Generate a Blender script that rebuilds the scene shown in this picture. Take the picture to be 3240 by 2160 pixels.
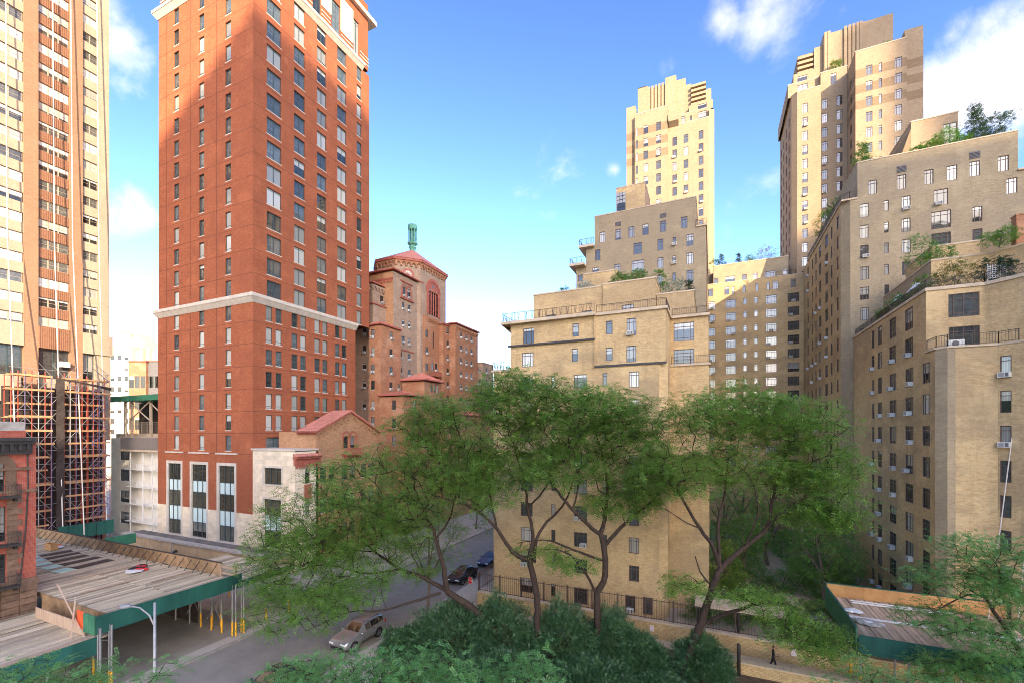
import bpy, bmesh, math, random
import numpy as np
from mathutils import Vector, Matrix
for o in list(bpy.data.objects): bpy.data.objects.remove(o)
R = math.radians
scene = bpy.context.scene
COL = scene.collection
# ------------------------------------------------------------------ camera
YAW, FPX, EYE = R(24.3), 1400.0, 17.5
cam = bpy.data.objects.new('camera', bpy.data.cameras.new('camera'))
COL.objects.link(cam); scene.camera = cam
cam.data.sensor_width = 36; cam.data.lens = 36*FPX/3240
cam.data.shift_y = (1362-1080)/3240
cam.data.clip_start = 0.1; cam.data.clip_end = 6000
cam.location = (0, 0, EYE); cam.rotation_euler = (R(90), 0, YAW)
# ------------------------------------------------------------------ sun and sky
SUN_PHI, SUN_EL = R(39), R(20)          # angle from -Y towards +X, elevation
sdir = Vector((math.sin(SUN_PHI)*math.cos(SUN_EL), -math.cos(SUN_PHI)*math.cos(SUN_EL), math.sin(SUN_EL)))
sun = bpy.data.objects.new('sun', bpy.data.lights.new('sun', 'SUN')); COL.objects.link(sun)
sun.data.energy = 3.8; sun.data.angle = R(0.35); sun.data.color = (1.0, 0.80, 0.54)
sun.rotation_euler = sdir.to_track_quat('Z', 'Y').to_euler()
world = bpy.data.worlds.new('World'); scene.world = world; world.use_nodes = True
EXPOSURE = 1.75
scene.view_settings.view_transform = 'Standard'; scene.view_settings.look = 'None'
scene.view_settings.exposure = EXPOSURE; scene.view_settings.gamma = 1
scene.view_settings.use_curve_mapping = False
scene.render.engine = 'CYCLES'
scene.cycles.max_bounces = 10; scene.cycles.diffuse_bounces = 5
scene.cycles.filter_width = 1.0; scene.cycles.denoising_prefilter = 'NONE'; scene.cycles.denoising_input_passes = 'RGB_ALBEDO_NORMAL'; scene.cycles.caustics_reflective = False; scene.cycles.caustics_refractive = False; scene.cycles.sample_clamp_indirect = 6.0
world.cycles.sampling_method = 'AUTOMATIC'

class NT:
    """tiny node-tree helper"""
    def __init__(s, nt): s.nt = nt; s.nt.nodes.clear()
    def n(s, t, ins=None, **kw):
        nd = s.nt.nodes.new(t)
        for k, v in kw.items(): setattr(nd, k, v)
        for k, v in (ins or {}).items():
            if isinstance(v, bpy.types.NodeSocket): s.nt.links.new(v, nd.inputs[k])
            else:
                nd.inputs[k].default_value = v
        return nd
    def math(s, op, a, b=0.0, c=None, clamp=False):
        nd = s.n('ShaderNodeMath', {0: a, 1: b} if c is None else {0: a, 1: b, 2: c}, operation=op); nd.use_clamp = clamp
        return nd.outputs[0]
    def mix(s, f, a, b, mode='MIX'):
        nd = s.n('ShaderNodeMix', data_type='RGBA', blend_type=mode)
        for k, v in ((0, f), (6, a), (7, b)):
            if isinstance(v, bpy.types.NodeSocket): s.nt.links.new(v, nd.inputs[k])
            else: nd.inputs[k].default_value = v if k == 0 else (tuple(v)+(1,))[:4]
        return nd.outputs[2]
    def ramp(s, f, stops):
        nd = s.n('ShaderNodeValToRGB', {0: f}); cr = nd.color_ramp
        while len(cr.elements) < len(stops): cr.elements.new(0.5)
        for e, (p, c) in zip(cr.elements, stops):
            e.position = p; e.color = (tuple(c)+(1,))[:4] if hasattr(c, '__len__') else (c, c, c, 1)
        return nd.outputs[0]

w = NT(world.node_tree)
sky = w.n('ShaderNodeTexSky', sky_type='NISHITA', sun_disc=False)
sky.sun_elevation = SUN_EL; sky.sun_rotation = math.atan2(sdir.x, sdir.y)
sky.air_density = 1.0; sky.dust_density = 2.0; sky.ozone_density = 2.2
tc = w.n('ShaderNodeTexCoord'); dvec = tc.outputs['Generated']
nz = w.n('ShaderNodeTexNoise', {'Vector': dvec, 'Scale': 4.5, 'Detail': 9, 'Roughness': 0.62, 'Distortion': 0.3})
nzf = w.n('ShaderNodeTexNoise', {'Vector': dvec, 'Scale': 1.7, 'Detail': 4, 'Roughness': 0.5})
def sky_dir(px, py):
    xc = (px-1620)/FPX; zc = (1362-py)/FPX
    v = Vector((math.cos(YAW)*xc-math.sin(YAW), math.sin(YAW)*xc+math.cos(YAW), zc)); return v.normalized()
acc = 0.0
for (px, py, rad, amp) in ((2480, 40, .12, .85), (2290, 70, .06, .7), (2660, 20, .07, .5), (3080, 300, .11, .9), (3240, 220, .12, 1.0), (2980, 270, .07, .7), (3010, 110, .045, .4),
                           (395, 130, .06, .7), (370, 60, .05, .6), (420, 670, .07, .9), (350, 690, .06, .8), (400, 905, .04, .7), (1430, 855, .03, .75), (1455, 850, .022, .6),
                           (1945, 535, .03, .6), (390, 280, .04, .4), (-300, 500, .2, .9), (3800, 500, .25, .9), (1750, 730, .05, .36), (2130, 215, .03, .35)):
    d = sky_dir(px, py)
    dist = w.n('ShaderNodeVectorMath', {0: dvec, 1: tuple(d)}, operation='DISTANCE').outputs['Value']
    b = w.math('MULTIPLY_ADD', dist, -amp/rad, amp, clamp=False)
    b = w.math('MAXIMUM', b, 0.0)
    acc = b if acc == 0.0 else w.math('MAXIMUM', acc, b)
dens = w.math('ADD', w.math('MULTIPLY', w.math('MINIMUM', acc, 0.62), 0.62), w.math('MULTIPLY_ADD', nz.outputs[0], 1.5, -0.98))
dens = w.math('ADD', dens, w.math('MULTIPLY_ADD', nzf.outputs[0], 0.5, -0.22))
cl = w.n('ShaderNodeMapRange', {0: dens, 1: -0.02, 2: 0.42, 3: 0.0, 4: 0.94}, interpolation_type='SMOOTHSTEP').outputs[0]
sky_c = w.n('ShaderNodeGamma', {'Color': sky.outputs[0], 'Gamma': 1.6}).outputs[0]
sky_c = w.mix(1.0, sky_c, (.85, .77, .78), 'MULTIPLY')
sky_c = w.n('ShaderNodeVectorMath', {0: sky_c, 1: (26., 23., 21.)}, operation='MINIMUM').outputs[0]
skyc = w.mix(cl, sky_c, (4.2, 4.1, 4.3))
bg = w.n('ShaderNodeBackground', {'Color': skyc, 'Strength': 0.11})
w.n('ShaderNodeOutputWorld', {'Surface': bg.outputs[0]})

# ------------------------------------------------------------------ materials
M = {}
def material(name):
    m = bpy.data.materials.new(name); m.use_nodes = True; M[name] = m
    return m, NT(m.node_tree)
def finish(t, col, rough=0.85, bump=None, spec=0.3, metal=0.0, strength=0.3, dist=0.02, **extra):
    ins = {'Base Color': col, 'Roughness': rough, 'Specular IOR Level': spec, 'Metallic': metal}
    if not isinstance(col, bpy.types.NodeSocket): ins['Base Color'] = (tuple(col)+(1,))[:4]
    ins.update(extra)
    b = t.n('ShaderNodeBsdfPrincipled', ins)
    if bump is not None:
        bm_ = t.n('ShaderNodeBump', {'Height': bump, 'Strength': strength, 'Distance': dist})
        t.nt.links.new(bm_.outputs[0], b.inputs['Normal'])
    t.n('ShaderNodeOutputMaterial', {'Surface': b.outputs[0]})
    return b
def wall_uv(t):
    g = t.n('ShaderNodeNewGeometry'); sp = t.n('ShaderNodeSeparateXYZ', {0: g.outputs['Position']})
    sn = t.n('ShaderNodeSeparateXYZ', {0: g.outputs['True Normal']})
    u = t.math('SUBTRACT', t.math('MULTIPLY', sp.outputs[1], sn.outputs[0]), t.math('MULTIPLY', sp.outputs[0], sn.outputs[1]))
    return g.outputs['Position'], t.n('ShaderNodeCombineXYZ', {0: u, 1: sp.outputs[2], 2: 0.0}).outputs[0], u, sp.outputs[2]
def brick(name, c1, c2, mortar, bw=0.24, bh=0.085, stain=(0.1, 0.08, 0.06), stain_amt=0.35, patch=None, contrast=1.0, streak=0.3, weather=None):
    m, t = material(name)
    pos, uv, u, z = wall_uv(t)
    br = t.n('ShaderNodeTexBrick', {'Vector': uv, 'Color1': c1+(1,), 'Color2': c2+(1,), 'Mortar': mortar+(1,), 'Scale': 1.0, 'Mortar Size': 0.011,
                                    'Mortar Smooth': 0.3, 'Bias': 0.0, 'Brick Width': bw, 'Row Height': bh})
    n1 = t.n('ShaderNodeTexNoise', {'Vector': pos, 'Scale': 0.55, 'Detail': 7, 'Roughness': 0.65})
    n2 = t.n('ShaderNodeTexNoise', {'Vector': pos, 'Scale': 6.0, 'Detail': 3, 'Roughness': 0.6})
    col = br.outputs[0]
    if patch is not None:
        pc, thr = patch
        sv = t.n('ShaderNodeCombineXYZ', {0: t.math('MULTIPLY', u, 0.55), 1: t.math('MULTIPLY', z, 0.9), 2: 3.3}).outputs[0]
        n3 = t.n('ShaderNodeTexNoise', {'Vector': sv, 'Scale': 0.5, 'Detail': 6, 'Roughness': 0.7})
        f = t.n('ShaderNodeMapRange', {0: n3.outputs[0], 1: thr-.02, 2: thr+.02, 3: 0.0, 4: 0.75}).outputs[0]
        col = t.mix(f, col, pc)
    hv = t.n('ShaderNodeCombineXYZ', {0: t.math('MULTIPLY', u, 1.2), 1: t.math('MULTIPLY', z, 9.0), 2: 1.0}).outputs[0]
    n5 = t.n('ShaderNodeTexNoise', {'Vector': hv, 'Scale': 1.0, 'Detail': 4, 'Roughness': 0.7})
    n6 = t.n('ShaderNodeTexNoise', {'Vector': pos, 'Scale': 0.28, 'Detail': 3})
    col = t.mix(t.math('MULTIPLY', t.math('MULTIPLY_ADD', n5.outputs[0], 3.4, -1.45, clamp=True), t.math('MULTIPLY_ADD', n6.outputs[0], 2.0, -.35, clamp=True)), col, t.mix(0.62, col, tuple(min(1, x*1.6) for x in c2), 'MULTIPLY'))
    sf = t.math('MULTIPLY', t.ramp(n1.outputs[0], [(0.45, 0.0), (0.75, 1.0)]), stain_amt)
    col = t.mix(sf, col, stain, 'MIX')
    vv = t.n('ShaderNodeCombineXYZ', {0: t.math('MULTIPLY', u, 2.2), 1: t.math('MULTIPLY', z, 0.18), 2: 0.0}).outputs[0]
    n4 = t.n('ShaderNodeTexNoise', {'Vector': vv, 'Scale': 1.0, 'Detail': 5, 'Roughness': 0.6})
    col = t.mix(t.math('MULTIPLY', t.ramp(n4.outputs[0], [(0.52, 0.0), (0.8, 1.0)]), streak), col, stain)
    if weather is not None:
        wv = t.n('ShaderNodeCombineXYZ', {0: t.math('MULTIPLY', u, .10), 1: t.math('MULTIPLY', z, .16), 2: 7.7}).outputs[0]
        n7 = t.n('ShaderNodeTexNoise', {'Vector': wv, 'Scale': 1.0, 'Detail': 8, 'Roughness': 0.68, 'Distortion': .4})
        col = t.mix(t.math('MULTIPLY', t.ramp(n7.outputs[0], [(.47, 0.), (.56, 1.)]), .42), col, weather)
    hs = t.n('ShaderNodeHueSaturation', {'Color': col, 'Value': t.math('MULTIPLY_ADD', n2.outputs[0], 0.35, 0.83)}).outputs[0]
    finish(t, hs, 0.9, br.outputs['Fac'], spec=0.15, strength=0.35, dist=-0.012)
    return m
def noisy(name, c1, c2, scale=1.0, rough=0.85, detail=6, spec=0.25, metal=0.0, bump=0.15, thr=(0.35, 0.7), stretch=(1, 1, 1), rnd=0.0, bdist=0.02):
    m, t = material(name)
    g = t.n('ShaderNodeNewGeometry')
    v = t.n('ShaderNodeMapping', {'Vector': g.outputs['Position'], 'Scale': stretch}).outputs[0]
    nn = t.n('ShaderNodeTexNoise', {'Vector': v, 'Scale': scale, 'Detail': detail, 'Roughness': 0.65})
    col = t.mix(t.ramp(nn.outputs[0], [(thr[0], 0.0), (thr[1], 1.0)]), c1, c2)
    if rnd:
        oi = t.n('ShaderNodeObjectInfo')
        col = t.n('ShaderNodeHueSaturation', {'Color': col, 'Value': t.math('MULTIPLY_ADD', oi.outputs['Random'], rnd, 1-rnd/2)}).outputs[0]
    finish(t, col, rough, nn.outputs[0] if bump else None, spec=spec, metal=metal, strength=bump, dist=bdist)
    return m

brick('beige_brick', (0.590, 0.420, 0.222), (0.437, 0.302, 0.150), (0.614, 0.474, 0.263), stain=(0.307, 0.216, 0.112), stain_amt=.35, patch=((0.625, 0.462, 0.246), .56), streak=.45, weather=(.25, .19, .12))
brick('pale_brick', (0.392, 0.312, 0.197), (0.314, 0.245, 0.150), (0.418, 0.338, 0.222), stain=(0.202, 0.153, 0.096), stain_amt=.35, patch=((0.418, 0.334, 0.213), .58), streak=.35, weather=(.24, .19, .135))
brick('tower_brick', (.36, .268, .172), (.31, .228, .145), (.355, .272, .188), stain=(.2, .15, .1), stain_amt=.28, streak=.25)
brick('brown_band_brick', (.26, .185, .115), (.22, .155, .095), (.25, .185, .12), stain=(.25, .16, .1), stain_amt=.3, streak=.2)
brick('red_brick', (0.385, 0.128, 0.062), (0.295, 0.092, 0.044), (0.409, 0.143, 0.068), stain=(0.213, 0.068, 0.034), stain_amt=.5, patch=((0.427, 0.143, 0.068), .58), streak=.45, weather=(.27, .085, .045))
brick('old_brick', (0.442, 0.195, 0.102), (0.324, 0.137, 0.070), (0.442, 0.273, 0.166), bw=.3, bh=.11, stain=(0.276, 0.143, 0.084), stain_amt=.55, patch=((0.483, 0.273, 0.162), .55), streak=.4)
brick('grey_brick', (0.406, 0.277, 0.189), (0.280, 0.189, 0.130), (0.476, 0.358, 0.260), bw=.3, bh=.11, stain=(0.224, 0.169, 0.137), stain_amt=.5, patch=((0.434, 0.311, 0.221), .55), streak=.4)
brick('gable_brick', (0.506, 0.275, 0.140), (0.356, 0.176, 0.090), (0.506, 0.352, 0.210), bw=.3, bh=.1, stain=(0.230, 0.132, 0.080), stain_amt=.4, streak=.35)
brick('row_house_brick', (0.480, 0.102, 0.060), (0.360, 0.072, 0.042), (0.456, 0.240, 0.180), stain=(0.192, 0.060, 0.042), stain_amt=.4, streak=.3)
brick('pier_brick', (.33, .195, .12), (.28, .16, .095), (.32, .21, .14), stain=(.22, .12, .075), stain_amt=.25, streak=.2)
brick('spandrel_brick', (.40, .33, .245), (.36, .295, .215), (.39, .325, .245), stain=(.30, .20, .14), stain_amt=.25, streak=.35)
brick('fluted_brick', (.28, .145, .088), (.235, .115, .07), (.26, .15, .1), stain=(.30, .15, .09), stain_amt=.3, streak=.2)
brick('court_wall_brick', (0.625, 0.463, 0.237), (0.463, 0.325, 0.156), (0.300, 0.213, 0.112), bw=.26, bh=.1, stain=(0.250, 0.175, 0.088), stain_amt=.4, streak=.4)
brick('tan_wall', (0.600, 0.444, 0.264), (0.540, 0.390, 0.228), (0.540, 0.408, 0.264), stain=(0.324, 0.222, 0.120), stain_amt=.55, streak=.75, weather=(.33, .25, .14))
noisy('limestone', (0.759, 0.644, 0.471), (0.621, 0.512, 0.362), 1.2, .85, rnd=.2, bump=.1)
noisy('trim_stone', (.62, .55, .45), (.48, .42, .34), 1.5, .85, rnd=.1)
noisy('grey_stone', (.48, .44, .38), (.30, .27, .23), 2.0, .9)
noisy('coping', (.60, .48, .34), (.42, .33, .23), 1.5, .85)
noisy('brownstone', (.235, .145, .095), (.13, .08, .052), 2.5, .9, rnd=.35, bump=.4)
noisy('stucco', (0.800, 0.762, 0.658), (0.693, 0.624, 0.531), .6, .9)
noisy('terracotta', (.42, .13, .085), (.30, .085, .055), 3.0, .7)
noisy('roof_tile', (.55, .225, .165), (.40, .145, .10), 4.0, .65, rnd=.35)
noisy('joint_dark', (.20, .065, .035), (.13, .045, .028), 2.0, .9)
noisy('roof_tar', (.12, .11, .10), (.22, .20, .18), .8, .95)
noisy('verdigris', (.16, .42, .32), (.10, .30, .23), 3.0, .6)
noisy('asphalt', (.31, .27, .215), (.225, .195, .155), .5, .9, detail=9, bump=.2)
noisy('sidewalk', (0.495, 0.429, 0.347), (0.374, 0.325, 0.259), .7, .9, detail=8)
noisy('kerb_stone', (.33, .30, .26), (.22, .2, .17), 2, .9)
noisy('soil', (0.130, 0.094, 0.065), (0.065, 0.047, 0.033), 2.5, .95, bump=.6, bdist=.05)
noisy('paving', (0.575, 0.471, 0.333), (0.460, 0.368, 0.253), 1.2, .9)
noisy('steel_frame', (.085, .05, .038), (.13, .075, .055), 3, .5, spec=.4)
noisy('teal_frame', (.035, .055, .058), (.05, .075, .08), 3, .4, spec=.5)
noisy('dark_metal', (.03, .026, .024), (.055, .045, .04), 4, .5, spec=.4)
noisy('rail_metal', (.10, .058, .045), (.06, .04, .032), 4, .6, spec=.4)
noisy('alu_frame', (.42, .33, .25), (.34, .26, .2), 3, .4, spec=.5)
noisy('white_paint', (.78, .76, .71), (.62, .60, .56), 2, .6)
noisy('grey_panel', (.16, .15, .15), (.11, .10, .10), 2, .6)
noisy('pale_panel', (.60, .72, .68), (.55, .67, .63), .4, .25, spec=.5, bump=0)
noisy('green_ply', (.022, .115, .085), (.012, .07, .055), 1.2, .55, spec=.35, stretch=(1, 1, .3), rnd=.25)
noisy('green_ply_light', (.055, .21, .11), (.03, .14, .075), 1.2, .6, spec=.35, rnd=.2)
noisy('raw_ply', (.34, .225, .125), (.19, .12, .065), 1.6, .85, rnd=.35, bump=.25)
noisy('new_ply', (.55, .30, .12), (.42, .2, .07), 1.4, .7, rnd=.25)
noisy('deck_wood', (0.596, 0.503, 0.341), (0.298, 0.240, 0.160), 1.0, .9, stretch=(8, .7, 1), rnd=.75, bump=.4, thr=(.3, .75))
noisy('deck_wood_cross', (0.540, 0.391, 0.270), (0.345, 0.241, 0.167), 1.0, .9, stretch=(8, .7, 1), rnd=.5, bump=.4, thr=(.3, .75))
noisy('scaffold_plank', (.46, .27, .14), (.30, .165, .085), 1.5, .8, stretch=(1, 1, 3), rnd=.4)
noisy('red_tube', (.40, .075, .045), (.26, .05, .035), 4, .5)
noisy('blue_tube', (.10, .10, .20), (.16, .12, .20), 4, .5)
noisy('galvanised', (.34, .335, .325), (.24, .235, .23), 4, .5, metal=.3, spec=.5)
noisy('yellow_paint', (.80, .42, .03), (.62, .30, .02), 5, .55)
noisy('black_net_and_shade', (.03, .024, .022), (.06, .045, .04), 5, .95)  # scaffold netting, also the added dark sheets
noisy('lamp_grey', (.28, .28, .28), (.22, .22, .22), 3, .5)
noisy('rope', (.74, .68, .60), (.60, .54, .47), 6, .8)
noisy('ac_case', (.68, .66, .61), (.52, .50, .46), 4, .55, rnd=.3)
noisy('ac_grille', (.10, .10, .10), (.17, .17, .165), 20, .6)
noisy('bark', (.06, .04, .029), (.02, .014, .011), 7.0, .95, stretch=(1, 1, .35), bump=.8, bdist=.04)
noisy('bark_grey', (.17, .13, .10), (.08, .06, .05), 7.0, .95, stretch=(1, 1, .35), bump=.8, bdist=.04)
noisy('rubber', (.02, .02, .02), (.032, .03, .03), 5, .85)
noisy('chrome', (.55, .55, .55), (.48, .48, .48), 3, .25, metal=.8)
noisy('silver_paint', (.40, .40, .40), (.37, .37, .37), 1, .28, metal=.7, spec=.5, bump=0)
noisy('black_paint', (.02, .021, .024), (.026, .027, .03), 1, .15, spec=.6, bump=0)
noisy('blue_paint', (.05, .10, .18), (.045, .09, .16), 1, .2, spec=.6, bump=0)
noisy('white_car_paint', (.62, .62, .6), (.6, .6, .58), 1, .25, spec=.5, bump=0)
noisy('tail_red', (.45, .02, .015), (.4, .015, .01), 1, .2, bump=0)
noisy('lens', (.75, .75, .72), (.7, .7, .68), 1, .1, bump=0)
noisy('sign_white', (.80, .77, .73), (.70, .67, .63), 3, .5, bump=0)
noisy('sign_red', (.55, .025, .03), (.50, .02, .025), 3, .4, bump=0)
noisy('mint_ply', (.50, .72, .58), (.42, .64, .51), 3, .7)
noisy('tar_sheet', (.075, .055, .04), (.12, .09, .065), 3, .85)
noisy('orange_net', (.75, .13, .04), (.62, .09, .03), 4, .7)
noisy('tarp', (.72, .71, .70), (.55, .54, .54), 3, .6)
noisy('skin', (.42, .24, .16), (.40, .22, .15), 5, .6, bump=0)
noisy('black_cloth', (.02, .02, .022), (.03, .03, .032), 8, .9)
noisy('hair', (.03, .018, .012), (.05, .03, .02), 12, .7)
noisy('plant_pot', (.50, .47, .42), (.40, .37, .33), 4, .8)
noisy('lattice_white', (.70, .68, .64), (.6, .58, .55), 4, .7)

def glass(name, tint, curtain, pc, pb, refl=0.5, rough=0.03):
    """window glass: dark room behind, or a drawn curtain (share pc), or a blind pulled part-way (share pb)"""
    m, t = material(name)
    oi = t.n('ShaderNodeObjectInfo'); r = oi.outputs['Random']
    r2 = t.math('FRACT', t.math('MULTIPLY', r, 17.31)); r3 = t.math('FRACT', t.math('MULTIPLY', r, 71.7))
    g = t.n('ShaderNodeTexCoord'); sp = t.n('ShaderNodeSeparateXYZ', {0: g.outputs['Generated']})
    fold = t.n('ShaderNodeTexWave', {'Vector': g.outputs['Object'], 'Scale': 2.2, 'Distortion': 2.0, 'Detail': 2}, bands_direction='X')
    cc = t.n('ShaderNodeHueSaturation', {'Color': t.mix(fold.outputs[0], tuple(c*.72 for c in curtain), curtain), 'Value': t.math('MULTIPLY_ADD', r3, .75, .4)}).outputs[0]
    nn = t.n('ShaderNodeTexNoise', {'Vector': g.outputs['Object'], 'Scale': 2.5, 'Detail': 3})
    dark = t.n('ShaderNodeHueSaturation', {'Color': tint+(1,), 'Value': t.math('MULTIPLY', t.math('MULTIPLY_ADD', r2, 1.6, .25), t.math('MULTIPLY_ADD', nn.outputs[0], 1.8, .1))}).outputs[0]
    is_c = t.math('LESS_THAN', r, pc)
    is_b = t.math('MULTIPLY', t.math('LESS_THAN', r2, pb), t.math('GREATER_THAN', sp.outputs[2], t.math('MULTIPLY_ADD', r3, .75, .1)))
    col = t.mix(t.math('MAXIMUM', is_c, is_b), dark, cc)
    nb = t.n('ShaderNodeTexNoise', {'Vector': g.outputs['Object'], 'Scale': 1.1, 'Detail': 1})
    finish(t, col, rough, nb.outputs[0], spec=refl, strength=.06, dist=.05, **{'IOR': 1.6})
    return m
glass('glass', (.045, .048, .045), (.60, .58, .50), .22, .30, .8)
glass('glass_tower', (.07, .085, .085), (.55, .56, .50), .42, .12, .85)
glass('glass_left', (.06, .06, .055), (.85, .82, .74), .25, .62, .6)
glass('glass_old', (.035, .035, .035), (.5, .48, .44), .10, .35, .6)
glass('glass_car', (.03, .032, .034), (.1, .1, .1), .0, .0, .9)
glass('glass_base', (.05, .045, .03), (.3, .3, .25), .1, .2, .45)

def leaf(name, c1, c2, c3, trans=0.35, scale=.55):
    m, t = material(name)
    g = t.n('ShaderNodeNewGeometry')
    n1 = t.n('ShaderNodeTexNoise', {'Vector': g.outputs['Position'], 'Scale': scale, 'Detail': 3})
    n2 = t.n('ShaderNodeTexNoise', {'Vector': g.outputs['Position'], 'Scale': 2.6, 'Detail': 3})
    col = t.mix(t.ramp(n1.outputs[0], [(.38, 0.), (.66, 1.)]), c1, c2)
    col = t.mix(t.ramp(n2.outputs[0], [(.5, 0.), (.75, 1.)]), col, c3)
    b = t.n('ShaderNodeBsdfPrincipled', {'Base Color': col, 'Roughness': .38, 'Specular IOR Level': .5})
    tr = t.n('ShaderNodeBsdfTranslucent', {'Color': t.mix(.4, col, (.17, .36, .04))})
    mx = t.n('ShaderNodeMixShader', {0: trans, 1: b.outputs[0], 2: tr.outputs[0]})
    t.n('ShaderNodeOutputMaterial', {'Surface': mx.outputs[0]})
leaf('leaf_locust', (.11, .24, .042), (.19, .345, .060), (.33, .48, .10), .5)
leaf('leaf_near', (0.098, 0.258, 0.063), (0.152, 0.348, 0.092), (0.244, 0.444, 0.161), .42)
leaf('leaf_yew', (.030, .085, .036), (.062, .142, .055), (.115, .21, .085), .2, 1.2)
leaf('leaf_garden', (.085, .21, .036), (.14, .30, .052), (.21, .38, .075), .45)
leaf('leaf_bright', (.10, .20, .03), (.17, .26, .04), (.30, .32, .04))
leaf('leaf_orange', (.28, .16, .04), (.16, .20, .04), (.35, .10, .03))
leaf('leaf_fir', (.02, .055, .035), (.035, .08, .05), (.05, .1, .06), .15)
leaf('leaf_flower', (.55, .55, .50), (.16, .22, .07), (.65, .62, .55))
# ------------------------------------------------------------------ mesh helpers
def spot(px, py, depth):
    """a point of the place: seen at photo pixel (px,py), depth metres in front of the eye"""
    xc = (px-1620)/FPX*depth; z = EYE+(1362-py)/FPX*depth
    return Vector((math.cos(YAW)*xc-math.sin(YAW)*depth, math.sin(YAW)*xc+math.cos(YAW)*depth, z))
class MB:
    def __init__(s): s.v = []; s.f = []; s.m = []; s.mats = []
    def mi(s, mat):
        if mat not in s.mats: s.mats.append(mat)
        return s.mats.index(mat)
    def quad(s, pts, mat=None):
        k = len(s.v); s.v += [tuple(p) for p in pts]; s.f.append(tuple(range(k, k+len(pts)))); s.m.append(s.mi(mat))
    def box(s, x0, x1, y0, y1, z0, z1, mat=None):
        k = len(s.v); i = s.mi(mat)
        s.v += [(x0,y0,z0),(x1,y0,z0),(x1,y1,z0),(x0,y1,z0),(x0,y0,z1),(x1,y0,z1),(x1,y1,z1),(x0,y1,z1)]
        for f in ((0,3,2,1),(4,5,6,7),(0,1,5,4),(1,2,6,5),(2,3,7,6),(3,0,4,7)): s.f.append(tuple(k+a for a in f)); s.m.append(i)
    def prism(s, poly, z0, z1, mat=None, caps=True):
        k = len(s.v); n = len(poly); i = s.mi(mat)
        s.v += [(p[0],p[1],z0) for p in poly]+[(p[0],p[1],z1) for p in poly]
        for a in range(n):
            b = (a+1) % n; s.f.append((k+a,k+b,k+n+b,k+n+a)); s.m.append(i)
        if caps:
            s.f.append(tuple(k+n+a for a in range(n))); s.m.append(i)
            s.f.append(tuple(k+a for a in reversed(range(n)))); s.m.append(i)
    def tube(s, pts, rad, n=6, mat=None, caps=False):
        pts = [Vector(p) for p in pts]; rr = rad if hasattr(rad, '__len__') else [rad]*len(pts); i = s.mi(mat); rings = []
        for a, p in enumerate(pts):
            d = (pts[min(a+1, len(pts)-1)]-pts[max(a-1, 0)])
            d = d.normalized() if d.length > 1e-9 else Vector((0,0,1))
            x = d.orthogonal().normalized() if a == 0 else (px_-d*px_.dot(d)).normalized()
            px_ = x; y = d.cross(x); k = len(s.v); rings.append(k)
            for b in range(n):
                t = 2*math.pi*b/n; q = p+(x*math.cos(t)+y*math.sin(t))*rr[a]; s.v.append((q.x,q.y,q.z))
        for a in range(len(pts)-1):
            for b in range(n):
                c = (b+1) % n; s.f.append((rings[a]+b,rings[a]+c,rings[a+1]+c,rings[a+1]+b)); s.m.append(i)
        if caps:
            s.f.append(tuple(rings[0]+b for b in reversed(range(n)))); s.m.append(i)
            s.f.append(tuple(rings[-1]+b for b in range(n))); s.m.append(i)
    def mesh(s, name, smooth=False, mat=None):
        me = bpy.data.meshes.new(name); me.from_pydata(s.v, [], s.f)
        if s.mats:
            for mn in s.mats: me.materials.append(M[mn or mat])
            if len(s.mats) > 1: me.polygons.foreach_set('material_index', s.m)
        elif mat: me.materials.append(M[mat])
        if smooth: me.polygons.foreach_set('use_smooth', [True]*len(me.polygons))
        me.update(); return me
    def build(s, name, mat=None, parent=None, smooth=False):
        return link(name, s.mesh(name, smooth, mat), parent)
def link(name, data, parent=None, loc=None, rz=None, scale=None):
    o = bpy.data.objects.new(name, data); COL.objects.link(o)
    if parent is not None: o.parent = parent
    if loc is not None: o.location = loc
    if rz is not None: o.rotation_euler = (0, 0, rz)
    if scale is not None: o.scale = scale
    return o
def tag(o, label=None, cat=None, group=None, kind=None):
    for k, v in (('label', label), ('category', cat), ('group', group), ('kind', kind)):
        if v: o[k] = v
    return o
def thing(name, label, cat, loc=(0,0,0), group=None, rz=0):
    o = bpy.data.objects.new(name, None); COL.objects.link(o); o.location = loc; o.rotation_euler = (0,0,rz); o.empty_display_size = .5
    return tag(o, label, cat, group)
def structure(name, mb, mat=None):
    o = mb.build(name, mat); o['kind'] = 'structure'; return o
def off(root, o):
    """o was made in world coordinates: keep it there under a root that stands at its own base"""
    o.location = Vector(o.location)-root.location
    return o

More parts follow.
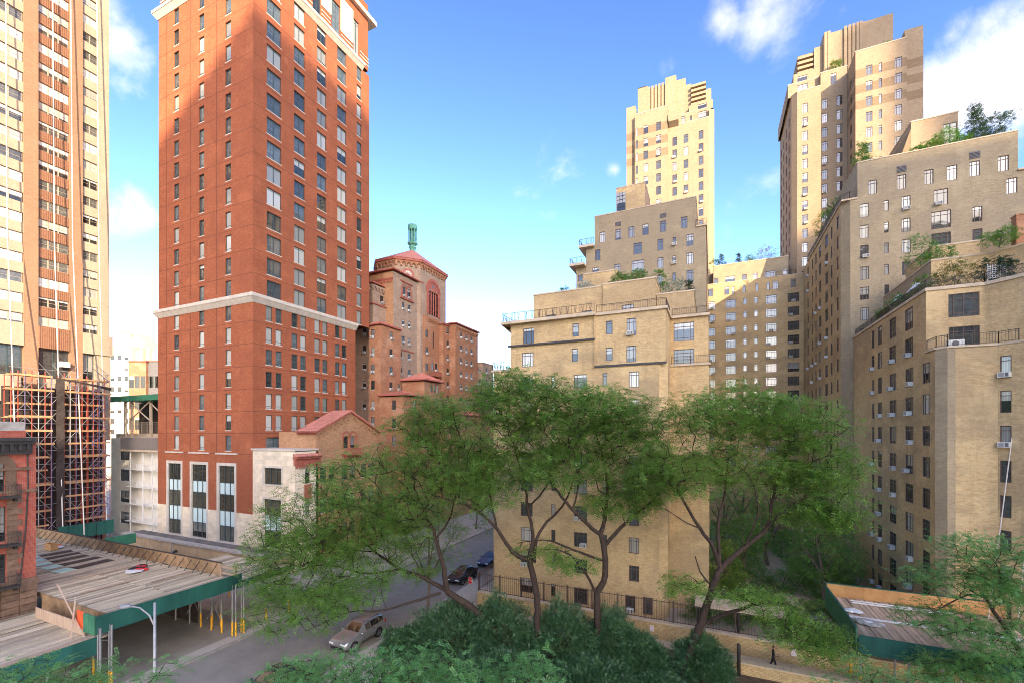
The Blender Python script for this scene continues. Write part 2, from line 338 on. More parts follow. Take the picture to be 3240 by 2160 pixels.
# ------------------------------------------------------------------ windows
MESH = {}
def cached(key, fn):
    if key not in MESH: MESH[key] = fn()
    return MESH[key]
FRAME = {'cas': 'steel_frame', 'slide': 'teal_frame', 'slit': 'teal_frame', 'hung': 'dark_metal', 'alu': 'alu_frame', 'curt': 'teal_frame', 'far': 'grey_panel'}
def frame_mesh(kind, w, h):
    def mk():
        b = MB(); t = .055; d = .07
        def bar(x0, x1, z0, z1, dd=d): b.box(x0, x1, -dd, .02, z0, z1)
        bar(0, w, 0, t); bar(0, w, h-t, h); bar(0, t, t, h-t); bar(w-t, w, t, h-t)
        if kind == 'cas':
            tz = h*.76; bar(t, w-t, tz, tz+.045, .055)
            if w > 1.5: xs = (.17*w, .5*w, .83*w)
            elif w > 1.1: xs = (.26*w, .74*w)
            elif w > .7: xs = (.27*w, .73*w)
            else: xs = ()
            for x in xs: bar(x-.022, x+.022, t, tz, .055)
            for x in xs: bar(x-.018, x+.018, tz+.045, h-t, .05)
            if w > 1.5: bar(t, w-t, .17*h, .17*h+.04, .05)
        elif kind == 'slide':
            bar(w*.5-.05, w*.5+.05, t, h-t, .06); bar(t, w-t, h*.90, h*.90+.04, .05)
        elif kind == 'slit':
            bar(t, w-t, h*.16, h*.16+.05, .05)
        elif kind == 'hung':
            bar(t, w-t, h*.5-.03, h*.5+.03, .05); bar(w*.5-.015, w*.5+.015, t, h-t, .035); bar(t, w-t, h*.75, h*.75+.025, .035)
            if h > 1.8: bar(t, w-t, h*.25, h*.25+.025, .035)
        elif kind == 'alu':
            n = 2 if w < 2.9 else 3
            for k in range(1, n): bar(w*k/n-.07, w*k/n+.07, t, h-t, .06)
            for k in range(n): bar(w*k/n+.08, w*(k+1)/n-.08, h*.48, h*.48+.04, .04)
        elif kind == 'curt':
            for k in (1, 2): bar(w*k/3-.05, w*k/3+.05, t, h-t, .09)
            bar(t, w-t, h*.8, h*.8+.05, .06)
        elif kind == 'far':
            bar(w*.5-.03, w*.5+.03, t, h-t, .04)
        return b.mesh('window_frame', mat=FRAME[kind])
    return cached(('fr', kind, round(w, 2), round(h, 2)), mk)
def pane_mesh(w, h, mat):
    def mk():
        b = MB(); b.quad([(.02, 0, .02), (w-.02, 0, .02), (w-.02, 0, h-.02), (.02, 0, h-.02)]); return b.mesh('pane', mat=mat)
    return cached(('pn', round(w, 2), round(h, 2), mat), mk)
def sill_mesh(w, mat):
    def mk():
        b = MB(); b.box(-.08, w+.08, -.16, .0, -.11, 0); return b.mesh('sill', mat=mat)
    return cached(('sl', round(w, 2), mat), mk)
def ac_mesh():
    def mk():
        b = MB(); b.box(0, .62, -.42, .06, 0, .38, 'ac_case')
        for k in range(6): b.box(.04, .36, -.428, -.42, .05+k*.05, .075+k*.05, 'ac_grille')
        b.box(.40, .58, -.425, -.42, .05, .33, 'ac_grille')
        return b.mesh('air_conditioner')
    return cached('ac', mk)
rng = random.Random(7)
NWIN = [0]
def add_window(root, kind, org, ang, w, h, gl, sill=None, ac=0.0, rec=.12, pane_name='pane'):
    """org = lower-left corner of the opening on the wall face"""
    w = round(w*20)/20 if w > .3 else w; h = round(h*20)/20
    n = Vector((math.sin(ang), -math.cos(ang), 0))
    o = link('window', frame_mesh(kind, w, h), root, Vector(org)-n*rec-root.location, ang)
    link('pane', pane_mesh(w, h, gl), o, (0, -.015, 0)); NWIN[0] += 1
    if sill: link('sill', sill_mesh(w, sill), o, (0, -rec+.155, 0))
    if ac and rng.random() < ac:
        link('air_conditioner', ac_mesh(), o, (max(0.02, (w-.62)*rng.choice((.1, .5, .9))) if w > .7 else w/2-.31, -.02, .03))
    return o

# ------------------------------------------------------------------ walls with real openings
def wall_face(b, P, Q, z0, z1, holes, mat, depth=.16, bands=()):
    """wall from P to Q (outside on the right hand when walking P->Q), holes = (u0,u1,z0,z1); bands = (z0,z1,mat)"""
    P = Vector((P[0], P[1])); Q = Vector((Q[0], Q[1])); L = (Q-P).length; d = (Q-P)/L; n = Vector((d.y, -d.x))
    zs = sorted({z0, z1} | {z for h in holes for z in h[2:4] if z0 < z < z1} | {z for bd in bands for z in bd[:2] if z0 < z < z1})
    def pt(u, z, k=0.): q = P+d*u-n*k; return (q.x, q.y, z)
    for za, zb in zip(zs, zs[1:]):
        zm = (za+zb)/2; m = mat
        for bd in bands:
            if bd[0] <= zm <= bd[1]: m = bd[2]
        cut = sorted((max(0, h[0]), min(L, h[1])) for h in holes if h[2] < zm < h[3])
        u = 0.
        for a, c in cut:
            if a > u+1e-4: b.quad([pt(u, za), pt(a, za), pt(a, zb), pt(u, zb)], m)
            u = max(u, c)
        if u < L-1e-4: b.quad([pt(u, za), pt(L, za), pt(L, zb), pt(u, zb)], m)
    for (a, c, za, zb) in holes:
        b.quad([pt(a, za), pt(a, za, depth), pt(a, zb, depth), pt(a, zb)], mat)
        b.quad([pt(c, za, depth), pt(c, za), pt(c, zb), pt(c, zb, depth)], mat)
        b.quad([pt(a, za), pt(c, za), pt(c, za, depth), pt(a, za, depth)], mat)
        b.quad([pt(a, zb, depth), pt(c, zb, depth), pt(c, zb), pt(a, zb)], mat)
def block(root, poly, z0, z1, mat, wins=(), name='wall', gl='glass', kind='cas', sill=None, ac=0., bands=(), coping=None, cop=(.12, .14), roof='roof_tar', skip=(), rec=.12, parapet=0., edge_mat=None):
    """a block of a building on footprint poly (counter-clockwise). wins: (edge, a0, a1, z0, z1[, kind]); a0,a1 are world x (or y) along the edge"""
    b = MB(); n = len(poly); zr = z1-parapet
    for i in range(n):
        if i in skip: continue
        P, Q = poly[i], poly[(i+1) % n]; P_ = Vector(P); Q_ = Vector(Q); L = (Q_-P_).length; d = (Q_-P_)/L
        ang = math.atan2(d.y, d.x); ax = 0 if abs(d.x) >= abs(d.y) else 1
        holes = []
        for wd in wins:
            if wd[0] != i: continue
            ua, ub = sorted(((wd[1]-P[ax])/d[ax], (wd[2]-P[ax])/d[ax]))
            ww = round((ub-ua)*20)/20; hh = round((wd[4]-wd[3])*20)/20
            if ww < .25 or hh < .25: continue
            holes.append((ua, ua+ww, wd[3], wd[3]+hh))
            q = P_+d*ua
            opt = wd[6] if len(wd) > 6 else {}
            add_window(root, wd[5] if len(wd) > 5 and wd[5] else kind, (q.x, q.y, wd[3]), ang, ww, hh, opt.get('gl', gl), opt.get('sill', sill), opt.get('ac', ac), rec)
        wall_face(b, P, Q, z0, z1, holes, (edge_mat or {}).get(i, mat), rec+.05, bands)
    k = len(b.v)
    b.quad([(p[0], p[1], zr) for p in poly], roof)
    if parapet:
        for i in range(n):
            P, Q = poly[i], poly[(i+1) % n]; d = (Vector(Q)-Vector(P)).normalized(); nn = Vector((d.y, -d.x))*.25
            b.quad([(Q[0]-nn.x, Q[1]-nn.y, zr), (P[0]-nn.x, P[1]-nn.y, zr), (P[0]-nn.x, P[1]-nn.y, z1), (Q[0]-nn.x, Q[1]-nn.y, z1)], mat)
            b.quad([P+(z1,), Q+(z1,), (Q[0]-nn.x, Q[1]-nn.y, z1), (P[0]-nn.x, P[1]-nn.y, z1)], mat)
    o = b.build(name, mat, root); off(root, o)
    if coping:
        c = MB(); pr, hh = cop
        q = offset_poly(poly, pr)
        c.prism(q, z1-.02, z1+hh)
        off(root, c.build('coping', coping, root))
    return o
def offset_poly(poly, k):
    out = []; n = len(poly)
    for i in range(n):
        a, p, c = Vector(poly[i-1]), Vector(poly[i]), Vector(poly[(i+1) % n])
        d1 = (p-a).normalized(); d2 = (c-p).normalized(); n1 = Vector((d1.y, -d1.x)); n2 = Vector((d2.y, -d2.x))
        m = (n1+n2); m = m/max(.3, m.dot(n1)) if m.length > 1e-6 else n1
        out.append((p.x+m.x*k, p.y+m.y*k))
    return out
def rect(x0, x1, y0, y1): return [(x0, y0), (x1, y0), (x1, y1), (x0, y1)]
def railing(root, pts, z, h=.9, style='bars', mat='rail_metal', step=.16, name='railing'):
    """terrace railing along pts"""
    b = MB()
    for (p, q) in zip(pts, pts[1:]):
        P = Vector((p[0], p[1], z)); Q = Vector((q[0], q[1], z)); L = (Q-P).length; d = (Q-P)/L; up = Vector((0, 0, h))
        b.tube([P+up, Q+up], .028, 4); b.tube([P+Vector((0, 0, .1)), Q+Vector((0, 0, .1))], .018, 4)
        if style == 'bars': b.tube([P+up*.85, Q+up*.85], .014, 4)
        n = max(1, round(L/1.5))
        for k in range(n+1): b.tube([P+d*L*k/n, P+d*L*k/n+up*1.04], .03, 4)
        if style == 'bars':
            m = int(L/step)
            for k in range(1, m): b.tube([P+d*L*k/m+Vector((0, 0, .1)), P+d*L*k/m+up], .011, 4)
        elif style == 'vee':
            m = max(1, round(L/.75))
            for k in range(m):
                c = P+d*L*(k+.5)/m; e = d*.16
                for q_ in (-1, -.45, .45, 1): b.tube([c+e*q_+up, c+Vector((0, 0, .15))+e*.15*q_], .014, 4)
                if k % 2 == 0: b.tube([P+d*L*k/m, P+d*L*k/m+up], .016, 4)
        elif style == 'lattice':
            m = max(1, round(L/.2))
            for k in range(m+1):
                a = P+d*L*k/m; e = d*min(.35, L-L*k/m)
                b.tube([a+Vector((0, 0, .12)), a+e+up*.9], .011, 3); b.tube([a+up*.9, a+e+Vector((0, 0, .12))], .011, 3)
            b.tube([P+up*.62, Q+up*.62], .016, 4)
    return off(root, b.build(name, mat, root))
# ------------------------------------------------------------------ ground, street, pavements
b = MB(); b.box(-1500, 1500, -1200, 1800, -1.5, -.004); structure('ground', b, 'sidewalk')
b = MB(); b.box(-35.9, -25.3, -60, 400, -.2, .004); structure('road', b, 'asphalt')
KERB = .13
b = MB()
for (x0, x1, y0, y1) in ((-47.5, -36.05, -60, 12.8), (-47.5, -36.05, 12.84, 26), (-47.5, -36.05, 26.04, 60), (-47.5, -36.05, 60.04, 300)): b.box(x0, x1, y0, y1, -.1, KERB)
structure('pavement_far', b, 'sidewalk')
b = MB(); b.box(-25.15, -21.2, -60, 300, -.1, KERB); structure('pavement_near', b, 'sidewalk')
for nm, x in (('kerb_far', -36.05), ('kerb_near', -25.3)):
    b = MB()
    for k in range(60):
        y = -50+k*3.0; b.box(x, x+.15, y, y+2.97, -.1, KERB+.012)
    structure(nm, b, 'kerb_stone')
b = MB(); b.box(-80, -37.2, 16, 27, KERB, KERB+.004); structure('driveway', b, 'asphalt')
b = MB(); b.box(-21.2, 24, 8, 36.0, -.1, .02); structure('garden_bed', b, 'soil')
b = MB(); b.box(-21.2, 40, 36.0, 38.8, -.1, .06); structure('alley', b, 'paving')
b = MB(); b.box(-3.0, 15.6, 43, 92, -.1, .08); structure('courtyard', b, 'paving')
b = MB(); b.box(-21.2, -3.0, 38.8, 43, -.1, .06); b.box(-3.0, 40, 38.8, 43, -.1, .06); structure('areaway', b, 'paving')

# ------------------------------------------------------------------ unseen blocks added behind the viewpoint, sized and placed to cast the shade
def add_shade_block(x0, x1, y0, y1, h, label, mat):
    t = thing('shade_block', label, 'building', ((x0+x1)/2, (y0+y1)/2, 0), 'unseen shade blocks behind the viewpoint')
    wins = []
    nx = int((x1-x0)/12); nz = int(h/14)
    for i in range(nx):
        for k in range(nz):
            a = x0+3+i*(x1-x0-6)/max(1, nx); wins.append((2, a, a+5, 3+k*14, 10+k*14, 'far'))
    block(t, rect(x0, x1, y0, y1), 0, h, mat, wins, gl='glass', coping='coping')
add_shade_block(251.2, 332.2, -380, -320, 250.0, 'unseen tan block added behind the viewpoint to shade red tower and left wing', 'tower_brick')
add_shade_block(332.25, 353.0, -380, -320, 231.5, 'lower unseen block added between two taller shade blocks behind the viewpoint', 'red_brick')
add_shade_block(353.1, 367.9, -329, -320, 249.2, 'narrow unseen slab added behind the viewpoint beside the tallest shade slab', 'pale_brick')
add_shade_block(368, 440, -329, -320, 290.0, 'tallest unseen slab added behind the viewpoint to shade the right tower', 'pale_brick')
add_shade_block(120, 251.15, -365, -320, 180.0, 'low unseen block added behind the viewpoint to shade street and deck', 'tan_wall')

# ------------------------------------------------------------------ red brick tower
red = thing('apartment_tower', 'tall red brick tower with pale stone band and limestone base', 'building', (-65, 48, 0))
SL = [14.82, 17.6, 20.5, 23.45, 26.45, 29.4, 32.35, 35.62, 38.65, 41.8, 44.95, 48.2, 51.4, 54.55, 57.75, 61.0, 64.35, 67.6, 70.8, 74.0, 77.1]
wl = []
for k, s in enumerate(SL):
    hh = 2.05 if k < 7 else 2.2
    for (a, c) in ((-72.16, -70.96), (-66.24, -65.04), (-60.43, -59.23)): wl.append((0, a, c, s, s+hh, 'slit'))
lowR = []
for k, s in enumerate(SL[:7]):
    hh = 2.05 if k else 1.7
    if k == 0: lowR.append((1, 40.74, 43.19, s+.1, s+.1+hh, 'slide'))
    else: lowR += [(1, 40.74, 41.69, s, s+hh, 'slit'), (1, 42.22, 43.17, s, s+hh, 'slit')]
    for (a, c) in ((44.75, 45.75), (46.23, 47.21), (48.77, 49.76), (50.28, 51.23), (52.81, 53.73), (54.24, 55.19)): lowR.append((1, a, c, s, s+hh, 'slit'))
upR = []
for s in SL[7:]:
    for (a, c) in ((40.88, 43.09), (45.18, 47.02), (49.25, 51.02), (53.25, 55.15)): upR.append((1, a, c, s, s+2.25, 'slide'))
    upR.append((1, 57.5, 58.6, s, s+2.25, 'slit'))
# the brick block starts above the three storey stone base
openL = [(0, -73.6, -70.45, 2.45, 12.75), (0, -67.9, -64.5, 2.45, 12.75), (0, -61.85, -58.5, 2.45, 12.75)]
block(red, [(-76.2, 38.88), (-54.83, 38.88), (-54.83, 57.2), (-76.2, 57.2)], 13.9, 34.6, 'red_brick', [x for x in wl if x[3] < 34] + lowR, gl='glass_tower', kind='slit', sill='trim_stone', rec=.2)
block(red, [(-76.0, 38.88), (-54.83, 38.88), (-54.83, 60.48), (-76.0, 60.48)], 35.5, 79.6, 'red_brick', [x for x in wl if x[3] > 35] + upR, gl='glass_tower', kind='slide', sill='trim_stone', rec=.2)
# base wall with the tall glazed bays
b = MB()
P0, P1 = (-76.2, 38.88), (-54.83, 38.88)
wall_face(b, P0, P1, 6.55, 13.9, [(x[1]+76.2-.38, x[2]+76.2+.38, 2.1, 13.15) for x in openL], 'red_brick', .3)
wall_face(b, (-54.83, 38.88), (-54.83, 57.2), 0, 13.9, [], 'red_brick')
wall_face(b, P0, P1, 0, 6.55, [(x[1]+76.2-.38, x[2]+76.2+.38, 2.1, 13.15) for x in openL], 'limestone', .3)
wall_face(b, (-76.2, 57.2), (-76.2, 38.88), 0, 13.9, [], 'red_brick')
off(red, b.build('base_wall', None, red))
def stone_blocks(root, P, Q, z0, z1, holes, bw=1.0, bh=.58, proud=.03, seed=1, name='stone_block', mat='limestone'):
    """ashlar laid in courses round the openings, every block its own piece"""
    P = Vector(P); Q = Vector(Q); L = (Q-P).length; d = (Q-P)/L; ang = math.atan2(d.y, d.x); n = Vector((d.y, -d.x)); r = random.Random(seed)
    nz = max(1, round((z1-z0)/bh)); hh = (z1-z0)/nz
    for k in range(nz):
        za = z0+k*hh; zb = za+hh; free = [(0., L)]
        for (a, c, h0, h1) in holes:
            if h0 < zb-.05 and h1 > za+.05:
                nf = []
                for (s, e) in free:
                    if a > s+.02: nf.append((s, min(a, e)))
                    if c < e-.02: nf.append((max(c, s), e))
                free = [x for x in nf if x[1] > x[0]+.02] if nf else []
        for (s, e) in free:
            m = max(1, round((e-s)/bw)); off_ = (k % 2)*.5 if m > 1 else 0
            cuts = [s]+[s+(j+off_)*(e-s)/m for j in range(1 if not off_ else 0, m)]+[e]
            cuts = sorted(set(round(x, 3) for x in cuts if s <= x <= e))
            for a, c in zip(cuts, cuts[1:]):
                if c-a < .12: continue
                w_ = round(c-a, 2); key = ('blk', w_, round(hh, 3), mat)
                def mk():
                    q = MB(); g = .012; f = .012
                    q.box(g, w_-g, -proud, .05, g, hh-g); return q.mesh(name, mat=mat)
                pos = P+d*a
                link(name, cached(key, mk), root, Vector((pos.x, pos.y, za))-root.location+Vector((n.x, n.y, 0))*r.uniform(0, .006), ang)
stone_blocks(red, P0, P1, 2.1, 6.55, [(x[1]+76.2-.40, x[2]+76.2+.40, 0, 20) for x in openL])
def glazed_bay(root, a, c, y, rows, surround=True):
    """tall bay: glass lights and pale spandrel panels in a teal frame"""
    w_ = c-a
    for (z0, z1, kind) in rows:
        if kind == 'g': add_window(root, 'curt', (a, y, z0), 0, w_, z1-z0, 'glass_base', None, 0, .22)
        else:
            for k in range(3):
                def mk():
                    q = MB(); q.box(.05, w_/3-.05, 0, .05, .04, z1-z0-.04); return q.mesh('spandrel_panel', mat='pale_panel')
                link('spandrel_panel', cached(('sp', round(w_, 2), round(z1-z0, 2)), mk), root, Vector((a+k*w_/3, y+.2, z0))-root.location)
            q = MB()
            for k in range(4): q.box(a+k*w_/3-.05, a+k*w_/3+.05, y+.13, y+.27, z0, z1)
            off(root, q.build('mullion', 'teal_frame', root))
    q = MB(); zb, zt = rows[-1][0], rows[0][1]
    q.box(a-.1, c+.1, y+.26, y+.3, zb, zt); off(root, q.build('backing', 'grey_panel', root))
    if surround:
        q = MB(); q.box(a-.38, a-.003, y-.05, y+.29, zb-.1, zt+.4); q.box(c+.003, c+.38, y-.05, y+.29, zb-.1, zt+.4); q.box(a-.003, c+.003, y-.05, y+.29, zt+.002, zt+.4)
        q.box(a-.45, c+.45, y-.14, y+.2, zb-.32, zb-.003)
        off(root, q.build('surround', 'trim_stone', root))
for x in openL: glazed_bay(red, x[1], x[2], 38.88, [(10.4, 12.75, 'g'), (8.8, 10.4, 'p'), (6.55, 8.8, 'g'), (4.5, 6.55, 'p'), (2.45, 4.5, 'g')])
# lintel ledges over the bays and dark control joints in the brick
b = MB()
for x in openL: b.box(x[1]-.6, x[2]+.6, 38.75, 38.879, 14.3, 14.5)
off(red, b.build('ledge', 'trim_stone', red))
JM = cached('jv', lambda: (lambda q: (q.box(-.075, .075, -.006, .01, 0, 1), q.mesh('control_joint', mat='joint_dark'))[1])(MB()))
JH = cached('jh', lambda: (lambda q: (q.box(0, 1, -.005, .01, -.035, .035), q.mesh('control_joint', mat='joint_dark'))[1])(MB()))
for x in (-74.04, -68.23, -62.27):
    for (za, zb) in ((14.5, 34.6), (36.3, 79.5)): link('control_joint', JM, red, Vector((x, 38.88, za))-red.location, 0, (1, 1, zb-za))
for k, s in enumerate(SL):
    if k == 7: continue
    zj = s-.42
    link('control_joint', JH, red, Vector((-76, 38.88, zj))-red.location, 0, (21.1, 1, 1))
    link('control_joint', JH, red, Vector((-54.83, 38.9, zj))-red.location, R(90), (18.2 if k < 7 else 21.5, 1, 1))
# stone band and the upper cornice
for (z0, z1, pr, ym) in ((34.6, 35.5, .5, 57.4), (79.6, 80.5, .6, 58.9)):
    b = MB(); x0 = -76.2
    b.prism([(x0-pr, 38.88-pr), (-54.83+pr, 38.88-pr), (-54.83+pr, ym), (x0-pr, ym)], z0+.45, z1)
    q0 = [(x0-.05, 38.83), (-54.78, 38.83), (-54.78, ym-.1), (x0-.05, ym-.1)]; q1 = [(x0-pr+.05, 38.93-pr), (-54.88+pr, 38.93-pr), (-54.88+pr, ym-.05), (x0-pr+.05, ym-.05)]
    k = len(b.v); b.v += [p+(z0-.25,) for p in q0]+[p+(z0+.449,) for p in q1]
    for a in range(4): c = (a+1) % 4; b.f.append((k+a, k+c, k+4+c, k+4+a)); b.m.append(b.mi(None))
    off(red, b.build('stone_band', 'trim_stone', red))
# crown storeys above the cornice
top = []
for (a, c, z0, z1) in ((48.6, 50.1, 81.2, 87), (52.2, 54.0, 80.8, 86.2), (56.9, 58.2, 80.8, 87.0)): top.append((1, a, c, z0, z1, 'slide'))
for (a, c) in ((-72.2, -71), (-66.2, -65), (-60.4, -59.2)): top.append((0, a, c, 81.4, 84, 'slit'))
block(red, [(-75.9, 39.1), (-55.0, 39.1), (-55.0, 60.4), (-75.9, 60.4)], 80.5, 92, 'red_brick', top, gl='glass_tower', rec=.2, roof='roof_tar')
b = MB()
for (a, c, z0, z1) in ((50.15, 52.1, 83.2, 88), (54.1, 56.8, 82.6, 88), (46.4, 48.5, 83.2, 88)): b.box(-55.0, -54.9, a, c, z0, z1)
for (a, c) in ((50.2, 52.0), (54.2, 56.7), (58.4, 60.4), (46.4, 48.5)):
    for z in (81.2, 81.8, 82.4): b.box(-55.0, -54.9, a, c, z, z+.14)
for z in (81.2, 81.9, 82.6, 83.3): b.box(-75.9, -73.6, 38.98, 39.1, z, z+.16)
b.prism([(-76.4, 38.6), (-54.4, 38.6), (-54.4, 62.0), (-76.4, 62.0)], 89.4, 90.1)
off(red, b.build('stone_trim', 'limestone', red))
# limestone street wing
WX0, WX1 = -54.8, -47.0
wing_open = [(-52.65, -49.4, 10.67, 12.78), (-52.7, -49.45, 2.54, 8.77)]
b = MB(); wall_face(b, (WX0, 38.875), (WX1, 38.875), 0, 15.0, [(x[0]-WX0-.0, x[1]-WX0+.0, x[2], x[3]) for x in wing_open], 'limestone', .3)
wall_face(b, (WX1, 38.875), (WX1, 42.4), 0, 14.9, [(1.45, 2.25, 10.8, 12.75), (1.45, 2.2, 6.85, 8.78)], 'limestone', .3)
b.quad([(WX0, 38.88, 15.0), (WX1, 38.88, 15.0), (WX1, 42.4, 15.0), (WX0, 42.4, 15.0)], 'roof_tar')
off(red, b.build('wing_wall', None, red))
stone_blocks(red, (WX0, 38.875), (WX1, 38.875), 2.1, 14.95, [(x[0]-WX0-.3, x[1]-WX0+.3, x[2]-.25, x[3]+.3) for x in wing_open], seed=3)
b = MB(); b.box(WX0-.2, WX1+.1, 38.7, 42.4, 15.0, 15.22); off(red, b.build('coping', 'trim_stone', red))
add_window(red, 'curt', (-52.65, 38.875, 10.67), 0, 3.25, 2.1, 'glass_base', None, 0, .22)
glazed_bay(red, -52.7, -49.45, 38.875, [(6.68, 8.77, 'g'), (4.65, 6.68, 'p'), (2.54, 4.65, 'g')], False)
b = MB()
for (a, c, z0, z1) in wing_open:
    b.box(a-.28, a-.003, 38.80, 39.1, z0-.2, z1+.28); b.box(c+.003, c+.28, 38.80, 39.1, z0-.2, z1+.28); b.box(a-.003, c+.003, 38.80, 39.1, z1+.003, z1+.28); b.box(a-.003, c+.003, 38.74, 39.1, z0-.2, z0-.003)
off(red, b.build('surround', 'trim_stone', red))
add_window(red, 'hung', (-47, 40.325, 10.8), R(90), .8, 1.95, 'glass_old', None, 0, .2); add_window(red, 'hung', (-47, 40.325, 6.85), R(90), .75, 1.95, 'glass_old', None, 0, .2)
b = MB(); b.box(-47.05, -46.9, 40.2, 41.25, 8.85, 10.7); off(red, b.build('carved_panel', 'terracotta', red))
b = MB(); b.box(-47.1, -46.72, 38.7, 42.5, 13.2, 14.0, 'terracotta'); b.box(-47.1, -46.5, 38.6, 42.5, 14.0, 14.35, 'terracotta')
for k in range(7): b.box(-46.72, -46.62, 38.75+k*.54, 39.0+k*.54, 12.85, 13.6, 'terracotta')
off(red, b.build('cornice', 'terracotta', red))
for k in range(12):
    link('roof_tile', cached('rt', lambda: (lambda q: (q.tube([(0, 0, .12), (.75, 0, -.1)], .15, 8, caps=True), q.mesh('roof_tile', True, 'roof_tile'))[1])(MB())), red, Vector((-47.1, 38.75+k*.325, 14.42))-red.location)
# tan retaining wall with ledge in front of the tower
tw = thing('retaining_wall', 'stained tan brick wall with ledge below the stone base of the red tower', 'wall', (-63, 36.3, 0))
b = MB(); b.box(-80, -47.2, 36.2, 38.6, 0, 2.2); off(tw, b.build('wall', 'tan_wall', tw))
b = MB()
for k in range(20): b.box(-80+k*1.64, -80+k*1.64+1.62, 36.0, 36.9, 2.2, 2.42)
off(tw, b.build('coping', 'grey_stone', tw))
b = MB(); b.box(-80, -47.2, 36.9, 38.78, 2.2, 2.26); off(tw, b.build('ledge', 'roof_tar', tw))
for x in (-66.5, -56.5):
    b = MB(); b.box(x-.12, x+.12, 35.9, 36.2, 1.0, 1.3); b.tube([(x, 35.9, 1.15), (x, 35.72, .95)], [.16, .2], 8, caps=True); off(tw, b.build('wall_lamp', 'dark_metal', tw))

# ------------------------------------------------------------------ gabled street building
gab = thing('gabled_building', 'small brick building with red tile gable, paired arch window and balcony', 'building', (-50, 48, 0))
GY0, GY1, GPK, GEZ, GPZ = 42.04, 53.9, 48.0, 17.35, 20.2
holes = []
b = MB(); gw = []
for z0 in (10.72, 6.7, 2.7):
    for (a, c) in ((42.66, 43.76), (44.17, 45.27), (46.43, 47.53), (47.94, 49.04), (50.2, 51.3), (51.74, 52.84)): gw.append((a-GY0, c-GY0, z0, z0+1.95))
arch = [(46.7-GY0, 47.75-GY0, 15.1, 16.75), (48.0-GY0, 49.05-GY0, 15.1, 16.75)]
wall_face(b, (-47, GY0), (-47, GY1), 0, GEZ, [(x[0], x[0]+1.1, x[2], x[3]) for x in gw]+[(a, c, z0, z1) for a, c, z0, z1 in arch], 'gable_brick', .3)
b.quad([(-47, GY0, GEZ), (-47, GY1, GEZ), (-47, GPK, GPZ)], 'gable_brick')
wall_face(b, (-54, GY0), (-47, GY0), 0, GEZ, [], 'gable_brick'); wall_face(b, (-47, GY1), (-54, GY1), 0, GEZ, [], 'gable_brick')
b.quad([(-50.3, GY1, GEZ), (-50.3, GY0, GEZ), (-50.3, GPK, GPZ)], 'gable_brick')
b.quad([(-54, GY0, 15.2), (-50.3, GY0, 15.2), (-50.3, GY1, 15.2), (-54, GY1, 15.2)], 'roof_tar')
off(gab, b.build('wall', None, gab))
for (u, u1, z0, z1) in gw: add_window(gab, 'hung', (-47, GY0+u, z0), R(90), 1.1, 1.95, 'glass_old', 'grey_stone', 0, .2)
for (u, u1, z0, z1) in arch:
    q = MB(); q.box(-47.28, -47.24, GY0+u, GY0+u1, z0, z1); off(gab, q.build('pane', 'glass_old', gab))
# round arch heads, columns and balcony
b = MB()
for c in (47.22, 48.53):
    for k in range(9):
        t0 = math.pi*k/9; t1 = math.pi*(k+1)/9
        pts = [(c+math.cos(t)*r_, 16.75+math.sin(t)*r_) for t, r_ in ((t0, .53), (t0, .75), (t1, .75), (t1, .53))]
        b.quad([(-46.92, y, z) for y, z in pts]); b.quad([(-46.92, pts[1][0], pts[1][1]), (-47.0, pts[1][0], pts[1][1]), (-47.0, pts[2][0], pts[2][1]), (-46.92, pts[2][0], pts[2][1])])
for c in (46.6, 47.87, 49.15): b.tube([(-46.95, c, 15.1), (-46.95, c, 16.75)], .09, 8); b.box(-47.0, -46.8, c-.16, c+.16, 16.6, 16.78)
off(gab, b.build('arch_surround', 'terracotta', gab))
b = MB(); b.box(-47, -46.2, 46.4, 49.9, 14.1, 14.28); b.box(-46.3, -46.2, 46.4, 49.9, 14.95, 15.08)
for k in range(14): b.tube([(-46.26, 46.5+k*.254, 14.28), (-46.26, 46.5+k*.254, 14.95)], .055, 5)
for c in (46.9, 49.3): b.box(-47, -46.4, c-.12, c+.12, 13.7, 14.1)
off(gab, b.build('balcony', 'terracotta', gab))
b = MB()                                    # corbel arcade under the raking eaves
for s in (-1, 1):
    yo = GY0 if s < 0 else GY1
    for k in range(9):
        f = (k+.5)/9.5; y = yo+(GPK-yo)*f; z = GEZ+(GPZ-GEZ)*f-.75
        for j in range(6):
            t0 = math.pi*j/6; t1 = math.pi*(j+1)/6
            b.quad([(-46.9, y+math.cos(t0)*.2, z+math.sin(t0)*.2), (-46.9, y+math.cos(t0)*.31, z+math.sin(t0)*.31), (-46.9, y+math.cos(t1)*.31, z+math.sin(t1)*.31), (-46.9, y+math.cos(t1)*.2, z+math.sin(t1)*.2)])
            b.quad([(-46.9, y+math.cos(t0)*.31, z+math.sin(t0)*.31), (-47, y+math.cos(t0)*.31, z+math.sin(t0)*.31), (-47, y+math.cos(t1)*.31, z+math.sin(t1)*.31), (-46.9, y+math.cos(t1)*.31, z+math.sin(t1)*.31)])
        b.box(-47, -46.88, y+.2, y+.34, z-.25, z)
off(gab, b.build('corbel_arcade', 'gable_brick', gab))
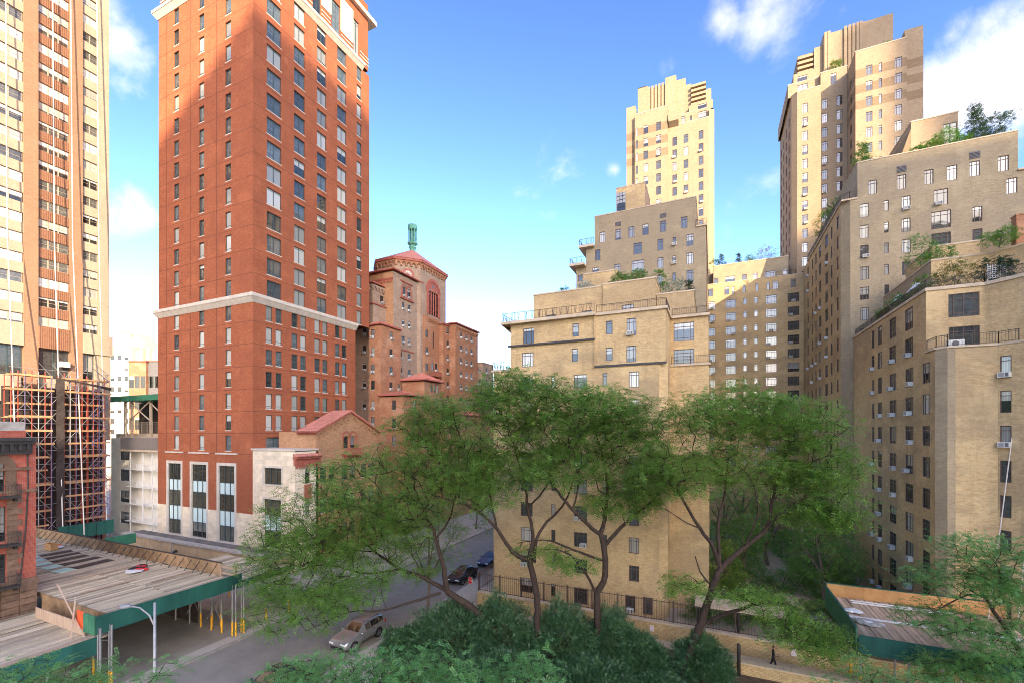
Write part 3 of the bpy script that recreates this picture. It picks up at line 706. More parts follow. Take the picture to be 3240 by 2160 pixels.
for s, yo in ((-1, GY0-.35), (1, GY1+.35)):
    slope = Vector((0, GPK-yo, GPZ+.12-(GEZ-.05)))
    q = MB(); k0 = [(-46.7, yo, GEZ-.05), (-50.4, yo, GEZ-.05)]
    p = [Vector((-46.7, yo, GEZ-.08)), Vector((-50.4, yo, GEZ-.08))]
    q.quad([p[0], p[1], p[1]+slope, p[0]+slope] if s > 0 else [p[1], p[0], p[0]+slope, p[1]+slope]); dn = Vector((0, 0, -.18))
    q.quad([p[0]+dn, p[1]+dn, p[1]+slope+dn, p[0]+slope+dn]); q.quad([p[0], p[0]+dn, p[0]+slope+dn, p[0]+slope])
    ro = off(gab, q.build('roof', 'terracotta', gab))
    for k in range(13):
        for j in range(8):
            def mk():
                m_ = MB(); L = slope.length/8; m_.tube([(0, 0, .03), (0, L*1.08, .0)], [.135, .115], 6); return m_.mesh('roof_tile', True, 'roof_tile')
            o = link('roof_tile', cached('gt', mk), ro, p[0]+slope*(j/8)+Vector((-.14-k*.285, 0, .07)))
            o.rotation_euler = (math.atan2(slope.z, abs(slope.y)), 0, 0) if s < 0 else (math.atan2(slope.z, abs(slope.y)), 0, math.pi)

# ------------------------------------------------------------------ Romanesque hall along the street
hall = thing('residence_hall', 'large brown brick hall with arched windows, tiled roof edges and green lantern on top', 'building', (-54, 75, 0))
def hip(root, x0, x1, y0, y1, z, over=.35, h=1.2, inset=None, thick=.22, name='roof', mat='roof_tile', under='terracotta'):
    b = MB(); p = [(x0-over, y0-over), (x1+over, y0-over), (x1+over, y1+over), (x0-over, y1+over)]
    b.prism(p, z-thick, z, under)
    i = inset if inset is not None else min(x1-x0, y1-y0)/2*.98+over
    q = [(x0-over+i, y0-over+i), (x1+over-i, y0-over+i), (x1+over-i, y1+over-i), (x0-over+i, y1+over-i)]
    k = len(b.v); b.v += [a+(z+.003,) for a in p]+[a+(z+h,) for a in q]
    for a in range(4): c = (a+1) % 4; b.f.append((k+a, k+c, k+4+c, k+4+a)); b.m.append(b.mi(mat))
    b.f.append((k+4, k+5, k+6, k+7)); b.m.append(b.mi(mat))
    # raised tile ribs down each slope
    for a in range(4):
        c = (a+1) % 4; A0, A1, B0, B1 = Vector(b.v[k+a]), Vector(b.v[k+c]), Vector(b.v[k+4+a]), Vector(b.v[k+4+c])
        L = (A1-A0).length; m = int(L/.38); d = (A1-A0)/L; inv = (B0-A0)-(B0-A0).dot(d)*d
        for j in range(1, m):
            s = L*j/m; e = (B0-A0).dot(d); f = 1.0
            if s < e: f = s/max(e, 1e-3)
            if L-s < e: f = min(f, (L-s)/max(e, 1e-3))
            s0 = A0+d*s; b.tube([s0+Vector((0, 0, .02)), s0+inv*f+Vector((0, 0, .02))], .06, 4, mat)
    return off(root, b.build(name, None, root))
def corbels(root, P, Q, z, step=.75, h=.55, proud=.22, mat='old_brick', name='corbel_table', slab=.25):
    P = Vector((P[0], P[1], 0)); Q = Vector((Q[0], Q[1], 0)); L = (Q-P).length; d = (Q-P)/L; n = Vector((d.y, -d.x, 0)); b = MB(); m = max(2, round(L/step)); s = L/m
    def bx(u0, u1, k0, k1, z0, z1):
        A = P+d*u0+n*k0; B = P+d*u1+n*k0; Cc = P+d*u1+n*k1; D = P+d*u0+n*k1
        b.prism([(A.x, A.y), (D.x, D.y), (Cc.x, Cc.y), (B.x, B.y)], z0, z1)
    bx(0, L, 0, proud, z, z+slab)
    for k in range(m):
        u = s*k; w_ = s*.3
        bx(u, u+w_, 0, proud, z-h, z-.002)
        for j in range(4):      # stepped arch head
            t0 = math.pi*j/4; u0 = u+w_+(s-w_)*j/4; hh = h*.5*(1-math.sin(math.pi*(j+.5)/4))+.02
            bx(u0, u0+(s-w_)/4, 0, proud, z-hh, z-.002)
    return off(root, b.build(name, mat, root))
HK = dict(gl='glass_old', kind='hung', ac=.9, sill='grey_stone')
block(hall, rect(-64, -55.2, 61.9, 75), 0, 40.2, 'grey_brick', [(0, -57.6, -56.85, s, s+1.5) for s in (21.3, 25, 28.25, 31.4, 34.65, 37.9)], coping='terracotta', cop=(.2, .2), **HK)
block(hall, rect(-62.5, -55.7, 62.3, 66.6), 36, 44.0, 'grey_brick', [(1, 64.3, 65.2, 40.9, 42.4), (1, 64.3, 65.2, 37.4, 38.9), (0, -59.2, -58.4, 41.0, 42.4)], **HK)
corbels(hall, (-62.5, 62.3), (-55.7, 62.3), 43.6, .9, .7, .25, 'grey_brick'); corbels(hall, (-55.7, 62.3), (-55.7, 66.6), 43.6, .9, .7, .25, 'grey_brick')
hip(hall, -62.5, -55.7, 62.3, 66.6, 44.3, .4, .5)
block(hall, rect(-55.2, -52.5, 60.8, 66.2), 0, 35.9, 'old_brick', [(0, -54.72, -53.87, s, s+1.55) for s in (18.4, 21.15, 24.75, 27.6, 30.6, 33.7)]+[(1, 63.07, 63.9, s, s+1.45) for s in (24.75, 27.55, 30.7, 33.8)]+[(1, 65.3, 66.0, 24.9, 26.1)], edge_mat={0: 'old_brick'}, **HK)
hip(hall, -55.2, -52.5, 60.8, 66.0, 36.2, .35, .7)
bw_ = [(1, a, c, s, s+1.4) for s in (40.4, 37.2, 34.0) for (a, c) in ((67.8, 68.62), (69.56, 70.42))]+[(1, a, c, s, s+1.4) for s in (31.0, 27.95) for (a, c) in ((66.95, 67.78), (69.56, 70.4))]
bw_ += [(1, 67.9, 68.9, 42.9, 44.8), (1, 69.4, 70.4, 42.9, 44.8)]
block(hall, rect(-64, -53.5, 65.3, 73.8), 0, 46.9, 'old_brick', bw_, edge_mat={0: 'gable_brick', 1: 'grey_brick'}, **HK)
b = MB()
for c in (68.4, 69.9):
    for j in range(7):
        t0 = math.pi*j/7; t1 = math.pi*(j+1)/7
        b.quad([(-53.38, c+math.cos(t)*r_, 44.7+math.sin(t)*r_) for t, r_ in ((t0, .5), (t0, .75), (t1, .75), (t1, .5))])
for c in (67.75, 69.15, 70.55): b.box(-53.5, -53.36, c-.12, c+.12, 42.8, 44.75)
b.box(-53.5, -53.2, 67.2, 71.2, 42.5, 42.75); b.box(-53.5, -53.3, 67.4, 71, 45.7, 45.95)
b.box(-53.5, -53.35, 66.6, 71.4, 32.75, 32.95)
off(hall, b.build('window_surround', 'terracotta', hall))
b = MB()
for k in range(14): b.box(-63.5+k*.72, -63.5+k*.72+.3, 65.12, 65.3, 44.9, 45.5)
b.box(-63.8, -53.5, 65.15, 65.3, 45.5, 45.75); off(hall, b.build('brick_frieze', 'terracotta', hall))
hip(hall, -64, -53.5, 65.3, 73.8, 47.3, .55, 1.0)
OCT = [(-60.9, 69.5), (-56.5, 69.5), (-53.0, 73.0), (-53.0, 82.2), (-56.5, 85.7), (-60.9, 85.7), (-64.4, 82.2), (-64.4, 73.0)]
b = MB()
for i in range(8):
    P, Q = OCT[i], OCT[(i+1) % 8]
    wall_face(b, P, Q, 0, 51.2, [(2.2, 6.6, 41.4, 46.4)] if i == 2 else [], 'grey_brick', .5)
off(hall, b.build('tower_wall', None, hall))
for i in (0, 1, 2, 7): corbels(hall, OCT[i], OCT[(i+1) % 8], 50.7, .95, .8, .28, 'old_brick', slab=.3)
b = MB(); b.prism(offset_poly(OCT, .45), 51.0, 51.45, 'terracotta'); q = offset_poly(OCT, .5); k = len(b.v)
b.v += [p+(51.46,) for p in q]+[(-58.4, 77.6, 56.2)]
for i in range(8): b.f.append((k+i, k+(i+1) % 8, k+8)); b.m.append(b.mi('roof_tile'))
off(hall, b.build('tower_roof', None, hall))
# great arched window
b = MB(); yc, zc_ = 77.4, 46.2
for j in range(14):
    t0 = math.pi*j/14; t1 = math.pi*(j+1)/14
    b.quad([(-52.86, yc+math.cos(t)*r_, zc_+math.sin(t)*r_*1.05) for t, r_ in ((t0, 1.95), (t0, 2.6), (t1, 2.6), (t1, 1.95))])
    b.quad([(-52.86, yc+math.cos(t0)*2.6, zc_+math.sin(t0)*2.73), (-53, yc+math.cos(t0)*2.6, zc_+math.sin(t0)*2.73), (-53, yc+math.cos(t1)*2.6, zc_+math.sin(t1)*2.73), (-52.86, yc+math.cos(t1)*2.6, zc_+math.sin(t1)*2.73)])
for c in (75.4, 79.4): b.box(-53, -52.8, c-.35, c+.35, 41.3, 46.3)
off(hall, b.build('great_arch', 'terracotta', hall))
b = MB()
for j in range(10):
    t0 = math.pi*j/10; t1 = math.pi*(j+1)/10
    b.quad([(-52.95, yc, zc_)]+[(-52.95, yc+math.cos(t)*1.95, zc_+math.sin(t)*2.05) for t in (t0, t1)])
off(hall, b.build('tympanum', 'terracotta', hall))
for (dy, dz, r_) in ((0, 1.2, .38), (-.9, .35, .22), (.9, .35, .22)):
    b = MB(); b.tube([(-52.95, yc+dy, zc_+dz), (-52.93, yc+dy, zc_+dz)], r_, 12, caps=True); off(hall, b.build('roundel', 'glass_old', hall))
b = MB()
for c in (76.55, 77.4, 78.25)[:3]: b.tube([(-52.95, c-.0, 41.4), (-52.95, c, 46.0)], .13, 8)
off(hall, b.build('column', 'terracotta', hall))
b = MB(); b.box(-53.45, -53.4, 75.2, 79.6, 41.4, 46.4); off(hall, b.build('pane', 'glass_old', hall))
b = MB()          # rose window on the diagonal face
c3 = Vector((-54.75, 71.25, 48.3)); u3 = Vector((.7071, .7071, 0)); n3 = Vector((.7071, -.7071, 0))
for j in range(16):
    t0 = 2*math.pi*j/16; t1 = 2*math.pi*(j+1)/16
    b.quad([c3+n3*.08+u3*math.cos(t)*r_+Vector((0, 0, math.sin(t)*r_)) for t, r_ in ((t0, .8), (t0, 1.15), (t1, 1.15), (t1, .8))])
    if j % 2 == 0: b.tube([c3+n3*.06, c3+n3*.06+u3*math.cos(t0)*.8+Vector((0, 0, math.sin(t0)*.8))], .05, 4)
off(hall, b.build('rose_window', 'terracotta', hall))
b = MB(); b.tube([c3+n3*.02, c3+n3*.05], .8, 16, caps=True); off(hall, b.build('pane', 'glass_old', hall))
b = MB()          # copper lantern
lx, ly = -58.4, 77.6
b.tube([(lx, ly, 55.4), (lx, ly, 56.2), (lx, ly, 56.6), (lx, ly, 57.0), (lx, ly, 57.3), (lx, ly, 57.55)], [.75, .6, .8, .6, 1.05, 1.1], 8, caps=True)
for k in range(8):
    a = 2*math.pi*(k+.5)/8; b.tube([(lx+.8*math.cos(a), ly+.8*math.sin(a), 57.5), (lx+.8*math.cos(a), ly+.8*math.sin(a), 60.6)], .13, 5)
b.tube([(lx, ly, 60.4), (lx, ly, 60.7), (lx, ly, 61.4), (lx, ly, 61.5)], [1.0, 1.0, .95, .2], 8, caps=True); b.tube([(lx, ly, 57.4), (lx, ly, 60.5)], .3, 6)
off(hall, b.build('lantern', 'verdigris', hall))
mid = [(1, 74.1, 74.95, s, s+1.5) for s in (36.4, 32.9, 29.6)]+[(1, 76.2, 77.0, 29.9, 31.6), (1, 77.5, 78.3, 29.9, 31.6), (1, 76.7, 77.1, 34.5, 38.0)]
block(hall, rect(-60, -52.6, 73.85, 78.9), 0, 40.8, 'old_brick', mid, gl='glass_old', kind='hung', ac=.3)
corbels(hall, (-52.6, 74.9), (-52.6, 78.9), 40.2, .7, .5, .2)
b = MB(); b.box(-52.6, -51.8, 75.7, 78.8, 28.7, 28.9)
for k in range(12): b.tube([(-51.86, 75.75+k*.27, 28.9), (-51.86, 75.75+k*.27, 29.6)], .06, 5)
b.box(-51.95, -51.8, 75.7, 78.8, 29.6, 29.75); b.box(-52.6, -52.0, 76.1, 76.4, 28.2, 28.7); b.box(-52.6, -52.0, 78.1, 78.4, 28.2, 28.7); off(hall, b.build('balcony', 'terracotta', hall))
block(hall, rect(-60, -51.5, 78.95, 83.1), 0, 39.9, 'old_brick', [(1, 80.2, 81.1, s, s+1.35) for s in (38.2, 35.3, 32.4, 29.5, 26.6, 23.7, 20.8)], coping='terracotta', cop=(.25, .2), **HK)
block(hall, rect(-62, -50, 81.3, 91.3), 0, 40.3, 'old_brick', [(1, a, a+.78, s, s+1.3) for s in (37.6, 34.8, 32.05, 29.2, 26.4, 23.6, 20.8, 18) for a in (83.2, 85.55, 87.8)], edge_mat={1: 'old_brick'}, **HK)
corbels(hall, (-50, 81.3), (-50, 91.3), 39.8, .7, .5, .22); hip(hall, -62, -50, 81.3, 91.3, 40.6, .4, .9)
block(hall, rect(-58, -48.8, 91.35, 97), 0, 33.4, 'grey_brick', [(1, 93.0, 93.8, s, s+1.4) for s in (31, 28.2, 25.4)]+[(0, -49.9, -49.2, s, s+1.4) for s in (31, 28.2, 25.4)], coping='terracotta', **HK)
block(hall, rect(-52.3, -47, 60.2, 66.4), 0, 23.3, 'old_brick', [(0, -49.56, -48.76, s, s+1.6) for s in (21.1, 18.0, 15.0)]+[(1, a, a+.78, s, s+1.5) for s in (21.3, 18.1, 15.0, 11) for a in (62.6, 65.15)], gl='glass_old', kind='hung', sill='grey_stone')
hip(hall, -52.3, -47, 60.2, 66.3, 23.7, .4, .75, inset=2.6)
block(hall, rect(-52.5, -47.4, 66.45, 72), 0, 26.5, 'old_brick', [(1, a, a+.65, 24.7, 26.1) for a in (68.4, 69.4, 70.4)]+[(1, a, a+.78, s, s+1.4) for s in (21.3, 15) for a in (67.7, 70.2)], gl='glass_old', kind='hung')
hip(hall, -52.5, -47.4, 66.45, 72, 26.9, .5, 1.5)
block(hall, rect(-52, -46.8, 72.05, 97), 0, 20.6, 'old_brick', [(1, a, a+.8, s, s+1.5) for s in (17.8, 14.4, 11) for a in (74, 77, 80, 84, 88, 92)], gl='glass_old', kind='hung', sill='grey_stone', edge_mat={1: 'gable_brick'})
hip(hall, -52, -46.8, 72.05, 97, 20.9, .4, .8, inset=2)

# ------------------------------------------------------------------ beige courtyard apartments: left stepped wing
lw = thing('apartment_wing', 'stepped beige brick wing with dark streaked walls, terraces and railings behind the trees', 'building', (-11, 55, 0))
CK = dict(gl='glass', kind='cas', rec=.11)
cols = [(-18.4, -17.05, 1.45), (-15.0, -14.55, 1.25), (-12.6, -11.25, 1.45), (-9.72, -9.27, 1.25), (-7.2, -6.27, 1.55)]
A = [(-21.6, 43.0), (-4.45, 43.0), (-3.75, 43.7), (-3.75, 46.5), (-.25, 46.5), (-.25, 66.5), (-21.6, 66.5)]
wA = []
for hd in (23.12, 20.52, 17.9, 15.25, 12.62, 10.0, 7.39, 4.73):
    for (a, c, h) in cols:
        if hd > 5 or a < -10: wA.append((0, a, c, hd-h, hd, None, {'ac': .22 if c-a > .6 else 0}))
    wA.append((0, cols[4][0], cols[4][1], hd-1.5, hd))
    wA.append((2, 44.6, 45.3, hd-1.3, hd))
wA = list({(x[1], round(x[4], 2)): x for x in wA}.values())
wA += [(0, -18.5, -17.05, .55, 2.05), (0, -15.03, -14.58, .6, 1.85), (0, -12.6, -11.2, .25, 1.85), (0, -7.55, -6.6, .25, 1.85, None, {'ac': 1}), (0, -5.92, -5.0, .3, 1.88)]
block(lw, A, 0, 23.85, 'beige_brick', wA, **CK)
B = [(-19.6, 43.05), (-3.85, 43.05), (-3.85, 47.4), (-.3, 47.4), (-.3, 66.5), (-19.6, 66.5)]
wB = [(0, -18.15, -16.88, 26.64, 28.25), (0, -12.77, -12.1, 26.92, 28.22), (0, -18.29, -17.0, 24.2, 25.7), (0, -12.84, -12.19, 24.44, 25.72), (0, -9.41, -8.75, 26.84, 28.15), (0, -7.42, -6.52, 26.53, 28.17, None, {'ac': 1}), (0, -9.41, -8.77, 24.31, 25.57), (0, -7.44, -6.52, 24.03, 25.6),
      (2, -3.5, -1.62, 26.45, 28.3), (2, -3.5, -1.62, 24.0, 25.65)]
block(lw, B, 23.853, 28.75, 'beige_brick', wB, **CK)
for bx_ in ((-19.85, -10.42, 42.84, 43.05, 26.4, 26.58), (-10.5, -3.8, 42.88, 43.05, 23.7, 23.9)):
    b = MB(); b.box(*bx_); off(lw, b.build('string_course', 'dark_metal', lw))
b = MB(); b.box(-20.5, -10.4, 42.5, 48, 28.75, 29.05); b.box(-10.38, -3.7, 42.86, 48, 28.75, 29.0); b.box(-3.68, -.2, 47.1, 50, 28.75, 29.0); b.box(-21.8, -19.6, 42.85, 66, 23.86, 24.1); b.box(-3.72, -.1, 46.35, 47.4, 23.86, 24.05)
b.quad([(-20.5, 42.5, 28.75), (-20.5, 47, 28.75), (-19.6, 47, 27.9), (-19.6, 43, 27.9)])
off(lw, b.build('coping', 'coping', lw))
b = MB(); b.box(-10.52, -10.4, 42.9, 43.05, 23.9, 28.75); off(lw, b.build('pilaster', 'beige_brick', lw))
railing(lw, [(-20.4, 47), (-20.4, 42.6), (-10.45, 42.6)], 29.05, .85, 'vee'); railing(lw, [(-10.3, 42.95), (-3.85, 42.95), (-3.85, 47)], 29.0, .75); railing(lw, [(-3.6, 47.2), (-.3, 47.2)], 29.0, .7); railing(lw, [(-3.65, 46.45), (-.2, 46.45)], 24.05, .75); railing(lw, [(-21.7, 50), (-21.7, 42.95), (-19.7, 42.95)], 24.1, .8, 'vee')
block(lw, rect(-18.9, -10.8, 48.0, 62), 29.05, 33.2, 'beige_brick', [(0, -17.4, -16.2, 29.2, 30.75), (0, -13.2, -12.0, 29.2, 30.75)], coping='coping', cop=(.06, .12), **CK)
block(lw, rect(-10.75, -5.3, 47.8, 62), 29.0, 33.3, 'beige_brick', [(0, -8.7, -7.5, 29.2, 30.85)], coping='coping', cop=(.06, .12), **CK)
block(lw, rect(-5.25, -1.65, 48.2, 62), 29.0, 31.6, 'beige_brick', [], coping='coping', cop=(.06, .12), **CK)
block(lw, rect(-15.4, -11.0, 57, 66.3), 33.4, 38.0, 'beige_brick', [], coping='coping', cop=(.06, .12), **CK)
# rear block of the wing
U = rect(-17.6, -.72, 66.6, 90)
wU = []
for (a, c, z0, z1) in ((-10.49, -9.27, 43.3, 44.95), (-7.13, -6.31, 43.3, 44.93), (-5.06, -4.63, 43.64, 44.9), (-3.23, -2.34, 43.3, 44.93), (-10.74, -8.99, 40.65, 42.4), (-7.15, -6.31, 40.75, 42.32), (-5.1, -4.65, 41.02, 42.28), (-3.23, -2.34, 40.75, 42.36), (-7.15, -6.31, 38.3, 39.86), (-5.1, -4.65, 38.6, 39.85), (-3.23, -2.34, 38.3, 39.9), (-7.15, -6.31, 35.8, 37.3), (-3.23, -2.34, 35.8, 37.3),
                        (-16.2, -15.4, 43.3, 44.95), (-13.3, -12.4, 40.7, 42.3), (-16.6, -15.6, 40.7, 42.3), (-10.74, -8.99, 38.2, 39.8)): wU.append((0, a, c, z0, z1, None, {'ac': .25}))
block(lw, U, 28.5, 45.75, 'pale_brick', wU, **CK)
wU2 = [(0, a, c, 45.9, 47.5) for (a, c) in ((-15.51, -14.66), (-13.14, -12.3), (-11.26, -10.37), (-9.2, -8.34), (-6.77, -5.91), (-3.97, -3.11))]
block(lw, rect(-16.25, -2.0, 66.6, 88), 45.753, 50.0, 'pale_brick', wU2, coping='coping', cop=(.05, .1), **CK)
for (a, c) in ((-13.14, -12.31), (-6.75, -5.91)):
    b = MB()
    for k in range(5): b.box(a, c, 66.52, 66.6, 47.95+k*.12, 48.03+k*.12)
    b.box(a, c, 66.59, 66.62, 47.93, 48.55)
    off(lw, b.build('vent_louvre', 'grey_panel', lw))
b = MB(); b.box(-18.6, -16.3, 65.9, 80, 45.4, 45.75); b.box(-20.0, -17.65, 65.6, 80, 42.7, 43.05); b.box(-1.98, -.6, 66.45, 88, 45.76, 45.95); off(lw, b.build('terrace_slab', 'coping', lw))
block(lw, rect(-19.2, -17.62, 66.8, 80), 28.5, 42.7, 'pale_brick', [(0, -18.9, -18.2, 40.6, 41.6)], **CK)
railing(lw, [(-18.5, 75), (-18.5, 66), (-16.3, 66)], 45.75, .9, 'vee'); railing(lw, [(-19.9, 75), (-19.9, 65.7), (-17.7, 65.7)], 43.05, .9, 'vee'); railing(lw, [(-2.0, 66.55), (-.7, 66.55), (-.7, 80)], 45.95, .8)
bh = block(lw, rect(-13.65, -9.3, 70, 76), 50.0, 55.4, 'grey_brick', [], coping='coping', cop=(.04, .1), edge_mat={0: 'beige_brick'})
b = MB(); b.box(-13.5, -12.25, 69.93, 70.0, 51.2, 54.6, 'glass_old')
for k in range(1, 3): b.box(-13.5+k*.42-.03, -13.5+k*.42+.03, 69.88, 69.93, 51.2, 54.6, 'dark_metal')
for k in range(1, 6): b.box(-13.5, -12.25, 69.88, 69.93, 51.2+k*.57-.03, 51.2+k*.57+.03, 'dark_metal')
off(lw, b.build('stair_window', None, lw))

# ------------------------------------------------------------------ far tower, left
TK = dict(gl='glass', kind='cas', rec=.11, sill=None)
def tower_crown(t, x0, x1, y0, z0, z1, grooves, mat='tower_brick', flip=False):
    """stepped crown with raised fins"""
    block(t, rect(x0, x1, y0, y0+13), z0, z1, mat, roof='roof_tar', name='crown')
    b = MB()
    for g in grooves:
        b.box(g-.22, g+.22, y0-.3, y0, z0, z1+.25)
    off(t, b.build('crown_fin', mat, t))
ta = thing('apartment_tower', 'slender sunlit beige tower with brown bands, standing left of the far courtyard wing', 'building', (-8, 104, 0), 'twin beige towers')
bands = ((74.33, 75.9, 'brown_band_brick'), (76.97, 78.6, 'brown_band_brick'), (79.73, 81.36, 'brown_band_brick'))
rows_l = [79.8-2.67*k for k in range(11)]
block(ta, rect(-14.9, -8.3, 96.3, 113), 40, 84.4, 'tower_brick', [(0, a, c, s, s+1.75, None, {'ac': .15}) for s in rows_l for (a, c) in ((-14.72, -14.25), (-13.12, -12.15), (-10.57, -9.6))], bands=bands, coping='coping', cop=(.05, .12), **TK)
rows_r = [76.2-2.58*k for k in range(12)]
block(ta, rect(-8.3, -.5, 97, 113), 40, 80.3, 'tower_brick', [(0, a, c, s, s+1.75, None, {'ac': .2}) for s in rows_r for (a, c) in ((-7.43, -6.54), (-5.26, -4.36), (-2.43, -1.51))], coping='coping', cop=(.03, .12), **TK)
block(ta, [(-.5, 97.0), (.45, 97.9), (.45, 113), (-.5, 113)], 40, 82.0, 'tower_brick', [(1, 99, 99.8, s, s+1.5) for s in rows_r], **TK)
block(ta, rect(-16.8, -14.9, 97.2, 113), 40, 87.0, 'tower_brick', bands=bands, **TK)
block(ta, rect(-8.3, -.5, 97.6, 113), 80.303, 82.6, 'tower_brick', [(0, -2.6, -.95, 80.45, 82.2), (0, -5.8, -4.95, 80.5, 82.2), (0, -4.1, -3.7, 80.9, 81.9)], coping='coping', cop=(.03, .1), **TK)
block(ta, rect(-4.3, .2, 98.2, 112), 82.7, 84.4, 'tower_brick', [(0, -2.6, -.95, 82.9, 84.1)], **TK)
tower_crown(ta, -12.5, -5.0, 99, 82.6, 91.0, [-12.3, -11.6, -10.9, -10.2, -9.5, -8.8])
block(ta, rect(-14.6, -12.5, 98.6, 112), 84.5, 91.4, 'tower_brick', name='crown'); block(ta, rect(-9.0, -6.8, 98.5, 111), 82.7, 91.9, 'tower_brick', name='crown'); block(ta, rect(-5.0, -3.9, 99.2, 112), 82.7, 89.6, 'tower_brick', name='crown')
b = MB()
for k in range(5): b.box(-3.9, -1.1, 98.4, 110, 84.4+k*.95, 84.4+k*.95+.5)
off(ta, b.build('crown_louvre', 'tower_brick', ta))
b = MB(); b.box(-3.85, -1.15, 99.0, 109.5, 84.4, 89); off(ta, b.build('crown_core', 'brown_band_brick', ta))
block(ta, rect(-1.1, -.1, 98.8, 112), 82.7, 87.2, 'tower_brick', name='crown')
b = MB(); b.box(-8.1, -6.2, 95.9, 97, 80.8, 82.6); b.quad([(-8.1, 95.9, 80.8), (-8.1, 97, 80.1), (-6.2, 97, 80.1), (-6.2, 95.9, 80.8)]); off(ta, b.build('balcony', 'tower_brick', ta))
b = MB(); b.box(-14.6, -12.8, 98.7, 99.5, 91.4, 91.7); off(ta, b.build('parapet_rail', 'dark_metal', ta))

# ------------------------------------------------------------------ far tower, right
tb = thing('apartment_tower', 'large beige tower with fluted crown, half in shade, rising above the right wing', 'building', (22, 104, 0), 'twin beige towers')
bands2 = ((71.75, 73.2, 'brown_band_brick'), (74.4, 75.85, 'brown_band_brick'), (77.0, 78.45, 'brown_band_brick'))
rows2 = [76.3-2.58*k for k in range(14)]
block(tb, [(14.5, 97), (18.2, 97), (18.2, 113), (13.7, 113), (13.7, 97.8)], 34, 80.5, 'tower_brick', [(0, 15.27, 16.19, s, s+1.75, None, {'ac': .3}) for s in rows2]+[(3, y, y+1.2, s, s+1.7) for s in rows2 for y in (100, 103.5, 107, 110.5)], coping='coping', cop=(.04, .12), **TK)
block(tb, rect(18.2, 22.2, 97.3, 113), 34, 83.0, 'tower_brick', [(0, a, c, s, s+1.75, None, {'ac': .25}) for s in rows2 for (a, c) in ((18.35, 19.25), (20.6, 21.5))]+[(0, 19.7, 20.6, 80.4, 82.4)], coping='coping', cop=(.04, .12), **TK)
block(tb, rect(22.2, 29.0, 92.3, 113), 34, 81.6, 'tower_brick', [(0, a, c, s, s+h_, None, {'ac': .3 if c-a > .6 else 0}) for s in [77.1-2.6*k for k in range(12)] for (a, c, h_) in ((23.6, 24.5, 1.65), (25.33, 25.8, 1.55), (27.45, 28.38, 1.65))]+[(3, y, y+1.0, s, s+1.6) for s in [77.1-2.6*k for k in range(12)] for y in (94.5,)], bands=bands2, coping='coping', cop=(.04, .12), **TK)
block(tb, rect(29.0, 31.4, 93.2, 113), 34, 82.4, 'tower_brick', bands=bands2, **TK)
b = MB(); b.prism([(29.0, 93.25), (31.4, 93.25), (31.4, 100), (29.3, 100)], 82.4, 83.5); off(tb, b.build('fin_top', 'tower_brick', tb))
block(tb, rect(13.2, 18.2, 98.2, 112), 80.503, 83.0, 'tower_brick', [(0, 14.7, 16.4, 80.7, 82.5)], coping='coping', cop=(.03, .1), **TK)
block(tb, rect(14.2, 17.6, 98.9, 112), 83.1, 85.2, 'tower_brick', [(0, 14.8, 16.4, 83.3, 84.6)], **TK)
b = MB()
for k in range(4): b.box(14.9, 17.5, 99.2, 110, 85.2+k*.95, 85.2+k*.95+.5)
off(tb, b.build('crown_louvre', 'tower_brick', tb))
b = MB(); b.box(14.95, 17.45, 99.7, 109.5, 85.2, 89); off(tb, b.build('crown_core', 'brown_band_brick', tb))
block(tb, rect(17.5, 18.8, 99, 112), 83.1, 89.2, 'tower_brick', name='crown')
tower_crown(tb, 18.8, 24.6, 98.6, 83, 90.8, [19.2, 19.7, 22.2, 22.8, 23.4, 24.0, 24.5]); block(tb, rect(24.6, 29.2, 98.9, 112), 81.7, 91.2, 'tower_brick', name='crown'); block(tb, rect(26.6, 29.3, 100.5, 111), 91.2, 91.8, 'tower_brick', name='crown')

# ------------------------------------------------------------------ courtyard wing between the towers
cw = thing('courtyard_wing', 'beige brick wing at the back of the garden court, its top storeys sunlit', 'building', (7, 98, 0))
ww = []
for k, hd in enumerate((12.4, 14.85, 17.3, 19.75, 22.25, 24.7, 27.16, 29.6, 32.03, 34.46, 36.9, 39.45, 41.9)):
    for (a, c, h_) in ((-.6, .62, 1.5), (2.37, 4.08, 1.55), (5.29, 5.91, 1.15), (7.06, 7.67, 1.15), (8.9, 10.65, 1.55), (12.32, 14.06, 1.6)):
        ww.append((0, a, c, hd-h_, hd, None, {'ac': .42 if c-a > 1 else 0}))
for (a, c) in ((-.67, .18), (2.15, 2.95), (3.44, 3.84), (5.22, 5.65), (7.28, 7.74), (9.08, 9.53), (9.99, 10.87), (12.77, 13.6)): ww.append((0, a, c, 42.9, 44.35))
block(cw, rect(-1.2, 15.6, 92, 96.2), 0, 45.15, 'beige_brick', ww, coping='coping', cop=(.05, .1), **TK)  # lighter brick stands in for light reflected around the court
block(cw, rect(.3, 12.6, 93.4, 105), 45.0, 49.0, 'pale_brick', [(0, a, c, 45.3, 46.7) for (a, c) in ((.38, 1.12), (2.3, 4.02), (5.15, 5.95), (6.95, 7.8), (8.95, 10.6), (11.75, 12.5))], coping='coping', cop=(.05, .1), **TK)
railing(cw, [(10.6, 92.1), (13.6, 92.1), (13.6, 93.4)], 45.25, .8)

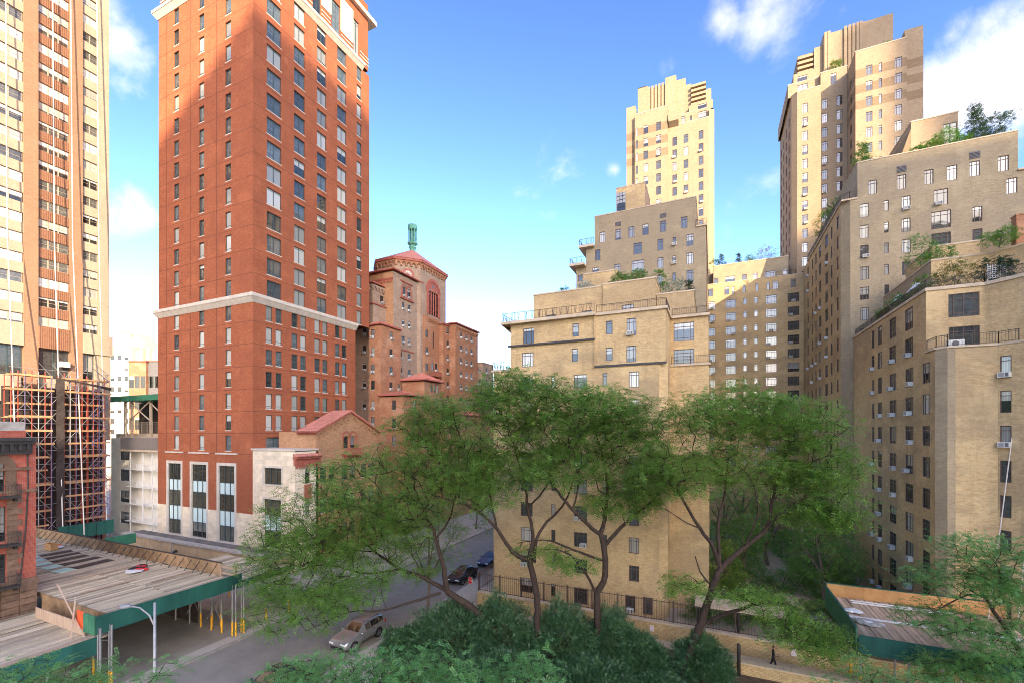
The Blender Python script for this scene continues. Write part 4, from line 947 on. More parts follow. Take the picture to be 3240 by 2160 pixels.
# ------------------------------------------------------------------ right wing
rw = thing('apartment_wing', 'beige brick wing on the right with roof planting and lattice railed terrace', 'building', (22, 55, 0))
R1 = [(15.5, 66.6), (31, 66.6), (31, 91.8), (14.7, 91.8), (14.7, 67.4)]
w1 = [(0, a, c, z0, z1, None, {'ac': .12}) for (a, c, z0, z1) in ((29.45, 30.35, 43.4, 45.1), (16.46, 17.33, 43.4, 45.05), (18.79, 19.22, 43.73, 45.0), (20.42, 21.28, 43.4, 45.1), (23.36, 24.63, 43.35, 45.2), (16.45, 17.32, 40.84, 42.44), (18.79, 19.24, 41.1, 42.4), (20.42, 21.28, 40.87, 42.47), (23.13, 24.9, 40.7, 42.7), (26.67, 27.54, 40.87, 42.55),
      (16.46, 17.33, 38.41, 40.0), (18.79, 19.24, 38.68, 39.95), (20.45, 21.3, 38.42, 40.04), (23.13, 24.9, 38.3, 40.2), (26.68, 27.54, 38.47, 40.07), (16.46, 17.34, 35.8, 37.38), (18.81, 19.26, 36.1, 37.34), (20.47, 21.31, 35.8, 37.4), (16.46, 17.34, 33.37, 34.92), (18.83, 19.27, 33.7, 34.88))]
w1 += [(0, 16.5, 17.35, 30.9-2.53*k, 32.45-2.53*k) for k in range(12)]
for k in range(16):
    s = 43.25-2.6*k
    for (a, c) in ((68.4, 69.35), (71.6, 72.5), (74.1, 75.75), (78.2, 79.7), (81.4, 82.35), (84.1, 84.8), (87.5, 88.6)): w1.append((3, a, c, s, s+1.65, None, {'ac': .16 if a > 72 else 0}))
block(rw, R1, 0, 45.75, 'pale_brick', w1, edge_mat={3: 'beige_brick'}, **CK)
w2 = [(0, a, c, 46.0, 47.7) for (a, c) in ((17.26, 18.11), (20.02, 20.89), (22.49, 23.35), (24.5, 25.38), (26.42, 27.3), (28.78, 29.67))]
block(rw, rect(16.2, 30.4, 66.6, 88), 45.753, 50.15, 'pale_brick', w2, coping='coping', cop=(.05, .1), **CK)
for (a, c) in ((20.02, 20.89), (26.44, 27.33)):
    b = MB()
    for k in range(5): b.box(a, c, 66.52, 66.6, 48.0+k*.15, 48.09+k*.15)
    b.box(a, c, 66.59, 66.62, 47.98, 48.77)
    off(rw, b.build('vent_louvre', 'grey_panel', rw))
b = MB(); b.box(14.55, 16.2, 66.5, 88, 45.76, 45.95); b.box(30.35, 31.2, 66.4, 88, 45.76, 45.95); off(rw, b.build('terrace_slab', 'coping', rw))
railing(rw, [(14.65, 88), (14.65, 67.4), (15.4, 66.6), (16.2, 66.6)], 45.95, .85)
block(rw, rect(24.0, 28.7, 75, 84), 50.1, 58.2, 'tower_brick', [(0, 27.25, 28.6, 51.2, 57.0, 'slide')], coping='coping', cop=(.06, .12), **CK)
b = MB(); b.quad([(24.0, 75.02, 50.2), (24.0, 84, 50.2), (22.0, 84, 50.2), (22.0, 75.02, 50.2)]); b.quad([(24, 75.02, 57.4), (24, 84, 57.4), (21.8, 84, 50.2), (21.8, 75.02, 50.2)]); b.quad([(21.8, 75.02, 50.2), (24, 75.02, 50.2), (24, 75.02, 57.4)]); off(rw, b.build('sloped_wall', 'brown_band_brick', rw))
R2 = [(15.8, 44.7), (16.3, 44.2), (19.1, 44.2), (22.6, 40.7), (30, 40.7), (30, 66.5), (15.8, 66.5)]
w3 = []
for k in range(11):
    s = 26.4-2.53*k
    for (a, c) in ((58.9, 59.7), (56.55, 57.85), (52.75, 54.5), (48.9, 50.65)):
        if s < 23.5: w3.append((6, a, c, s, s+1.65, None, {'ac': .42}))
    if s < 22: w3.append((6, 45.75, 47.1, s, s+1.65)); w3.append((2, 19.18, 19.6, s, s+1.6, None, {'ac': .4}))
block(rw, R2, 0, 23.75, 'beige_brick', w3, **CK)
R2u = [(15.8, 46.4), (19.3, 46.4), (22.6, 43.1), (30, 43.1), (30, 66.5), (15.8, 66.5)]
w4 = [(5, a, c, s, s+(1.9 if s > 26 else 1.7), None, {'ac': 0 if s > 26 else .3}) for s in (26.35, 23.9) for (a, c) in ((58.9, 59.85), (56.6, 57.9), (52.8, 54.6), (48.95, 50.75))]
w4 += [(0, 17.16, 19.0, 26.47, 28.3), (0, 17.18, 19.02, 23.97, 25.7), (1, 19.6, 20.5, 26.3, 28.1), (1, 19.6, 20.5, 23.95, 25.7)]
block(rw, R2u, 23.753, 28.75, 'beige_brick', w4, **CK)
b = MB(); b.prism(offset_poly(R2u, .1), 28.75, 29.0); b.prism([(15.7, 46.4), (15.7, 44.65), (16.25, 44.1), (19.15, 44.1), (20.5, 42.7), (20.5, 45.3), (19.3, 46.4)], 23.76, 23.9); off(rw, b.build('coping', 'coping', rw))
b = MB()
for s_ in (0,):
    b.prism([(15.75, 44.68), (16.28, 44.15), (16.75, 44.17), (16.75, 44.2), (16.3, 44.2), (15.8, 44.7)], 0, 23.7)
off(rw, b.build('corner_pilaster', 'pale_brick', rw))
railing(rw, [(15.85, 66), (15.85, 46.45), (19.3, 46.45), (22.5, 43.2)], 29.0, .72, 'lattice', 'dark_metal'); railing(rw, [(15.82, 46.3), (15.82, 44.7), (16.3, 44.22), (19.15, 44.22), (19.9, 43.5)], 23.9, .85, 'bars', 'dark_metal')
block(rw, [(18, 51.8), (21.8, 51.8), (26, 47.6), (30, 47.6), (30, 64), (18, 64)], 29.0, 32.75, 'beige_brick', [], coping='coping', cop=(.06, .12), edge_mat={5: 'pale_brick'})
block(rw, [(20, 57.5), (23.6, 57.5), (28, 53.1), (30, 53.1), (30, 64), (20, 64)], 32.8, 35.8, 'beige_brick', [], coping='coping', cop=(.06, .12))
b = MB(); b.box(23.0, 23.7, 50.6, 51.3, 32.7, 35.3); b.box(22.95, 23.75, 50.55, 51.35, 35.3, 35.4); off(rw, b.build('chimney', 'old_brick', rw))
# ------------------------------------------------------------------ tan tower on the left with scaffold
lt = thing('apartment_tower', 'sunlit tan tower with brown fluted panels and window strips behind scaffolding', 'building', (-95, 28, 0))
XT = -88.0
b = MB(); b.box(-112, XT-.35, 8, 37.85, 0, 90); off(lt, b.build('core_wall', 'spandrel_brick', lt))
b = MB()
for (y0, y1) in ((16.2, 17.6), (21.3, 22.7), (28.35, 29.8), (33.2, 34.7)): b.box(XT-.35, XT+.25, y0, y1, 0, 90)
off(lt, b.build('brick_pier', 'pier_brick', lt))
b = MB(); b.box(XT-.351, XT, 36.65, 38.05, 16, 90); off(lt, b.build('corner_wall', 'spandrel_brick', lt))
fl = [32.55+2.81*k for k in range(21)]
for k, s in enumerate(fl):
    for (y0, y1, kind) in ((22.7, 28.35, 'p'), (29.8, 33.2, 'f'), (34.7, 36.65, 'p'), (17.6, 21.3, 'f')):
        L = y1-y0
        def mk():
            q = MB()
            if kind == 'p': q.box(-.3, 0, 0, L, 0, 1.42, 'spandrel_brick')
            else:
                q.box(-.3, -.06, 0, L, 0, 1.42, 'fluted_brick'); m = int(L/.22)
                for j in range(m): q.box(-.06, 0, j*L/m+.05, (j+1)*L/m-.05, 0, 1.42, 'fluted_brick')
            return q.mesh('spandrel')
        if k: link('spandrel', cached(('spn', kind, round(L, 2)), mk), lt, Vector((XT, y0, s-1.43))-lt.location)
        if kind == 'f' and L > 3.5: continue
        if y0 == 22.7: add_window(lt, 'alu', (XT-.12, 22.75, s), R(90), 2.75, 1.36, 'glass_left', 'alu_frame', 0, .1); add_window(lt, 'alu', (XT-.12, 25.55, s), R(90), 2.75, 1.36, 'glass_left', 'alu_frame', 0, .1)
        else: add_window(lt, 'alu', (XT-.12, y0+.02, s), R(90), L-.04, 1.36, 'glass_left', 'alu_frame', 0, .1)
for (y0, y1, m) in ((22.7, 28.35, 'spandrel_brick'), (29.8, 33.2, 'fluted_brick'), (34.7, 38.4, 'spandrel_brick')):
    b = MB(); b.box(XT-.3, XT+.3, y0, y1, 29.4, 32.5, m)
    if m == 'fluted_brick':
        for j in range(15): b.box(XT+.3, XT+.36, y0+.03+j*.226, y0+.16+j*.226, 29.4, 32.5, m)
    off(lt, b.build('blank_panel', None, lt))
for bx_ in ((XT-.3, XT+.3, 22.7, 28.0, 21.6, 25.2), (XT-.3, XT+.1, 36.2, 38.2, 16, 29.4), (XT-.3, XT+.3, 22.7, 28.0, 15, 18.7)):
    b = MB(); b.box(*bx_); off(lt, b.build('blank_panel', 'spandrel_brick', lt))
for (y0, y1, z0, z1) in ((22.9, 25.4, 25.3, 29.3), (25.5, 28.2, 25.3, 29.3), (29.9, 33.1, 25.2, 29.3), (34.8, 36.1, 25.2, 29.3), (22.9, 28.2, 18.8, 21.5), (29.9, 33.1, 20.5, 23.5), (34.8, 36.1, 20.5, 23.5), (29.9, 33.1, 15, 18), (34.8, 36.1, 15, 18)):
    add_window(lt, 'slide', (XT-.22, y0, z0), R(90), y1-y0, z1-z0, 'glass_old', None, 0, .08)
b = MB(); b.box(XT+.1, XT+.9, 32.0, 33.0, 26.9, 27.7); off(lt, b.build('duct_hood', 'ac_case', lt))
# ropes hanging down the face
for i, (y, xo, lab) in enumerate(((26.2, -82.5, 'white hoist rope nearest the left edge of the picture, slanting down'), (30.9, -83.6, 'white hoist rope hanging in front of the black scaffold netting'), (32.9, -82.8, 'white hoist rope hanging over the right half of the scaffold'), (36.0, -83.9, 'white hoist rope hanging at the right end of the scaffold'))):
    q = MB(); q.tube([(XT+.55, y+.25, 89), (XT+1.6, y+.1, 45), (xo, y, 2.5)], .07, 5)
    tag(q.build('hoist_rope', 'rope', smooth=True), lab, 'rope', 'ropes on the tan tower')
sc = thing('scaffold', 'dense pipe scaffold with orange planks, red and blue posts and black netting', 'scaffold', (-85.5, 31, 0))
tubem = {}
def pipe(root, a, c, r, mat, name, n=5):
    a = Vector(a); c = Vector(c); d = c-a; L = d.length
    me = cached(('pipe', mat, r, name), lambda: (lambda q: (q.tube([(0, 0, 0), (0, 0, 1)], r, n), q.mesh(name, True, mat))[1])(MB()))
    o = link(name, me, root, a-root.location); o.rotation_mode = 'QUATERNION'; o.rotation_quaternion = d.to_track_quat('Z', 'Y'); o.scale = (1, 1, L); return o
r5 = random.Random(5)
lv = [2.6+1.87*k for k in range(13)]
for x in (-84.3, -86.3):
    for j, y in enumerate([26.0+.66*k for k in range(17)]):
        pipe(sc, (x, y, .2), (x, y, 24.9+r5.uniform(0, .9)), .055, 'blue_tube' if j % 4 == 2 else ('galvanised' if j % 5 == 4 else 'red_tube'), 'upright')
for k, z in enumerate(lv):
    for (y0, y1) in ((25.8, 30.3), (31.5, 36.7)):
        for x in (-84.25, -85.4):
            def mk():
                q = MB(); q.box(-.03, .03, 0, 1, -.12, .12); q.box(-.9, -.03, 0, 1, -.1, -.05); return q.mesh('scaffold_plank', mat='scaffold_plank')
            if r5.random() < .9: link('scaffold_plank', cached('plk', mk), sc, Vector((x+r5.uniform(-.05, .05), y0+r5.uniform(-.2, .2), z+r5.uniform(-.08, .08)))-sc.location, 0, (1, y1-y0+r5.uniform(-.6, .2), 1))
    pipe(sc, (-84.2, 25.8, z+.95), (-84.2, 36.8, z+.95), .03, 'galvanised', 'guard_rail')
    for j in range(8):
        if r5.random() < .75:
            y = 26.0+1.32*j; up = r5.random() < .5
            pipe(sc, (-84.2, y, z+(0 if up else 1.8)), (-84.2, y+1.32, z+(1.8 if up else 0)), .025, 'galvanised', 'brace')
    y = 34.2; pipe(sc, (-83.9, y+(0 if k % 2 else 2), z), (-83.9, y+(2 if k % 2 else 0), z+1.87), .05, 'blue_tube', 'stair_stringer'); pipe(sc, (-83.9, y+(0 if k % 2 else 2), z+.9), (-83.9, y+(2 if k % 2 else 0), z+2.77), .03, 'blue_tube', 'stair_stringer')
b = MB()
for k in range(24):
    z0, z1 = k*1.04, (k+1)*1.04; a0, a1 = r5.uniform(-.12, .12), 0
    b.quad([(-84.05+.1*math.sin(k), 30.35, z0), (-84.0+.1*math.sin(k*1.7), 31.2, z0), (-84.0+.1*math.sin(k*1.7+1.7), 31.2, z1), (-84.05+.1*math.sin(k+1), 30.35, z1)])
b.quad([(-84.0, 31.2, 24.6), (-84.0, 36.6, 24.1), (-84.05, 36.6, 23.6), (-84.05, 31.2, 24.9)])
off(sc, b.build('netting', 'black_net_and_shade', sc))
b = MB(); b.box(-86.9, -86.85, 25.9, 36.7, .2, 23.6); off(sc, b.build('dark_net_backing', 'black_net_and_shade', sc))  # dark net backing added full height to darken the space behind the scaffold
for k in range(6):
    b = MB(); b.box(-83.6, -83.5, 30.4+k*1.05, 31.42+k*1.05, 2.0, 4.0); off(sc, b.build('hoarding_or_shade_panel', 'green_ply', sc))

# ------------------------------------------------------------------ white building with fire escape
wb = thing('white_building', 'small off-white building with a fire escape between scaffold and red tower', 'building', (-84, 46, 0))
block(wb, rect(-94.2, -77.0, 41, 55), 0, 16.3, 'stucco', [(0, -91.3, -88.6, s, s+1.95, 'slide') for s in (12.6, 9.1, 5.55, 2.0)], gl='glass_old', edge_mat={3: 'gable_brick'}, rec=.15)
for s in (11.2, 8.4, 5.6, 2.8):
    q = MB(); q.box(-87.6, -77.2, 39.9, 41, s, s+.08); q.box(-87.6, -77.2, 39.88, 39.92, s+.95, s+1.02)
    for k in range(16): q.box(-84.2+k*.28, -84.16+k*.28, 39.88, 39.92, s+.08, s+.95)
    q.box(-82.5, -82.3, 39.9, 40.0, s+.08, s+2.8)
    off(wb, q.build('fire_escape_landing', 'white_paint', wb))
for x in (-86.0,):
    q = MB(); q.box(x-.06, x+.06, 39.9, 40.02, 0, 14.4); q.box(-79.9, -79.78, 39.9, 40.02, 0, 14.4); off(wb, q.build('fire_escape_post', 'white_paint', wb))
q = MB(); q.box(-88.0, -77.0, 39.6, 41.2, 14.2, 14.5, 'coping'); q.box(-88.0, -77.0, 39.6, 39.7, 14.5, 16.6, 'alu_frame')
for k in range(40): q.box(-88+k*.275, -87.9+k*.275, 39.55, 39.6, 14.5, 16.4, 'grey_panel')
off(wb, q.build('roof_deck', None, wb))
q = MB()
for x in (-90.5, -88.5, -83, -78): q.box(x-.14, x+.14, 41.2, 41.5, 16.3, 22.6)
q.box(-94, -77, 41.6, 50, 16.32, 17.0); q.tube([(-88.5, 41.1, 22.2), (-83, 41.1, 19.3)], .1, 5); q.tube([(-88.5, 41.1, 19.3), (-83, 41.1, 22.2)], .1, 5); q.tube([(-83, 41.1, 22.2), (-78, 41.1, 19.3)], .1, 5)
off(wb, q.build('roof_frame', 'coping', wb))
q = MB(); q.box(-94, -77, 45, 50, 17, 22.5); off(wb, q.build('roof_house', 'tar_sheet', wb))
q = MB(); q.prism([(-93.2, 40.6), (-77, 40.6), (-77, 50), (-93.2, 50)], 22.55, 22.75); q.box(-93.4, -77, 40.4, 40.6, 22.4, 23.3); off(wb, q.build('canopy', 'green_ply_light', wb))
railing(wb, [(-88, 41.0), (-77.2, 41.0)], 17.0, 1.9, 'bars', 'alu_frame', .3)

# ------------------------------------------------------------------ far buildings between the towers
fb = thing('far_building', 'distant cream apartment house with pinnacled roof beyond the scaffold', 'building', (-215, 105, 0))
def far_quad(px0, px1, py0, depth, dd, base=0):
    a = spot(px0, py0, depth); c = spot(px1, py0, depth); d = (c-a).normalized(); n = Vector((d.y, -d.x, 0))
    return [(a.x, a.y), (c.x, c.y), (c.x-n.x*dd, c.y-n.y*dd), (a.x-n.x*dd, a.y-n.y*dd)], a.z
def far_wins(poly, zs, n, w_, h_):
    out = []
    for k in range(n):
        f = (k+.5)/n
        P, Q = Vector(poly[0]), Vector(poly[1]); L = (Q-P).length; d = (Q-P)/L; ax = 0 if abs(d.x) >= abs(d.y) else 1
        a = (P+d*(f*L-w_/2))[ax]; c = (P+d*(f*L+w_/2))[ax]
        for z in zs: out.append((0, a, c, z, z+h_, 'far'))
    return out
pg, zt = far_quad(300, 412, 1098, 175, 25); block(fb, pg, 0, zt, 'stucco', far_wins(pg, [zt-5-4.2*k for k in range(8)], 5, 1.4, 2), gl='glass_old', coping='coping', cop=(.3, .4))
pg, zt = far_quad(405, 520, 1112, 172, 25); block(fb, pg, 0, zt, 'stucco', far_wins(pg, [zt-6], 4, 2.6, 2.2), gl='glass_old', coping='coping', cop=(.3, .4))
b = MB()
for (x0, x1, y) in ((374, 380, 1060), (381, 388, 1045), (389, 412, 1056), (413, 424, 1068), (424, 436, 1054), (437, 446, 1066), (446, 459, 1074)):
    q, z = far_quad(x0, x1, y, 180, 8); b.prism(q, 40, z)
for x in (410, 444, 462, 490): q, z = far_quad(x, x+8, 1098, 170, 3); b.prism(q, 30, z)
off(fb, b.build('pinnacle', 'limestone', fb))
fr = thing('far_building', 'distant brown brick corner house with dark bay windows left of the red tower', 'building', (-190, 90, 0))
pg, zt = far_quad(407, 462, 1144, 160, 20); block(fr, pg, 0, zt, 'old_brick', far_wins(pg, [zt-9.5, zt-17, zt-24.5], 3, 1.7, 4.4), gl='glass_old', coping='terracotta', cop=(.3, .4))
pg, zt = far_quad(462, 530, 1143, 161, 20); block(fr, pg, 0, zt, 'grey_panel', far_wins(pg, [zt-9.5, zt-17, zt-24.5], 4, 3.2, 4.2), gl='glass_left', coping='terracotta', cop=(.3, .4))
fs = thing('far_building', 'pale distant building at the end of the street beyond the hall', 'building', (-60, 240, 0))
block(fs, rect(-52, -36.5, 200, 220), 0, 36, 'pale_brick', [(0, -51+k*2.6, -49.6+k*2.6, 4+3.2*j, 6+3.2*j, 'far') for k in range(6) for j in range(9)], gl='glass_old', coping='coping')
fs2 = thing('far_building', 'tan distant building closing the street on the right side', 'building', (-15, 240, 0))
block(fs2, rect(-24, -2, 150, 190), 0, 30, 'tan_wall', [(3, 152+k*4, 154+k*4, 4+3.2*j, 6+3.2*j, 'far') for k in range(8) for j in range(7)], gl='glass_old', coping='coping')

# ------------------------------------------------------------------ brownstone row house at the left edge
bs = thing('row_house', 'red brick row house with brownstone trim, black cornice and iron balconies at left edge', 'building', (-52, 10, 0))
XB = -47.8
b = MB()
hl = [(9.0, 10.45, 12.9, 15.4), (9.0, 10.5, 9.3, 11.9), (9.0, 10.5, 6.2, 8.4), (9.0, 10.5, 1.5, 3.5)]
wall_face(b, (XB, 4), (XB, 16.1), 6.0, 16.0, hl[:3], 'row_house_brick', .3)
wall_face(b, (XB, 4), (XB, 16.1), 0, 6.0, [hl[3]], 'brownstone', .3)
wall_face(b, (XB, 16.1), (-62, 16.1), 0, 16.6, [], 'row_house_brick'); b.quad([(XB, 4, 16.6), (XB, 16.1, 16.6), (-62, 16.1, 16.6), (-62, 4, 16.6)], 'roof_tar'); wall_face(b, (XB, 4), (XB, 16.1), 16, 16.7, [], 'row_house_brick')
off(bs, b.build('wall', None, bs))
for (u0, u1, z0, z1) in hl: add_window(bs, 'hung', (XB, 4+u0, z0), R(90), u1-u0, z1-z0, 'glass_old', None, 0, .22)
r6 = random.Random(3)
for z in np.arange(6.2, 12.6, .42):         # quoins beside the windows
    w_ = .55 if int(round((z-6.2)/.42)) % 2 else .8
    q = MB(); q.box(XB-.05, XB+.07+r6.uniform(0, .05), 14.52, 14.52+w_, z, z+.4); off(bs, q.build('quoin', 'brownstone', bs))
for z in np.arange(.3, 6.0, .5):            # rusticated base courses
    for k in range(3):
        y = 13.2+k*.98; q = MB(); q.box(XB-.05, XB+.1+r6.uniform(0, .08), y, y+.95, z, z+.46); off(bs, q.build('rusticated_stone', 'brownstone', bs))
for bx_ in ((XB-.05, XB+.2, 4, 16.2, 5.75, 6.05), (XB-.05, XB+.16, 4, 15.75, 14.55, 14.75), (XB-.05, XB+.16, 4, 16.12, 12.85, 13.05)):
    b = MB(); b.box(*bx_); off(bs, b.build('string_course', 'brownstone', bs))
b = MB()
for j in range(14):
    t0 = math.pi*j/14; t1 = math.pi*(j+1)/14
    for (r0, r1, x) in ((.72, 1.3, XB+.12),):
        b.quad([(x, 13.72+math.cos(t)*r_, 14.65+math.sin(t)*r_) for t, r_ in ((t0, r0), (t0, r1), (t1, r1), (t1, r0))])
        b.quad([(x, 13.72+math.cos(t0)*r1, 14.65+math.sin(t0)*r1), (x-.12, 13.72+math.cos(t0)*r1, 14.65+math.sin(t0)*r1), (x-.12, 13.72+math.cos(t1)*r1, 14.65+math.sin(t1)*r1), (x, 13.72+math.cos(t1)*r1, 14.65+math.sin(t1)*r1)])
b.box(XB, XB+.1, 14.45, 15.0, 13.05, 14.6)
off(bs, b.build('arch_surround', 'brownstone', bs))
b = MB(); b.box(XB-.05, XB+.75, 4, 15.95, 16.75, 17.0); b.box(XB-.05, XB+.6, 4, 15.85, 16.5, 16.75); b.box(XB-.05, XB+.3, 4, 15.8, 15.75, 16.5)
for k in range(26): b.box(XB+.3, XB+.5, 4.2+k*.45, 4.38+k*.45, 16.0, 16.5)
off(bs, b.build('cornice', 'dark_metal', bs))
b = MB(); b.box(-60, XB-.2, 4, 15.6, 16.6, 17.5, 'row_house_brick'); b.box(-56, XB-.6, 4, 15.7, 17.5, 18.2, 'grey_stone'); off(bs, b.build('parapet', None, bs))
for z in (12.55, 9.0, 5.9):
    q = MB(); q.box(XB, XB+.95, 11.5, 15.0, z, z+.14)
    for p_ in ((XB+.93, 11.5), (XB+.93, 14.98)): q.tube([(p_[0], p_[1], z), (p_[0], p_[1], z+1.0)], .03, 4)
    for k in range(24): q.tube([(XB+.93, 11.5+k*.15, z+.14), (XB+.93, 11.5+k*.15, z+.95)], .012, 3)
    for k in range(6): q.tube([(XB+.1+k*.15, 14.98, z+.14), (XB+.1+k*.15, 14.98, z+.95)], .012, 3)
    q.tube([(XB+.93, 11.5, z+.95), (XB+.93, 14.98, z+.95), (XB, 14.98, z+.95)], .022, 4); q.box(XB, XB+.5, 14.8, 14.95, z-.3, z)
    off(bs, q.build('balcony', 'dark_metal', bs))
q = MB(); q.tube([(XB+.05, 15.6, 16.5), (XB+.08, 15.62, 13), (XB+.06, 15.5, 10), (XB+.07, 15.2, 6.2)], .05, 5); off(bs, q.build('cable', 'dark_metal', bs))

# ------------------------------------------------------------------ big sidewalk shed with plank deck
sh = thing('sidewalk_shed', 'big green sidewalk shed with weathered plank roof beside the row house', 'shed', (-58, 20, 0))
DZ = 4.85
def plank(root, x, y, z, w_, L, mat, r, name='deck_plank', along='y'):
    me = cached(('pk', round(w_, 2), round(L, 1), mat, along), lambda: (lambda q: ((q.box(.008, w_-.008, 0, L, -.05, 0) if along == 'y' else q.box(0, L, .008, w_-.008, -.05, 0)), q.mesh(name, mat=mat))[1])(MB()))
    o = link(name, me, root, Vector((x, y, z+r.uniform(-.02, .025)))-root.location); o.rotation_euler = (r.uniform(-.006, .006), r.uniform(-.02, .02), r.uniform(-.006, .006)); return o
r7 = random.Random(11)
n = 142
for k in range(n):
    x = -80+k*.3
    for (y0, L) in ((16.4, 4.2), (20.6, 4.2)):
        if x < -47 or y0 > 17 or x > -47: plank(sh, x, y0+r7.uniform(-.12, .12), DZ, .3, L, 'deck_wood', r7)
b = MB(); b.box(-80, -37.3, 16.4, 24.8, DZ-.35, DZ-.1); off(sh, b.build('deck_frame', 'raw_ply', sh))
for k in range(8):      # green fascia on the street side
    q = MB(); y = 15.3+k*1.24; q.box(-37.05, -36.95, y, y+1.235, 4.05, 5.25); off(sh, q.build('fascia_panel', 'green_ply', sh))
for k in range(2):
    q = MB(); q.box(-38.4+k*.7, -37.72+k*.7, 15.2, 15.28, 4.05, 5.3); off(sh, q.build('fascia_panel', 'green_ply_light', sh))
for k in range(34):     # plywood parapet along the back, propped
    x = -80+k*1.2; q = MB(); q.box(x, x+1.19, 24.85, 24.9, DZ, DZ+1.05); p = off(sh, q.build('parapet_panel', 'raw_ply', sh))
    q = MB(); q.tube([(x+.6, 24.85, DZ+.9), (x+.6, 24.2, DZ+.03)], .03, 4); q.box(x, x+1.19, 24.82, 24.94, DZ+1.05, DZ+1.12); off(sh, q.build('brace', 'dark_metal', sh))
q = MB(); q.box(-80, -39.3, 24.9, 25.0, DZ-.8, DZ+1.1); off(sh, q.build('outer_fascia', 'green_ply', sh))
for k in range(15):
    q = MB(); q.box(-79.9+k*2.5, -77.42+k*2.5, 24.75, 24.82, .14, DZ-.62); off(sh, q.build('hoarding_or_shade_panel', 'black_net_and_shade', sh))  # black panels added to deepen the shade under the shed
q = MB(); q.box(-47.6, -47.5, 16.5, 24.7, .14, 2.9); off(sh, q.build('inner_shade_sheet', 'black_net_and_shade', sh))  # black sheet added at the back, stands in for shade under the deck
q = MB(); q.box(-39.0, -37.1, 24.7, 24.8, DZ+.75, DZ+.95); q.box(-39.0, -37.1, 24.7, 24.8, DZ+.25, DZ+.42); q.box(-39.1, -38.9, 24.65, 24.85, DZ, DZ+1.1); q.box(-37.2, -37.05, 24.65, 24.85, DZ, DZ+1.1); off(sh, q.build('guard_rail', 'deck_wood_cross', sh))
def shed_post(root, x, y, z1, yellow=True):
    q = MB(); q.tube([(x, y, .1), (x, y, z1)], .06, 6, 'galvanised')
    if yellow: q.tube([(x, y, .12), (x, y, 1.35)], .075, 6, 'yellow_paint')
    q.box(x-.16, x+.16, y-.16, y+.16, .1, .15, 'galvanised')
    off(root, q.build('post', None, root))
for x in (-37.0, -38.4, -39.8, -41.3, -42.9, -45, -48, -52, -57, -62): shed_post(sh, x, 24.4, 4.5, x > -42)
for (x, y) in ((-37.0, 25.2), (-36.7, 24.5), (-36.7, 25.2), (-37.0, 16.0), (-36.7, 16.0), (-37.0, 15.4), (-36.7, 15.4), (-40, 16.4), (-44, 16.4), (-39.8, 25.2), (-40.5, 24.9)): shed_post(sh, x, y, 4.5)
q = MB()
for (a, c) in (((-37, 25.2), (-36.7, 24.5)), ((-37, 16), (-36.7, 15.4))):
    for z in (.9, 2.2, 3.4): q.tube([(a[0], a[1], z), (c[0], c[1], z+.3)], .03, 4)
for x in (-38.4, -41.3, -45): q.tube([(x, 24.4, 1), (x-2, 24.4, 3.6)], .03, 4); q.tube([(x-2, 24.4, 1), (x, 24.4, 3.6)], .03, 4)
for k in range(12): q.box(-80+k*3.6, -79.85+k*3.6, 16.4, 24.8, DZ-.6, DZ-.36)
off(sh, q.build('brace', 'galvanised', sh))
# plywood deck strip beyond the parapet and the second green fascia
s2 = thing('sidewalk_shed', 'mossy plank platform with green fascia behind the plywood parapet', 'shed', (-45, 28, 0))
for k in range(22): plank(s2, -47.0+k*.45, 25.2, 4.35, .45, 5.2, 'deck_wood', r7)
for k in range(3):
    q = MB(); q.box(-59.08, -59.0, 25.1+k*.95, 25.1+k*.95+.945, 4.95, 6.05); off(s2, q.build('fascia_panel', 'green_ply_light', s2))
for k in range(7):
    q = MB(); y = 25.25+k*.75; q.box(-37.05, -36.95, y, y+.745, 4.05, 4.6); off(s2, q.build('fascia_panel', 'green_ply', s2))
for (x, y) in ((-37.1, 27.6), (-37.1, 30), (-46, 30), (-58, 31)): shed_post(s2, x, y, 4.2)
# lower shed in front of the row house
s3 = thing('sidewalk_shed', 'lower green shed roof in front of the row house at bottom left', 'shed', (-42, 10, 0))
for k in range(34): plank(s3, -47.3+k*.3, 7.5, 3.7, .3, 8.7, 'deck_wood', r7)
for k in range(8):
    q = MB(); q.box(-47.4+k*1.2, -46.22+k*1.2, 16.28, 16.34, 3.68, 4.9); off(s3, q.build('back_board', 'raw_ply', s3))
for k in range(7):
    q = MB(); y = 6.7+k*1.24; q.box(-37.1, -37.0, y, y+1.235, 2.75, 3.9); off(s3, q.build('fascia_panel', 'green_ply', s3))
q = MB(); q.box(-37.6, -37.12, 6.7, 15.3, 3.86, 3.94); off(s3, q.build('walkway_board', 'deck_wood_cross', s3))
for y in (8, 10.5, 13): shed_post(s3, -37.1, y, 3.6); shed_post(s3, -39.0, y, 3.6)
q = MB(); q.tube([(-37.7, 15.0, 3.8), (-42.5, 15.4, 6.6)], .05, 4); q.tube([(-38.5, 14.6, 3.75), (-40.2, 15.5, 5.9)], .05, 4); q.box(-45.5, -38.5, 15.3, 15.36, 3.7, 4.5); off(s3, q.build('timber_brace', 'deck_wood_cross', s3))
q = MB(); q.quad([(-39.4, 15.25, 4.2), (-38.3, 15.2, 4.2), (-38.35, 15.25, 5.35), (-39.45, 15.28, 5.35)]); tag(q.build('safety_sheet', 'orange_net'), 'orange red plastic sheet hung at the corner of the green shed', 'sheet')
